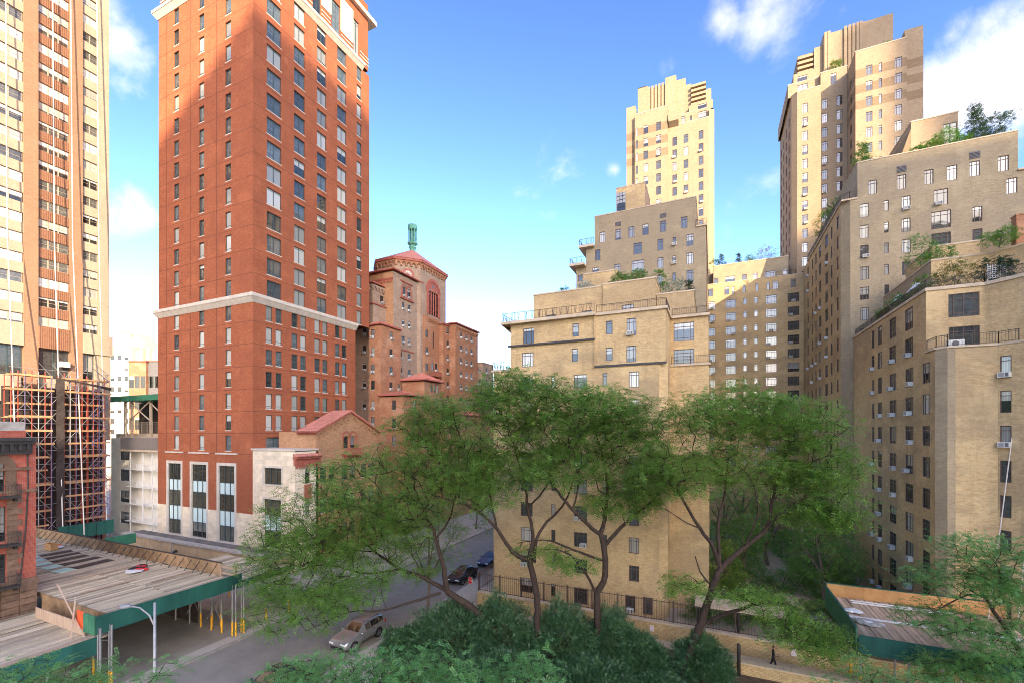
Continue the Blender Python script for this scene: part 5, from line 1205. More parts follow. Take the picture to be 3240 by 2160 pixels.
# things lying on the deck
for i, (x, y, w_, L, m) in enumerate(((-62.2, 21.2, .9, 2.3, 't'), (-60.3, 20.9, .9, 2.5, 't'), (-58.3, 20.6, .9, 2.6, 't'), (-56.2, 20.5, 1.0, 2.8, 't'), (-53.9, 20.4, 1.1, 2.9, 't'))):
    q = MB(); q.box(0, w_, 0, L, 0, .03); o = q.build('tar_sheet', 'tar_sheet'); o.location = (x, y, DZ+.04); o.rotation_euler = (0, 0, .06*(i-2)); tag(o, ['darkest left tar sheet', 'second tar sheet from the left', 'middle tar sheet', 'second tar sheet from the right', 'rightmost wide tar sheet'][i]+' in the row lying on the plank deck', 'sheet', 'tar sheets on the deck')
    q = MB(); q.box(0, w_+.3, 0, 1.15, 0, .03); o = q.build('insulation_sheet', 'mint_ply'); o.location = (x-.2, y-1.3, DZ+.04); o.rotation_euler = (0, 0, .06*(i-2)); tag(o, ['mint green board at the left end', 'second mint green board from the left', 'middle mint green board', 'second mint green board from the right', 'mint green board at the right end'][i]+' of the row on the plank deck', 'board', 'mint boards on the deck')
def heap(name, loc, r_, mats, label, cat, n=9, seed=0, size=.35):
    t = thing(name, label, cat, loc); rr = random.Random(seed)
    for k in range(n):
        q = bmesh.new(); bmesh.ops.create_icosphere(q, subdivisions=2, radius=1)
        for v in q.verts: v.co *= rr.uniform(.75, 1.2)
        me = bpy.data.meshes.new('piece'); q.to_mesh(me); q.free(); me.materials.append(M[rr.choice(mats)])
        link('piece', me, t, (rr.uniform(-r_, r_), rr.uniform(-r_*.5, r_*.5), .12), rr.uniform(0, 6), (size*rr.uniform(.6, 1.5), size*rr.uniform(.6, 1.3), .14*rr.uniform(.6, 1.3)))
    return t
heap('tarp_bundle', (-47.6, 22.6, DZ+.03), 1.2, ['tarp', 'tarp', 'sign_red', 'black_cloth'], 'crumpled white and red tarp on the plank deck', 'tarp', 8, 2, .5)
heap('net_bundle', (-64.8, 23.4, DZ+.03), .7, ['orange_net', 'tarp'], 'bunched orange netting at the far end of the deck', 'netting', 6, 4, .45)
q = MB(); q.box(-64.6, -63.2, 22.4, 22.45, DZ+.05, DZ+.75); q.box(-64.6, -63.2, 22.9, 22.95, DZ+.05, DZ+.75); q.box(-64.6, -64.55, 22.45, 22.9, DZ+.05, DZ+.75); q.box(-63.25, -63.2, 22.45, 22.9, DZ+.05, DZ+.75); q.box(-64.55, -63.25, 22.45, 22.9, DZ+.05, DZ+.5); tag(q.build('plywood_crate', 'new_ply'), 'small open plywood crate at the far end of the deck', 'crate')
for i, (x, y, L, a, lb) in enumerate(((-49.5, 19.2, 3.8, .03, 'loose pale board lying near the middle of the plank deck'), (-44.8, 17.6, 3.6, -.02, 'loose board lying close to the street corner of the plank deck'), (-42.6, 21.2, 3.2, .05, 'loose yellow board lying near the shed opening'))):
    q = MB(); q.box(0, .22, 0, L, 0, .05); o = q.build('loose_board', 'deck_wood_cross'); o.location = (x, y, DZ+.05); o.rotation_euler = (0, 0, a); tag(o, lb, 'board', 'loose boards on the deck')

# ------------------------------------------------------------------ court wall, fence, alley
cwall = thing('brick_wall', 'long yellow brick wall with coping in front of the iron fence', 'wall', (0, 39, 0))
b = MB(); b.box(-21.3, 40, 38.8, 39.1, 0, 1.42); off(cwall, b.build('wall', 'court_wall_brick', cwall))
for k in range(60):
    me = cached('cop', lambda: (lambda q: (q.box(.006, 1.0, -.06, .36, 0, .1), q.mesh('coping_block', mat='coping'))[1])(MB()))
    link('coping_block', me, cwall, Vector((-21.3+k*1.005, 38.8, 1.42))-cwall.location)
fe = thing('iron_fence', 'tall brown iron picket fence along the foot of the beige wing', 'fence', (-7, 39.35, 0))
pk = cached('picket', lambda: (lambda q: (q.tube([(0, 0, 0), (0, 0, 1.9), (0, 0, 2.02)], [.016, .016, .003], 5), q.mesh('picket', mat='rail_metal'))[1])(MB()))
po = cached('fpost', lambda: (lambda q: (q.box(-.045, .045, -.045, .045, 0, 1.95), q.mesh('post', mat='rail_metal'))[1])(MB()))
for k in range(141):
    x = -21.5+k*.21
    link('picket', pk, fe, Vector((x, 39.35, 1.3))-fe.location)
    if k % 11 == 0: link('post', po, fe, Vector((x+.1, 39.35, 1.3))-fe.location)
for k in range(19): link('picket', pk, fe, Vector((-21.55, 39.4+k*.2, 1.3))-fe.location)
for z in (1.5, 3.05):
    q = MB(); q.box(-21.6, 8.1, 39.33, 39.37, z, z+.05); q.box(-21.58, -21.53, 39.37, 43, z, z+.05); off(fe, q.build('rail', 'rail_metal', fe))
b = MB(); b.box(-21.6, 8.1, 39.2, 39.5, 0, 1.3); off(fe, b.build('plinth', 'court_wall_brick', fe))
low = thing('low_wall', 'low brick garden wall with pale tile coping along the alley', 'wall', (5, 36.1, 0))
b = MB(); b.box(-6, 32, 35.75, 36.15, 0, .85); off(low, b.build('wall', 'court_wall_brick', low))
for k in range(76):
    me = cached('lcop', lambda: (lambda q: (q.box(.008, .49, -.1, .55, 0, .08), q.mesh('coping_tile', mat='paving'))[1])(MB()))
    link('coping_tile', me, low, Vector((-6+k*.5, 35.72, .85))-low.location)
def text_mesh(name, s, size, mat, parent, loc, rot):
    c = bpy.data.curves.new('txt', 'FONT'); c.body = s; c.size = size; c.align_x = 'CENTER'; c.align_y = 'CENTER'; c.extrude = .002
    tmp = bpy.data.objects.new('txt', c); COL.objects.link(tmp); bpy.context.view_layer.update()
    me = bpy.data.meshes.new_from_object(tmp.evaluated_get(bpy.context.evaluated_depsgraph_get())); me.materials.clear(); me.materials.append(M[mat])
    bpy.data.objects.remove(tmp); o = link(name, me, parent, loc); o.rotation_euler = rot; return o
sgn = None
for i, (x, z, lab) in enumerate(((-10.85, 1.0, 'small no parking sign on the brick wall, between the first two tree trunks'), (-7.2, .95, 'small no parking sign on the brick wall, just right of the straight trunk'), (-4.6, .9, 'small no parking sign on the brick wall, midway between straight and forked trunks'), (-.55, .95, 'small no parking sign on the brick wall, just right of the forked trunk'), (5.6, .95, 'small no parking sign on the brick wall above the walking person'))):
    t = thing('parking_sign', lab, 'sign', (x, 38.78, z), 'no parking signs')
    q = MB(); q.box(-.17, .17, -.012, 0, -.25, .25); q.build('panel', 'sign_white', t)
    for (s, zz) in (('NO', .14), ('PARKING', .04)): text_mesh('lettering', s, .12 if s == 'NO' else .07, 'sign_red', t, (0, -.016, zz), (R(90), 0, 0))
    for zz in (-.08, -.15): text_mesh('lettering', 'ANY TIME' if zz > -.1 else 'TOW AWAY', .05, 'sign_red', t, (0, -.016, zz), (R(90), 0, 0))
t = thing('stop_sign', 'red stop sign on a post at the corner of the iron fence', 'sign', (-21.9, 38.4, 0))
q = MB(); q.tube([(0, .03, .1), (0, .03, 3.0)], .035, 6); q.build('post', 'galvanised', t)
oc = [(.38*math.cos(R(22.5+45*k)), .38*math.sin(R(22.5+45*k))) for k in range(8)]
for (s_, y, m) in ((1.0, -.005, 'sign_white'), (.93, -.012, 'sign_red')):
    q = MB(); q.quad([(a*s_, y, 2.65+c*s_) for a, c in oc]); q.quad([(a*s_, y+.02, 2.65+c*s_) for a, c in reversed(oc)]); q.build('panel', m, t)
text_mesh('lettering', 'STOP', .26, 'sign_white', t, (0, -.018, 2.65), (R(90), 0, 0)); t.rotation_euler = (0, 0, R(-20))
t = thing('metal_post', 'thick black metal post beside the low garden wall', 'post', (1.75, 35.4, 0))
q = MB(); q.tube([(0, 0, 0), (0, 0, 2.25), (0, 0, 2.34), (0, 0, 2.38)], [.13, .13, .1, .02], 12, caps=True); q.build('shaft', 'dark_metal', t, True); q = MB(); q.tube([(0, 0, 0), (0, 0, .12)], .19, 12, caps=True); q.build('base', 'dark_metal', t)
t = thing('garden_canopy', 'flat pale canopy roof on posts behind the fence at the court entrance', 'canopy', (2, 41.2, 0))
q = MB(); q.box(-3.3, 3.4, -1.0, 1.4, 2.75, 2.95); q.build('roof', 'coping', t)
for x in (-3.1, 0, 3.2):
    for y in (-.9, 1.3): q = MB(); q.box(x-.07, x+.07, y-.07, y+.07, 0, 2.75); q.build('post', 'dark_metal', t)
for (x, y, lab) in ((-20.1, 40.2, 'left of two round pale planters behind the fence'), (-19.2, 40.35, 'right of two round pale planters behind the fence')):
    t = thing('planter', lab, 'planter', (x, y, 0.06), 'round planters'); q = MB(); q.tube([(0, 0, 0), (0, 0, 1.0), (0, 0, 1.08)], [.28, .34, .38], 14, caps=True); q.build('pot', 'plant_pot', t, True)
t = thing('condenser_unit', 'round top air condenser behind the fence under the wide window', 'condenser', (-11.6, 40.6, .06)); q = MB(); q.tube([(0, 0, 0), (0, 0, 1.0)], .5, 16); q.build('case', 'ac_case', t); q = MB(); q.tube([(0, 0, 1.0), (0, 0, 1.04)], .5, 16, caps=True); q.build('grille', 'ac_grille', t)
# right-hand shed over the alley
s4 = thing('sidewalk_shed', 'green walled shed with new plank roof and ladder over the alley at right', 'shed', (16, 40, 0))
for k in range(60): plank(s4, 8.7+k*.3, 35.5, 3.95, .3, 8.4, 'deck_wood_cross', r7)
for k in range(15):
    q = MB(); q.box(8.65+k*1.22, 8.65+k*1.22+1.215, 35.32, 35.4, 3.1, 4.3); off(s4, q.build('fascia_panel', 'green_ply', s4))
    q = MB(); q.box(8.65+k*1.22, 8.65+k*1.22+1.215, 43.95, 44.03, 3.95, 4.95); off(s4, q.build('parapet_panel', 'new_ply', s4))
for k in range(7):
    q = MB(); q.box(8.52, 8.6, 35.4+k*1.22, 35.4+k*1.22+1.215, 3.1, 4.75); off(s4, q.build('fascia_panel', 'green_ply_light', s4))
q = MB(); q.box(8.5, 27, 43.92, 44.06, 4.95, 5.0); q.box(8.48, 8.62, 35.4, 44, 4.75, 4.8); off(s4, q.build('top_rail', 'green_ply', s4))
q = MB(); q.box(8.7, 27, 39.4, 39.7, 3.98, 4.03); off(s4, q.build('cross_board', 'white_paint', s4))
q = MB()
for k in range(6): q.box(8.7, 27, 35.6+k*1.6, 35.75+k*1.6, 3.6, 3.88)
off(s4, q.build('joist', 'galvanised', s4))
for x in (9, 11.5, 14, 16.5, 19):
    for y in (36.3, 38.6): shed_post(s4, x, y, 3.6, x < 10)
ld = thing('ladder', 'white aluminium ladder lying across the right shed roof', 'ladder', (10, 42.6, 4.02))
for dy in (0, .42): q = MB(); q.box(0, 6.2, dy, dy+.05, 0, .09); q.build('side_rail', 'white_paint', ld)
for k in range(20): q = MB(); q.tube([(.15+k*.31, .03, .045), (.15+k*.31, .45, .045)], .018, 5); q.build('rung', 'white_paint', ld)
heap('plastic_bag', (9.5, 40.6, 3.97), .3, ['tarp'], 'crumpled white plastic bag near the left edge of the right shed roof', 'bag', 5, 8, .35)
heap('sheet_stack', (10.0, 38.6, 3.97), .35, ['tarp', 'grey_stone'], 'grey crumpled sheeting by the left edge of the right shed roof', 'sheeting', 6, 9, .5)
# ropes at the right edge
for i, (a, c, lab) in enumerate((((24.5, 45.2, 46), (17.9, 43.2, 1.0), 'pale rope hanging slack down the right wing beside its edge windows'), ((24.8, 45.1, 44), (19.3, 42.6, 2.0), 'thin second rope right of the slack pale rope at the right edge'))):
    q = MB(); A_, C_ = Vector(a), Vector(c); q.tube([A_, A_.lerp(C_, .5)+Vector((-.9, -.3, -.4)), C_], .035, 5)
    tag(q.build('rope', 'rope', smooth=True), lab, 'rope')
# ------------------------------------------------------------------ street lamp
sl = thing('street_lamp', 'grey street lamp with curved arm beside the near kerb at bottom left', 'street lamp', (-25.75, 13.0, 0))
q = MB(); q.tube([(0, 0, .1), (0, 0, 4), (0, 0, 8.8)], [.12, .09, .06], 8, caps=True); q.build('pole', 'galvanised', sl, True)
q = MB(); q.tube([(0, 0, 7.6), (-.2, -.15, 8.2), (-.5, -.4, 8.6), (-.8, -.65, 8.72)], [.05, .045, .04, .04], 6); q.build('arm', 'galvanised', sl, True)
q = MB(); q.tube([(-.75, -.6, 8.7), (-.85, -.7, 8.74), (-1.1, -.9, 8.72), (-1.18, -.96, 8.66)], [.05, .11, .12, .04], 8, caps=True); q.build('lamp_head', 'lamp_grey', sl, True)
# ------------------------------------------------------------------ cars
def car(name, label, loc, rz, paint, L=4.75, W=1.9, Hh=1.74, suv=True):
    t = thing(name, label, 'car', loc, 'cars parked along the near kerb', rz); w = W/2; k = L/4.75
    if suv: S = [(-2.37, .42, .62, .64, .80), (-2.30, .34, .86, .90, .90), (-1.95, .30, 1.00, 1.04, .96), (-1.15, .30, 1.08, 1.13, .98), (-.85, .30, 1.09, 1.20, .98), (-.1, .30, 1.10, Hh-.06, .98), (.5, .30, 1.11, Hh, .98), (1.5, .30, 1.13, Hh-.02, .98), (2.05, .32, 1.15, Hh-.10, .97), (2.28, .36, 1.12, 1.28, .94), (2.37, .45, .90, .95, .86)]
    else: S = [(-2.37, .40, .55, .57, .78), (-2.28, .30, .72, .76, .88), (-1.8, .26, .86, .90, .95), (-1.0, .26, .94, .98, .97), (-.75, .26, .95, 1.02, .97), (.1, .26, .96, Hh-.05, .97), (.6, .26, .97, Hh, .97), (1.1, .26, .98, Hh-.06, .97), (1.85, .28, 1.0, 1.08, .96), (2.2, .32, .98, 1.03, .92), (2.37, .42, .8, .84, .84)]
    b = MB(); rings = []
    def ring(st):
        y, zb, zl, zr, f = st; hw = w*f; g = zr-zl; rw = hw-(.26*min(1, g/.55) if g > .1 else .06)
        p = [(hw*.86, zb), (hw, zb+.18), (hw*1.0, (zb+zl)/2+.08), (hw*.985, zl), (rw+.02, zr-.05 if g > .15 else zr-.015), (rw*.86, zr)]
        return [(x, y*k, z) for x, z in p]+[(-x, y*k, z) for x, z in reversed(p)]
    for st in S: rings.append(ring(st))
    for r_ in rings: b.v += r_
    n = 12
    for i in range(len(rings)-1):
        for j in range(n):
            c = (j+1) % n; b.f.append((i*n+j, i*n+c, (i+1)*n+c, (i+1)*n+j)); b.m.append(b.mi(None))
    b.f.append(tuple(range(n))); b.m.append(0); b.f.append(tuple(reversed(range((len(rings)-1)*n, len(rings)*n)))); b.m.append(0)
    body = b.build('body', paint, t, True)
    i0 = next(i for i in range(len(S)) if S[i][3]-S[i][2] > .3)-1
    i1 = max(i for i in range(len(S)) if S[i][3]-S[i][2] > .3)
    def quadpatch(nm, pts, ofs):
        P = [Vector(p) for p in pts]; nn = (P[1]-P[0]).cross(P[2]-P[0]).normalized()
        if nn.dot(sum(P, Vector())/4-Vector((0, 0, .8))) < 0: nn = -nn
        q = MB(); q.quad([p+nn*ofs for p in P]); q.build(nm, 'glass_car', t)
    def lerp(a, c, f): return Vector(a).lerp(Vector(c), f)
    a, c = rings[i0], rings[i0+1]
    quadpatch('windscreen', [lerp(a[5], c[5], .08), lerp(a[6], c[6], .08), lerp(a[6], c[6], .95), lerp(a[5], c[5], .95)], .012)
    for i in range(i0+1, i1):
        for s in (0, 1):
            p, q_ = (3, 4) if s == 0 else (8, 7)
            A0, A1, B0, B1 = rings[i][p], rings[i][q_], rings[i+1][p], rings[i+1][q_]
            quadpatch('side_window', [lerp(A0, A1, .12).lerp(lerp(B0, B1, .12), .04), lerp(A0, A1, .12).lerp(lerp(B0, B1, .12), .95), lerp(A0, A1, .9).lerp(lerp(B0, B1, .9), .95), lerp(A0, A1, .9).lerp(lerp(B0, B1, .9), .04)], .01)
    a, c = rings[i1], rings[i1+1]
    quadpatch('rear_window', [lerp(a[5], c[5], .12), lerp(a[6], c[6], .12), lerp(a[6], c[6], .85), lerp(a[5], c[5], .85)], .012)
    def wheel(x, y):
        r_ = .37 if suv else .32
        wt = link('wheel', None, t, (x, y*k, r_)); s = 1 if x > 0 else -1
        q = MB(); q.tube([(-.11, 0, 0), (-.1, 0, 0), (.1, 0, 0), (.11, 0, 0)], [r_*.9, r_, r_, r_*.9], 18, caps=True); q.build('tyre', 'rubber', wt, True)
        q = MB(); q.tube([(s*.112, 0, 0), (s*.12, 0, 0)], r_*.62, 14, caps=True)
        q.build('rim', 'chrome', wt)
        q = MB()
        for j in range(5): an = j*2*math.pi/5; q.box(s*.121-.002, s*.121+.002, math.cos(an)*r_*.4-.035, math.cos(an)*r_*.4+.035, math.sin(an)*r_*.4-.035, math.sin(an)*r_*.4+.035)
        q.build('rim_hole', 'rubber', wt)
    for x in (-w+.1, w-.1):
        for y in (-1.45, 1.42): wheel(x, y)
    for x in (-w+.002, w-.002):
        for y in (-1.45, 1.42): q = MB(); q.tube([(x-.012, y*k, .4), (x+.012, y*k, .4)], .44, 16, caps=True); q.build('wheel_arch', 'rubber', t)
    for s in (-1, 1):
        q = MB(); q.box(s*w*.62-.2, s*w*.62+.2, -2.34*k, -2.2*k, .72 if suv else .6, .88 if suv else .72); q.build('headlight', 'lens', t)
        q = MB(); q.box(s*w*.82-.12, s*w*.82+.12, 2.2*k, 2.33*k, .95 if suv else .78, 1.22 if suv else .92); q.build('tail_light', 'tail_red', t)
        q = MB(); q.tube([(s*(w-.02), -.72*k, 1.14 if suv else 1.0), (s*(w+.1), -.7*k, 1.17 if suv else 1.02), (s*(w+.2), -.68*k, 1.17 if suv else 1.02)], [.04, .1, .08], 6, caps=True); q.build('mirror', paint, t, True)
        if suv: q = MB(); q.tube([(s*w*.66, -.1*k, Hh-.02), (s*w*.66, 0, Hh+.05), (s*w*.66, 1.6*k, Hh+.05), (s*w*.66, 1.75*k, Hh-.02)], .022, 5); q.build('roof_rail', 'dark_metal', t)
        for y in (-.25, .75): q = MB(); q.box(s*w*.985-.012, s*w*.985+.012, y*k, (y+.2)*k, .98 if suv else .86, 1.02 if suv else .9); q.build('door_handle', 'chrome', t)
    q = MB(); q.box(-.5, .5, -2.4*k, -2.36*k, .5, .62); q.build('grille', 'rubber', t)
    return t
car('parked_car', 'silver sport utility car parked by the near kerb under the trees', (-26.75, 28.25, .01), 0, 'silver_paint')
car('parked_car', 'black car parked farther up the near kerb left of the fence corner', (-26.7, 45.0, .01), 0, 'black_paint', 4.6, 1.84, 1.5, False)
car('parked_car', 'blue grey car parked beyond the black car, half hidden by branches', (-26.6, 52.0, .01), 0, 'blue_paint', 4.6, 1.84, 1.5, False)
car('parked_car', 'white car parked up the street beyond the blue one', (-26.6, 58.5, .01), 0, 'white_car_paint', 4.8, 1.9, 1.75)
car('parked_car', 'dark car in front of the silver one, mostly under foliage', (-26.75, 20.3, .01), 0, 'black_paint', 4.6, 1.84, 1.5, False)

# ------------------------------------------------------------------ the person in the alley
pe = thing('person', 'person in black top and trousers walking along the alley, hand raised', 'person', (4.1, 37.3, .06))
V = [(0, 0, .92), (0, 0, 1.12), (0, 0, 1.35), (0, 0, 1.47), (.02, 0, 1.55),
     (0, -.18, 1.40), (.03, -.24, 1.12), (.24, -.22, 1.10), (.34, -.18, 1.20),
     (0, .18, 1.40), (-.06, .24, 1.14), (.10, .25, .92), (.15, .25, .84),
     (0, -.1, .86), (.14, -.1, .48), (.10, -.1, .08), (.24, -.1, .04),
     (0, .1, .86), (-.10, .1, .50), (-.30, .1, .14), (-.19, .1, .06)]
E_ = [(0, 1), (1, 2), (2, 3), (3, 4), (2, 5), (5, 6), (6, 7), (7, 8), (2, 9), (9, 10), (10, 11), (11, 12), (0, 13), (13, 14), (14, 15), (15, 16), (0, 17), (17, 18), (18, 19), (19, 20)]
RD = [.15, .13, .15, .06, .055, .065, .045, .036, .04, .065, .045, .034, .04, .1, .066, .045, .04, .1, .066, .045, .04]
me = bpy.data.meshes.new('body'); me.from_pydata(V, E_, []); me.materials.append(M['black_cloth'])
body = link('body', me, pe); md = body.modifiers.new('skin', 'SKIN')
bm_ = bmesh.new(); bm_.from_mesh(me); lay = bm_.verts.layers.skin.verify()
for v, r_ in zip(bm_.verts, RD): v[lay].radius = (r_*(.75 if v.index < 3 else 1), r_); v[lay].use_root = (v.index == 0)
bm_.to_mesh(me); bm_.free(); body.modifiers.new('sub', 'SUBSURF').levels = 1; body.modifiers['sub'].render_levels = 2
def blob(name, mat, parent, loc, sc, sub=2):
    q = bmesh.new(); bmesh.ops.create_icosphere(q, subdivisions=sub, radius=1); m_ = bpy.data.meshes.new(name); q.to_mesh(m_); q.free(); m_.materials.append(M[mat])
    m_.polygons.foreach_set('use_smooth', [True]*len(m_.polygons)); return link(name, m_, parent, loc, 0, sc)
hd = blob('head', 'skin', pe, (.03, 0, 1.64), (.1, .08, .125), 3); blob('hair', 'hair', hd, (-.25, 0, .25), (.95, 1.1, .95), 3); blob('nose', 'skin', hd, (1.0, 0, -.05), (.2, .18, .25)); blob('ear', 'skin', hd, (0, -1, 0), (.2, .12, .25)); blob('ear', 'skin', hd, (0, 1, 0), (.2, .12, .25)); blob('mouth', 'sign_red', hd, (.93, 0, -.45), (.08, .3, .06)); blob('eye', 'hair', hd, (.88, -.38, .1), (.1, .12, .08)); blob('eye', 'hair', hd, (.88, .38, .1), (.1, .12, .08))
for (x, y, z, s) in ((.36, -.18, 1.22, 1), (.16, .25, .80, -1)):
    hb = MB(); hb.tube([(0, 0, -.04), (0, 0, .04)], [.03, .038], 8, caps=True)
    for j in range(4): hb.tube([(.0, -.03+.02*j, .03), (.012, -.03+.02*j, .075), (.035, -.03+.02*j, .09-.008*abs(j-1.5))], [.009, .008, .006], 5, caps=True)
    hb.tube([(0, -.03, -.01), (.03, -.055, .02), (.045, -.05, .05)], [.011, .009, .007], 5, caps=True)
    hb.build('hand', 'skin', pe, True).location = (x, y, z)
for (a, c) in (((.03, -.24, 1.13), (.33, -.185, 1.19)),): q = MB(); q.tube([a, Vector(a).lerp(Vector(c), .6), c], [.048, .042, .034], 8); q.build('forearm_skin', 'skin', pe, True)

# ------------------------------------------------------------------ vegetation
def leaf_mesh(name, P, Dv, Nv, Ln, m, lw, ll, mat, rs):
    """pinnate fronds: P base points, Dv directions, Nv normals, Ln lengths; m leaflet pairs"""
    N = len(P); S = np.cross(Nv, Dv); t = (np.arange(m)+.6)/m
    base = P[:, None, :]+Dv[:, None, :]*(Ln[:, None]*t[None, :])[:, :, None]          # N,m,3
    droop = -(t**2)*.18
    base[:, :, 2] += droop[None, :]*Ln[:, None]
    taper = (1-.35*np.abs(t-.45)/.55)
    out = []
    for sgn in (-1, 1):
        side = S[:, None, :]*sgn+Dv[:, None, :]*.45+Nv[:, None, :]*rs.normal(0, .25, (N, m, 1))
        side /= np.linalg.norm(side, axis=2, keepdims=True)
        le = (ll*taper)[None, :, None]*rs.uniform(.8, 1.2, (N, m, 1)); wv = Dv[:, None, :]*lw*.5
        tip = base+side*le; midp = base+side*le*.5
        out.append(np.stack([base, midp+wv, tip, midp-wv], axis=2))
    V = np.concatenate(out, axis=1).reshape(-1, 3).astype(np.float32)
    return quads_mesh(name, V, mat)
def quads_mesh(name, V, mat):
    nq = len(V)//4; me = bpy.data.meshes.new(name); me.vertices.add(len(V)); me.vertices.foreach_set('co', V.ravel()); me.loops.add(len(V)); me.loops.foreach_set('vertex_index', np.arange(len(V), dtype=np.int32))
    me.polygons.add(nq); me.polygons.foreach_set('loop_start', np.arange(0, len(V), 4, dtype=np.int32)); me.update(calc_edges=True); me.materials.append(M[mat]); return me
def fronds_at(A, rs, per, spread, Lr, center, flat=.24, droop=-.10):
    N = len(A)*per; P = np.repeat(A, per, axis=0)+rs.normal(0, spread, (N, 3))*np.array([1, 1, .55])
    out = P-center; out[:, 2] *= .3; out /= np.linalg.norm(out, axis=1, keepdims=True)+1e-6
    D = rs.normal(0, 1, (N, 3)); D[:, 2] = D[:, 2]*flat+droop; D += out*.5; D /= np.linalg.norm(D, axis=1, keepdims=True)
    U = np.array([0, 0, 1.])+rs.normal(0, .27, (N, 3)); Nv = U-D*np.sum(U*D, axis=1, keepdims=True); Nv /= np.linalg.norm(Nv, axis=1, keepdims=True)
    return P, D, Nv, rs.uniform(Lr[0], Lr[1], N)
def grow(t, limbs, A, bark, twig=.011, seed=0, maxr=.35):
    """skeleton: given limbs, then every leaf point of A is tied to the nearest wood"""
    rs = np.random.RandomState(seed); pos = []; par = []; path = []; rad = []; chains = []
    for limb in limbs:
        pts = [Vector(p) for p, r_ in limb]; rr = [r_ for p, r_ in limb]; prev = -1; ch = []
        if pos:
            d = [(Vector(q)-pts[0]).length for q in pos]; prev = int(np.argmin(d))
        # smooth resample
        sm = []
        for i in range(len(pts)-1):
            p0, p1, p2, p3 = pts[max(i-1, 0)], pts[i], pts[i+1], pts[min(i+2, len(pts)-1)]; m = max(2, int((p2-p1).length/.45))
            for j in range(m):
                f = j/m; q = .5*((2*p1)+(p2-p0)*f+(2*p0-5*p1+4*p2-p3)*f*f+(3*p1-p0-3*p2+p3)*f**3); sm.append((q, rr[i]+(rr[i+1]-rr[i])*f))
        sm.append((pts[-1], rr[-1])); cp = []
        for (q, r_) in sm:
            q = q+Vector(rs.normal(0, .035, 3))*min(1, 3*r_+.2)
            L0 = 0 if prev < 0 else path[prev]+(q-Vector(pos[prev])).length
            pos.append(tuple(q)); par.append(prev); path.append(L0); rad.append(r_); prev = len(pos)-1; cp.append((q, r_))
        chains.append(cp)
    b = MB()
    for cp in chains:
        r0 = cp[0][1]; b.tube([p for p, r_ in cp], [r_ for p, r_ in cp], 9 if r0 > .12 else 6)
    nl = len(pos); cap = nl+len(A)*5+10; PP = np.zeros((cap, 3)); PP[:nl] = pos; PL = np.zeros(cap); PL[:nl] = path; par = par+[0]*(cap-nl); n = nl; segs = []
    order = np.argsort([np.min(np.sum((PP[:nl]-a)**2, axis=1)) for a in A])
    thin = np.ones(cap); thin[:nl] = [0.0 if r_ < .13 else 1.6 for r_ in rad]
    for ai in order:
        a = A[ai]; d = np.linalg.norm(PP[:n]-a, axis=1); cost = d+.12*PL[:n]+thin[:n]*(np.arange(n) < nl)*.8+np.maximum(0, PP[:n, 2]-a[2])*.35
        k = int(np.argmin(cost)); st = PP[k]; L = d[k]; m = max(1, min(4, int(L/.55))); prev = k
        bend = rs.normal(0, .10, 3)*L; bend[2] = abs(bend[2])*.5+.05*L
        for j in range(1, m+1):
            f = j/m; q = st*(1-f)+a*f+bend*math.sin(math.pi*f); PP[n] = q; par[n] = prev; PL[n] = PL[prev]+L/m; segs.append((prev, n)); prev = n; n += 1
    cnt = np.zeros(n); leafset = np.ones(n, bool)
    for i in range(nl, n): leafset[par[i]] = False
    cnt[nl:n] = leafset[nl:n]
    for i in range(n-1, nl-1, -1):
        if par[i] >= nl: cnt[par[i]] += cnt[i]
    ra = twig*np.maximum(cnt, 1)**.42
    for (a, c) in segs:
        r1 = ra[c]; r0 = ra[a] if a >= nl else min(ra[c]*1.15, rad[a])
        b.tube([PP[a], PP[c]], [r0, r1], 4 if r1 < .03 else 5)
    o = b.build('trunk', bark, t, True); off(t, o); return o
def lobes_points(lobes, n, rs, shell=.55):
    """lobes: (centre, right, depth, up radii); points spread through the volume, denser towards the outside"""
    vol = np.array([l[1]*l[2]*l[3] for l in lobes])**.8; pick = rs.choice(len(lobes), n, p=vol/vol.sum()); out = []
    rt = np.array([math.cos(YAW), math.sin(YAW), 0]); fw = np.array([-math.sin(YAW), math.cos(YAW), 0]); up = np.array([0, 0, 1.])
    for i in pick:
        c, a, d, u = lobes[i]; v = rs.normal(0, 1, 3); v /= np.linalg.norm(v); v *= rs.uniform(shell**3, 1)**(1/3)*rs.uniform(.85, 1.08)
        out.append(np.array(c)+rt*v[0]*a+fw*v[1]*d+up*v[2]*u)
    return np.array(out)
def z7(x, y, D): return spot(1200+x*.6803, 1200+y*.6803, D)
def big_tree(label, D, base, limbs7, lobes7, n, per, seed, group='locust trees in the garden', mat='leaf_locust', conv=z7, pxs=.6803, m=4, ll=.19, lw=.085, Lr=(.4, .75), spread=.34, tw=.014, name='locust_tree', bark='bark'):
    t = thing(name, label, 'tree', base, group); rs = np.random.RandomState(seed)
    limbs = []
    for lb in limbs7: limbs.append([((conv(p[0], p[1], D+p[2]) if len(p) == 4 else Vector(p[0])), p[-1]) for p in lb])
    lobes = []
    for (x, y, rx, ry, dd, *dr) in lobes7:
        s = pxs*(D+dd)/FPX; lobes.append((conv(x, y, D+dd), rx*s, dr[0] if dr else max(1.2, rx*s*.8), ry*s))
    A = lobes_points(lobes, n, rs, .2)
    A = A[A[:, 2] > .8]
    grow(t, limbs, A, bark, tw, seed)
    ctr = np.mean(A, axis=0)
    P, Dv, Nv, Ln = fronds_at(A, rs, per, spread, Lr, ctr)
    off(t, link('crown', leaf_mesh('crown', P, Dv, Nv, Ln, m, lw, ll, mat, rs), t))
    return t
G = 'locust trees in the garden'
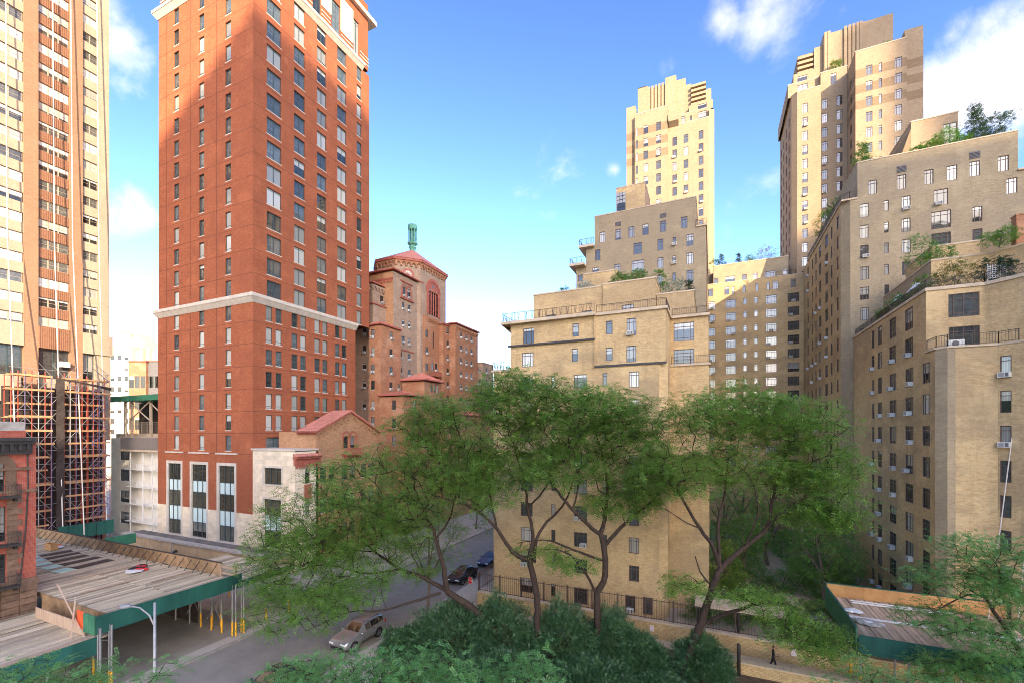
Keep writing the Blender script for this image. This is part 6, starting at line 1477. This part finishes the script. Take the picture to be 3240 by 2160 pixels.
big_tree('leaning locust tree at left whose trunk slants up towards the street', 33.5, (-13.3, 30.8, 0),
  [[((-13.3, 30.8, -.1), .36), (590, 1230, 0, .31), (500, 1120, 0, .28), (400, 1040, 0, .26), (320, 985, 0, .24), (300, 880, -.3, .17), (262, 740, -.6, .13), (215, 620, -.5, .09), (160, 500, 0, .05)],
   [(320, 985, 0, .17), (200, 915, .6, .14), (100, 880, 1.2, .12), (-20, 800, 1.8, .08), (-140, 700, 2, .05)], [(285, 990, 0, .11), (160, 1030, -.8, .09), (0, 1075, -1.2, .07), (-140, 1080, -1.4, .05), (-300, 1150, -1.5, .03)],
   [(100, 880, 1.2, .09), (-60, 900, .4, .07), (-250, 860, 0, .05), (-420, 900, -.5, .03)], [(262, 740, -.6, .1), (330, 640, 1, .07), (360, 500, 2, .05)], [(-20, 800, 1.8, .06), (-220, 780, 2.6, .045), (-380, 740, 3, .03)]],
  [(40, 470, 380, 170, 0), (-220, 640, 330, 190, 1), (-330, 860, 290, 190, .2), (-80, 780, 280, 200, .4), (120, 640, 200, 170, 0), (-380, 1070, 230, 110, -1), (-500, 960, 130, 110, -.5), (-150, 980, 210, 80, -.4), (-420, 760, 200, 130, .4)], 1600, 9, 21)
big_tree('locust tree with twin upright stems, second trunk from the left', 32.7, (-11.46, 30.7, 0),
  [[((-11.46, 30.7, -.1), .30), (735, 1180, 0, .26), (735, 1040, 0, .24), (715, 900, 0, .23), (700, 840, 0, .2), (715, 720, 0, .13), (690, 600, .2, .11), (680, 500, .6, .09), (640, 350, 1, .06), (600, 220, 1.2, .04)],
   [(700, 845, 0, .18), (620, 800, -.4, .15), (545, 690, -1, .12), (440, 600, -1.4, .09), (330, 560, -1.6, .06), (200, 520, -1.5, .03)], [(720, 850, 0, .15), (730, 740, .3, .12), (780, 660, .8, .1), (850, 590, 1.2, .08), (900, 480, 1.8, .05), (930, 360, 2, .03)],
   [(545, 690, -1, .08), (510, 520, -.2, .06), (450, 380, .3, .04)], [(690, 600, .2, .08), (790, 470, -.6, .06), (800, 320, -1, .04)], [(640, 350, 1, .04), (720, 220, 1.2, .03), (720, 110, 1, .02)]],
  [(430, 240, 320, 170, 0), (660, 110, 260, 160, .5), (230, 140, 150, 90, -.6), (720, 40, 160, 90, .4), (560, 60, 150, 100, .2), (330, 390, 250, 130, -.8), (760, 260, 220, 150, 1), (150, 240, 140, 80, -1), (600, 420, 260, 100, .2), (450, 520, 200, 80, -.8)], 1550, 9, 22)
big_tree('straight trunked locust tree in the middle of the hedge', 32.4, (-7.63, 32.1, 0),
  [[((-7.63, 32.1, -.1), .30), (1020, 1180, 0, .26), (1010, 1020, 0, .25), (1050, 910, 0, .22), (1045, 770, 0, .21), (1030, 715, 0, .19), (1050, 640, .3, .12), (1060, 500, .6, .09), (1040, 360, .8, .06), (1000, 230, 1, .04)],
   [(1030, 720, 0, .16), (990, 690, -.2, .14), (900, 605, -.8, .11), (830, 520, -1.2, .09), (750, 420, -1.4, .05)], [(1055, 765, 0, .15), (1120, 690, .2, .13), (1200, 620, .5, .1), (1290, 540, .8, .07), (1340, 430, 1, .04)],
   [(1040, 840, 0, .12), (900, 790, .6, .1), (830, 760, .8, .08), (760, 745, 1, .05), (640, 760, 1.2, .03)], [(1005, 985, 0, .11), (960, 900, -.5, .09), (890, 815, -.7, .07), (820, 790, -.8, .04)],
   [(900, 605, -.8, .08), (930, 460, -1.4, .06), (900, 320, -1.6, .04)], [(1200, 620, .5, .07), (1180, 470, 1.3, .05), (1160, 340, 1.5, .03)]],
  [(960, 200, 290, 170, 0), (1100, 150, 220, 130, .4), (860, 400, 220, 110, -.8), (1160, 360, 250, 140, .6), (1260, 470, 170, 110, .8), (880, 850, 120, 45, -.4), (750, 790, 140, 45, .8), (1120, 560, 200, 70, .6)], 1350, 9, 23)
big_tree('wide forked locust tree on the right with a leaning trunk', 30.7, (-1.99, 32.8, 0),
  [[((-1.99, 32.8, -.1), .31), (1460, 1230, 0, .27), (1500, 1120, 0, .26), (1555, 960, 0, .23), (1595, 870, 0, .2), (1700, 780, .3, .15), (1800, 690, .8, .13), (1830, 560, 1.2, .1), (1860, 440, 1.6, .07), (1900, 320, 2, .04)],
   [(1580, 860, 0, .16), (1545, 760, -.4, .13), (1490, 690, -.8, .11), (1400, 540, -1.3, .08), (1310, 430, -1.6, .05)], [(1585, 870, 0, .14), (1575, 760, .2, .12), (1580, 650, .6, .1), (1605, 540, .9, .08), (1620, 400, 1.2, .05), (1640, 260, 1.4, .03)],
   [(1525, 1130, 0, .17), (1620, 1085, -.8, .13), (1700, 1060, -1.4, .1), (1800, 1035, -1.8, .07), (1910, 1050, -2.2, .05), (1890, 1150, -2.5, .04), (2010, 1230, -2.6, .025)], [(1550, 965, 0, .08), (1490, 890, .4, .06), (1470, 820, .6, .04)],
   [(1830, 560, 1.2, .08), (1960, 470, .6, .06), (2080, 420, 0, .04)], [(1800, 690, .8, .07), (1950, 560, -.4, .05), (2100, 560, -1, .03), (2180, 640, -1.2, .02)], [(1700, 780, .3, .06), (1760, 620, -.8, .05), (1740, 480, -1.4, .03)], [(1490, 690, -.8, .06), (1420, 660, -1.8, .04), (1330, 600, -2.2, .03)]],
  [(1480, 190, 240, 140, -.6), (1690, 150, 260, 140, 1), (1890, 210, 270, 150, 1.4), (2040, 400, 220, 150, .4), (1620, 400, 260, 100, .8), (1380, 440, 210, 130, -1.2), (2110, 570, 170, 100, -.8), (1400, 950, 110, 45, .4), (1740, 1000, 190, 45, -1.6), (1930, 1130, 170, 80, -2.3), (2080, 1230, 150, 80, -2.6), (1900, 460, 200, 90, 1), (2150, 650, 100, 60, -1), (1270, 330, 120, 90, -1.4), (2000, 620, 160, 70, .2)], 1700, 9, 24)
ident = lambda x, y, D: spot(x, y, D)
NM = dict(conv=ident, pxs=1.0, mat='leaf_near', m=7, ll=.085, lw=.04, Lr=(.22, .42), spread=.26, tw=.008)
big_tree('locust tree at the right edge in front of the plank roofed shed', 24.5, spot(3280, 2700, 24.5).xy.to_3d(),
  [[(tuple(spot(3280, 2700, 24.5).xy)+(-.1,), .25), (3260, 2150, 0, .16), (3200, 2010, 0, .11), (3140, 1930, 0, .09), (3120, 1890, 0, .07), (3060, 1880, .3, .045), (2980, 1920, .5, .03)], [(3140, 1930, 0, .06), (3170, 1850, -.4, .045), (3150, 1780, -.6, .03)], [(3200, 2010, 0, .06), (3080, 1990, -.5, .045), (2980, 2010, -.8, .03)], [(3230, 2080, 0, .06), (3120, 2100, .6, .04), (3010, 2130, .8, .025)]],
  [(3120, 1745, 150, 48, 0), (3040, 1835, 160, 50, .4), (3190, 1850, 120, 60, -.5), (2970, 1950, 130, 40, .4), (3120, 2010, 150, 50, -.6), (3180, 2110, 130, 70, 0), (2990, 2120, 110, 50, .8), (3230, 1960, 80, 70, .4)], 900, 8, 31, conv=ident, pxs=1.0, mat='leaf_near', m=6, ll=.11, lw=.05, Lr=(.26, .46), spread=.3, tw=.009)
def fore(label, D, lobes, n, seed, x0):
    g0 = spot(x0, 2600, D); 
    big_tree(label, D, (g0.x, g0.y, 0), [[((g0.x, g0.y, -.1), .2), ((g0.x, g0.y, 4), .16), (x0, 2420, 0, .12), (x0+10, 2280, 0, .06)]]+[[(x0, 2400, 0, .08), ((x0+l[0])/2, (2380+l[1])/2+20, l[4]/2, .05), (l[0], l[1]+20, l[4], .03)] for l in lobes[:4]], lobes, n, 7, seed, 'crowns just below the viewpoint', **NM)
fore('feathery locust crown in the near foreground at bottom centre', 13.5, [(1080, 2190, 170, 90, .5), (1330, 2140, 150, 60, 0), (1560, 2170, 150, 60, .3), (1690, 2120, 60, 50, 0), (1250, 2230, 250, 80, 0), (960, 2220, 120, 80, .8), (1380, 2095, 90, 30, .8), (1180, 2110, 110, 40, .9), (930, 2140, 110, 60, 1.2), (1030, 2100, 90, 45, 1.0)], 540, 41, 1320)
fore('feathery locust crown in the near foreground at bottom left corner', 14.0, [(130, 2170, 150, 55, 0), (280, 2150, 80, 40, .3), (450, 2160, 90, 30, .6), (40, 2150, 90, 50, .2), (200, 2250, 200, 70, 0)], 230, 42, 180)
fore('low locust crown at the bottom right near the alley', 21.0, [(2760, 2130, 70, 40, 0), (2650, 2180, 90, 40, .5), (2850, 2180, 120, 40, 0), (3000, 2200, 150, 50, 0)], 160, 43, 2820)

def simple_tree(name, label, x, y, z0, h, r, n, mat, seed, group, per=8, conic=False, m=4, ll=.16, lw=.075, cz=.62, bark='bark_grey', tr=None):
    t = thing(name, label, 'tree' if h > 3.2 else 'shrub', (x, y, z0), group); rs = np.random.RandomState(seed); v = rs.normal(0, 1, (n, 3)); v /= np.linalg.norm(v, axis=1, keepdims=True); v *= (rs.uniform(.25, 1, (n, 1)))**(1/3)
    if conic:
        f = rs.uniform(0, 1, n)**1.3; A = np.stack([x+np.cos(v[:, 0]*9)*r*(1-f)*rs.uniform(.4, 1, n), y+np.sin(v[:, 0]*9)*r*(1-f)*rs.uniform(.4, 1, n), z0+.12*h+f*.9*h], axis=1)
    else:
        lump = 1+.22*np.sin(v[:, 0]*5+seed)*np.cos(v[:, 1]*4+seed*2)
        A = np.array([x, y, z0+h*cz])+v*lump[:, None]*np.array([r, r, h*(1-cz)*1.02])
    tr = tr or .028*h; rr = random.Random(seed)
    limbs = [[((x, y, z0-.05), tr), ((x+rr.uniform(-.1, .1)*r, y+rr.uniform(-.1, .1)*r, z0+h*.35), tr*.75), ((x+rr.uniform(-.2, .2)*r, y+rr.uniform(-.2, .2)*r, z0+h*.8), tr*.25)]]
    if not conic:
        for k in range(4): a = k*1.57+rr.uniform(0, 1); limbs.append([((x, y, z0+h*.33), tr*.5), ((x+math.cos(a)*r*.35, y+math.sin(a)*r*.35, z0+h*.52), tr*.35), ((x+math.cos(a)*r*.7, y+math.sin(a)*r*.7, z0+h*.7), tr*.15)])
    grow(t, limbs, A, bark, .008 if h > 3 else .005, seed)
    P, Dv, Nv, Ln = fronds_at(A, rs, per, .22*min(1, r/1.5)+.05, (.2*min(1.3, r/2)+.12, .4*min(1.3, r/2)+.15), np.mean(A, axis=0), .5, 0.0)
    off(t, link('crown', leaf_mesh('crown', P, Dv, Nv, Ln, m, lw, ll, mat, rs), t)); return t
def bush(label, x7, y7, rx, ry, D, seed, n=2600, mat='leaf_yew'):
    c = z7(x7, y7, D); s = .6803*D/FPX; a = rx*s; top = c.z+ry*s
    t = thing('yew_bush', label, 'bush', (c.x, c.y, 0), 'dark yew hedge'); rs = np.random.RandomState(seed)
    v = rs.normal(0, 1, (n, 3)); v /= np.linalg.norm(v, axis=1, keepdims=True); v[:, 2] = np.abs(v[:, 2])
    lump = 1+.16*np.sin(v[:, 0]*6+seed)*np.cos(v[:, 1]*7)+.12*np.sin(v[:, 2]*9+v[:, 0]*5)+rs.normal(0, .05, n)
    sc_ = rs.uniform(.72, 1.0, (n, 1)); A = np.array([c.x, c.y, top*.25])+v*lump[:, None]*sc_*np.array([a, a*.85, top*.75]); A[:, 2] = np.maximum(A[:, 2]-rs.uniform(0, .25*top, n)*(1-v[:, 2]), .15)
    N = len(A)*4; P = np.repeat(A, 4, axis=0)+rs.normal(0, .12, (N, 3)); Dv = np.repeat(v, 4, axis=0)*.8+rs.normal(0, .55, (N, 3)); Dv[:, 2] += .25; Dv /= np.linalg.norm(Dv, axis=1, keepdims=True)
    U = rs.normal(0, 1, (N, 3)); Nv = U-Dv*np.sum(U*Dv, axis=1, keepdims=True); Nv /= np.linalg.norm(Nv, axis=1, keepdims=True)
    off(t, link('foliage', leaf_mesh('foliage', P, Dv, Nv, rs.uniform(.22, .42, N), 4, .05, .085, mat, rs), t))
    b = MB()
    for k in range(7): an = k*.9; b.tube([(c.x, c.y, 0), (c.x+math.cos(an)*a*.3, c.y+math.sin(an)*a*.3, top*.5), (c.x+math.cos(an)*a*.6, c.y+math.sin(an)*a*.5, top*.8)], [.07, .05, .02], 5)
    off(t, b.build('stem', 'bark', t)); return t
for i, (x, y, rx, ry, D, lab) in enumerate(((150, 1290, 150, 120, 34.5, 'leftmost dark yew bush, next to the silver car'), (340, 1200, 200, 150, 34.2, 'big dark yew bush behind the slanting trunk'), (560, 1180, 160, 150, 33.6, 'tall dark yew bush left of the twin stemmed trunk'), (850, 1220, 150, 160, 33, 'dark yew bush between the twin stemmed and the straight trunk'), (1080, 1240, 140, 150, 32.8, 'dark yew bush just right of the straight trunk'), (1230, 1320, 110, 110, 32, 'small dark yew bush at the right end of the hedge'), (1500, 1320, 120, 120, 31, 'round dark yew bush behind the leaning right trunk'), (560, 1400, 210, 120, 30.5, 'low dark yew bush in front of the twin stemmed trunk'), (980, 1420, 190, 100, 30.2, 'low dark yew bush in front of the straight trunk'), (1300, 1450, 110, 60, 30, 'lowest dark yew bush near the bottom edge'))):
    bush(lab, x, y, rx, ry, D, 50+i)
rsg = np.random.RandomState(5); gp = []
while len(gp) < 5200:
    x, y = rsg.uniform(-2.5, 14.3), rsg.uniform(43.5, 88)
    if abs(x-6.4-1.2*math.sin(y*.13)) < 1.3 and y < 74: continue
    gp.append((x, y, .15+abs(rsg.normal(0, .28))+.5*max(0, math.sin(x*1.7+y*.9)*math.cos(y*.7))))
gp = np.array(gp); P_, D_, N_, L_ = fronds_at(gp, rsg, 3, .12, (.2, .4), np.array([6, 65, -5.]), .6, .1)
tag(link('ground_cover', leaf_mesh('ground_cover', P_, D_, N_, L_, 3, .09, .16, 'leaf_garden', rsg)), 'low green planting filling the garden court beds', 'ground cover', None, 'stuff')
GT = 'garden court trees'
for i, (x, y, h, r, n, mat, lab) in enumerate(((3.2, 57, 8.0, 2.6, 190, 'leaf_garden', 'round green tree in the middle of the garden court'), (10.2, 53, 8.6, 3.0, 240, 'leaf_garden', 'dark green tree in the court just behind the right shed'), (6.6, 66, 8.5, 3.2, 220, 'leaf_garden', 'green tree farther back in the middle of the court'), (1.6, 70, 10, 3.2, 220, 'leaf_garden', 'tall green tree at the back left of the court'), (11.8, 66, 9, 2.8, 190, 'leaf_garden', 'green tree against the right wall of the court'), (1.0, 50, 6.2, 1.7, 120, 'leaf_bright', 'bright yellow green tree beside the beige wing in the court'), (8.5, 78, 10, 3.4, 200, 'leaf_garden', 'green tree at the far end of the court'), (12.9, 58, 5.5, 2.1, 120, 'leaf_garden', 'small tree at the foot of the right wing'), (4.2, 80, 11, 3.4, 180, 'leaf_garden', 'tall tree against the far courtyard wing'))):
    simple_tree('garden_tree', lab, x, y, .05, h, r, n, mat, 70+i, GT)
for i, (x, y, h, r, mat, lab) in enumerate(((1.9, 54.5, 2.4, 1.5, 'leaf_bright', 'yellow shrub in the garden court'), (5.8, 47, 2.2, 1.3, 'leaf_garden', 'leafy shrub behind the fence at the court entrance'), (7.4, 45.6, 2.4, 1.4, 'leaf_bright', 'bright shrub beside the right shed'), (8.0, 42.6, 2.6, 1.0, 'leaf_flower', 'hydrangea bush with pale flower heads beside the right shed'), (6.3, 41.8, 2.2, 1.1, 'leaf_garden', 'dense shrub next to the canopy'), (13.5, 50, 3.0, 1.4, 'leaf_bright', 'bright shrub at the foot of the right wing'), (12.0, 47.2, 2.8, 1.5, 'leaf_garden', 'low shrub behind the right shed'), (4.4, 49.5, 2.0, 1.4, 'leaf_garden', 'low shrub in front of the court trees'), (13.8, 62, 2.6, 1.3, 'leaf_garden', 'shrub along the right wall of the court'), (-1.2, 47.6, 2.6, 1.0, 'leaf_garden', 'shrub at the corner of the beige wing'), (7.2, 56, 2.4, 1.6, 'leaf_garden', 'broad shrub beside the court path'), (9.3, 59.5, 2.8, 1.7, 'leaf_garden', 'rounded shrub right of the court path'), (2.6, 62, 2.6, 1.8, 'leaf_garden', 'rounded shrub left of the court path'), (5.6, 73, 3.0, 2.2, 'leaf_garden', 'wide shrub at the end of the court path'), (9.8, 47.6, 2.4, 1.5, 'leaf_garden', 'leafy shrub hard against the right shed'), (2.8, 46.4, 2.2, 1.5, 'leaf_bright', 'fresh green shrub behind the canopy'), (-.6, 44.6, 2.4, 1.1, 'leaf_garden', 'shrub between canopy and beige wing'))):
    simple_tree('garden_shrub', lab, x, y, .05, h, r, 70, mat, 90+i, 'garden court shrubs', cz=.5)
for i, (x, y, h, r, n, lab) in enumerate(((-23.4, 33.2, 11.5, 3.4, 240, 'slim street tree on the near pavement behind the silver car'), (-23.3, 49.5, 12.5, 3.6, 240, 'street tree beside the left corner of the beige wing'), (-23.3, 60, 13, 3.8, 230, 'second street tree up the near pavement'), (-23.3, 72, 13, 4.2, 220, 'third street tree up the near pavement'), (-38.2, 46, 11.5, 3.6, 230, 'street tree in front of the gabled building'), (-38.2, 57, 12, 3.8, 230, 'street tree in front of the low tiled wing'), (-38.2, 69, 12.5, 4.0, 210, 'street tree farther along the far pavement'), (-38, 84, 13, 4.4, 190, 'far street tree before the hall'), (-23.3, 88, 13, 4.5, 190, 'far street tree on the near pavement'))):
    simple_tree('street_tree', lab, x, y, .1, h, r, n, 'leaf_locust', 110+i, 'street trees', cz=.68, tr=.16)
for i in range(7): simple_tree('park_tree', ['leftmost', 'second', 'third', 'fourth', 'fifth', 'sixth', 'rightmost'][i]+' tree closing the far end of the street', -46+i*5.2, 125+(i % 3)*9, 0, 17, 5.5, 130, 'leaf_garden', 130+i, 'trees at the end of the street', m=4, ll=.3, lw=.14)
RP = 'plants on the roof terraces'
for i, (x, y, z, h, r, n, mat, con, lab) in enumerate(((-9.2, 49.6, 33.3, 1.5, 1.0, 60, 'leaf_garden', 0, 'leafy shrub on the parapet roof above the left wing rail'), (-7.4, 49.8, 33.3, 1.7, 1.1, 60, 'leaf_garden', 0, 'wide shrub next to the brick penthouse on the left wing'), (-13.4, 50, 33.2, 1.3, .9, 45, 'leaf_flower', 0, 'white flowering shrub on the left wing roof'), (-15.8, 49.6, 33.2, .9, .6, 25, 'leaf_garden', 0, 'sparse plant at the left end of the wing roof'), (-5.9, 57, 33, 4.4, .8, 60, 'leaf_garden', 0, 'slender young tree on the left wing roof'), (-3.6, 52, 31.7, 2.6, 1.0, 45, 'leaf_flower', 0, 'pale airy shrub on the lower left wing roof'), (-2.2, 50.2, 31.7, 1.5, .6, 45, 'leaf_fir', 1, 'little conical fir on the lower left wing roof'),
   (16.9, 67.6, 50.2, 2.8, 1.1, 80, 'leaf_garden', 1, 'small conifer at the left end of the right wing roof'), (15.6, 80, 46, 4.5, 1.5, 80, 'leaf_bright', 0, 'yellow green tree on the narrow side terrace'), (15.5, 74, 46, 3.5, 1.0, 60, 'leaf_garden', 0, 'green shrub on the narrow side terrace'), (27.6, 68.3, 50.2, 4.4, 1.3, 150, 'leaf_fir', 1, 'blue green fir on the right wing roof'), (29.4, 68.4, 50.2, 3.2, 1.2, 90, 'leaf_fir', 0, 'pine beside the fir on the right wing roof'), (24.9, 68, 50.2, 2.6, 1.0, 60, 'leaf_garden', 0, 'small tree before the glazed roof room'), (23.4, 67.6, 50.2, 1.2, .8, 40, 'leaf_bright', 0, 'low yellow shrub on the right wing roof'), (22.2, 67.4, 50.2, .9, .6, 30, 'leaf_garden', 0, 'clipped ball shrub on the right wing roof'), (26.1, 67.5, 50.2, 1.0, .8, 35, 'leaf_garden', 0, 'clipped shrub right of the glazed roof room'),
   (1.7, 94.0, 49, 2.2, .7, 40, 'leaf_fir', 1, 'left cone topiary on the far courtyard wing'), (4.6, 94.0, 49, 1.9, .6, 40, 'leaf_fir', 1, 'right cone topiary on the far courtyard wing'), (6.6, 94.2, 49, 1.4, .9, 35, 'leaf_garden', 0, 'round shrub on the far courtyard wing'), (9.4, 94.4, 49, 2.6, 1.7, 50, 'leaf_orange', 0, 'russet leaved shrub on the far courtyard wing'), (.6, 94.1, 49, 1.6, .7, 30, 'leaf_garden', 0, 'leftmost shrub on the far courtyard wing'),
   (18.6, 48.8, 29, 2.4, 1.3, 70, 'leaf_orange', 0, 'orange and green maple on the lattice railed terrace'), (16.9, 49.8, 29, 1.9, .9, 50, 'leaf_bright', 0, 'light green shrub left of the orange maple'), (16.6, 54.5, 29, 1.6, .8, 45, 'leaf_garden', 0, 'green shrub between the white parasols'), (16.5, 58.2, 29, 1.3, .7, 40, 'leaf_bright', 0, 'trailing plant at the far end of the lattice rail'), (19.9, 47.4, 29, 1.9, .5, 45, 'leaf_fir', 0, 'dark clipped shrub right of the maple'), (20.6, 46.8, 29, 2.1, .5, 45, 'leaf_fir', 0, 'second dark clipped shrub by the white trellis'), (19.2, 53.5, 32.8, 1.4, 1.1, 50, 'leaf_garden', 0, 'low green hedge on the upper terrace wall'), (18.9, 57, 32.8, 4.2, 1.3, 50, 'leaf_garden', 0, 'thin leaved young tree on the upper terrace'), (21.9, 50.5, 32.8, 1.6, 1.0, 55, 'leaf_garden', 0, 'trailing shrub at the right of the upper terrace'),
   (20.6, 97.6, 83.1, 1.6, .8, 35, 'leaf_bright', 0, 'yellow green plant at the foot of the tower crown'), (27.5, 95, 81.7, 1.8, 1.0, 40, 'leaf_garden', 0, 'green shrub on the shaded tower setback'))):
    simple_tree('roof_plant', lab, x, y, z, h, r, n, mat, 150+i, RP, per=7, conic=bool(con), m=3, ll=.15, lw=.08, cz=.58, tr=.035)
for i, (x, y, lab) in enumerate(((17.0, 56.5, 'left white parasol on the lattice railed terrace'), (17.1, 52.6, 'right white parasol on the lattice railed terrace'))):
    t = thing('parasol', lab, 'parasol', (x, y, 29), 'white parasols'); q = MB(); q.tube([(0, 0, 0), (0, 0, 2.0)], .025, 5); q.build('pole', 'galvanised', t)
    q = MB(); p = [(.7*math.cos(k*math.pi/4), .7*math.sin(k*math.pi/4), 1.6+.45*math.cos(k*math.pi/4)) for k in range(8)]; q.v = p+[(0, 0, 2.15)]; q.f = [(k, (k+1) % 8, 8) for k in range(8)]; q.m = [0]*8; q.mats = [None]; q.build('canopy', 'tarp', t)
t = thing('trellis', 'white lattice trellis panel on the lattice railed terrace', 'trellis', (19.6, 46.75, 29.0)); q = MB()
for k in range(8): q.box(k*.15, k*.15+.03, 0, .02, .3, 1.4)
for k in range(7): q.box(0, 1.08, -.01, .0, .35+k*.15, .38+k*.15)
q.build('lattice', 'lattice_white', t); q = MB(); q.box(0, .06, 0, .06, 0, 1.45); q.box(1.05, 1.11, 0, .06, 0, 1.45); q.build('post', 'lattice_white', t)
t = thing('air_handler', 'white air handler with round fan on the balcony of the right wing', 'machine', (16.7, 45.3, 23.9)); q = MB(); q.box(0, .95, -.2, .2, 0, .6); q.build('case', 'ac_case', t); q = MB(); q.tube([(.4, -.2, .3), (.4, -.22, .3)], .22, 14, caps=True); q.build('fan', 'ac_grille', t)
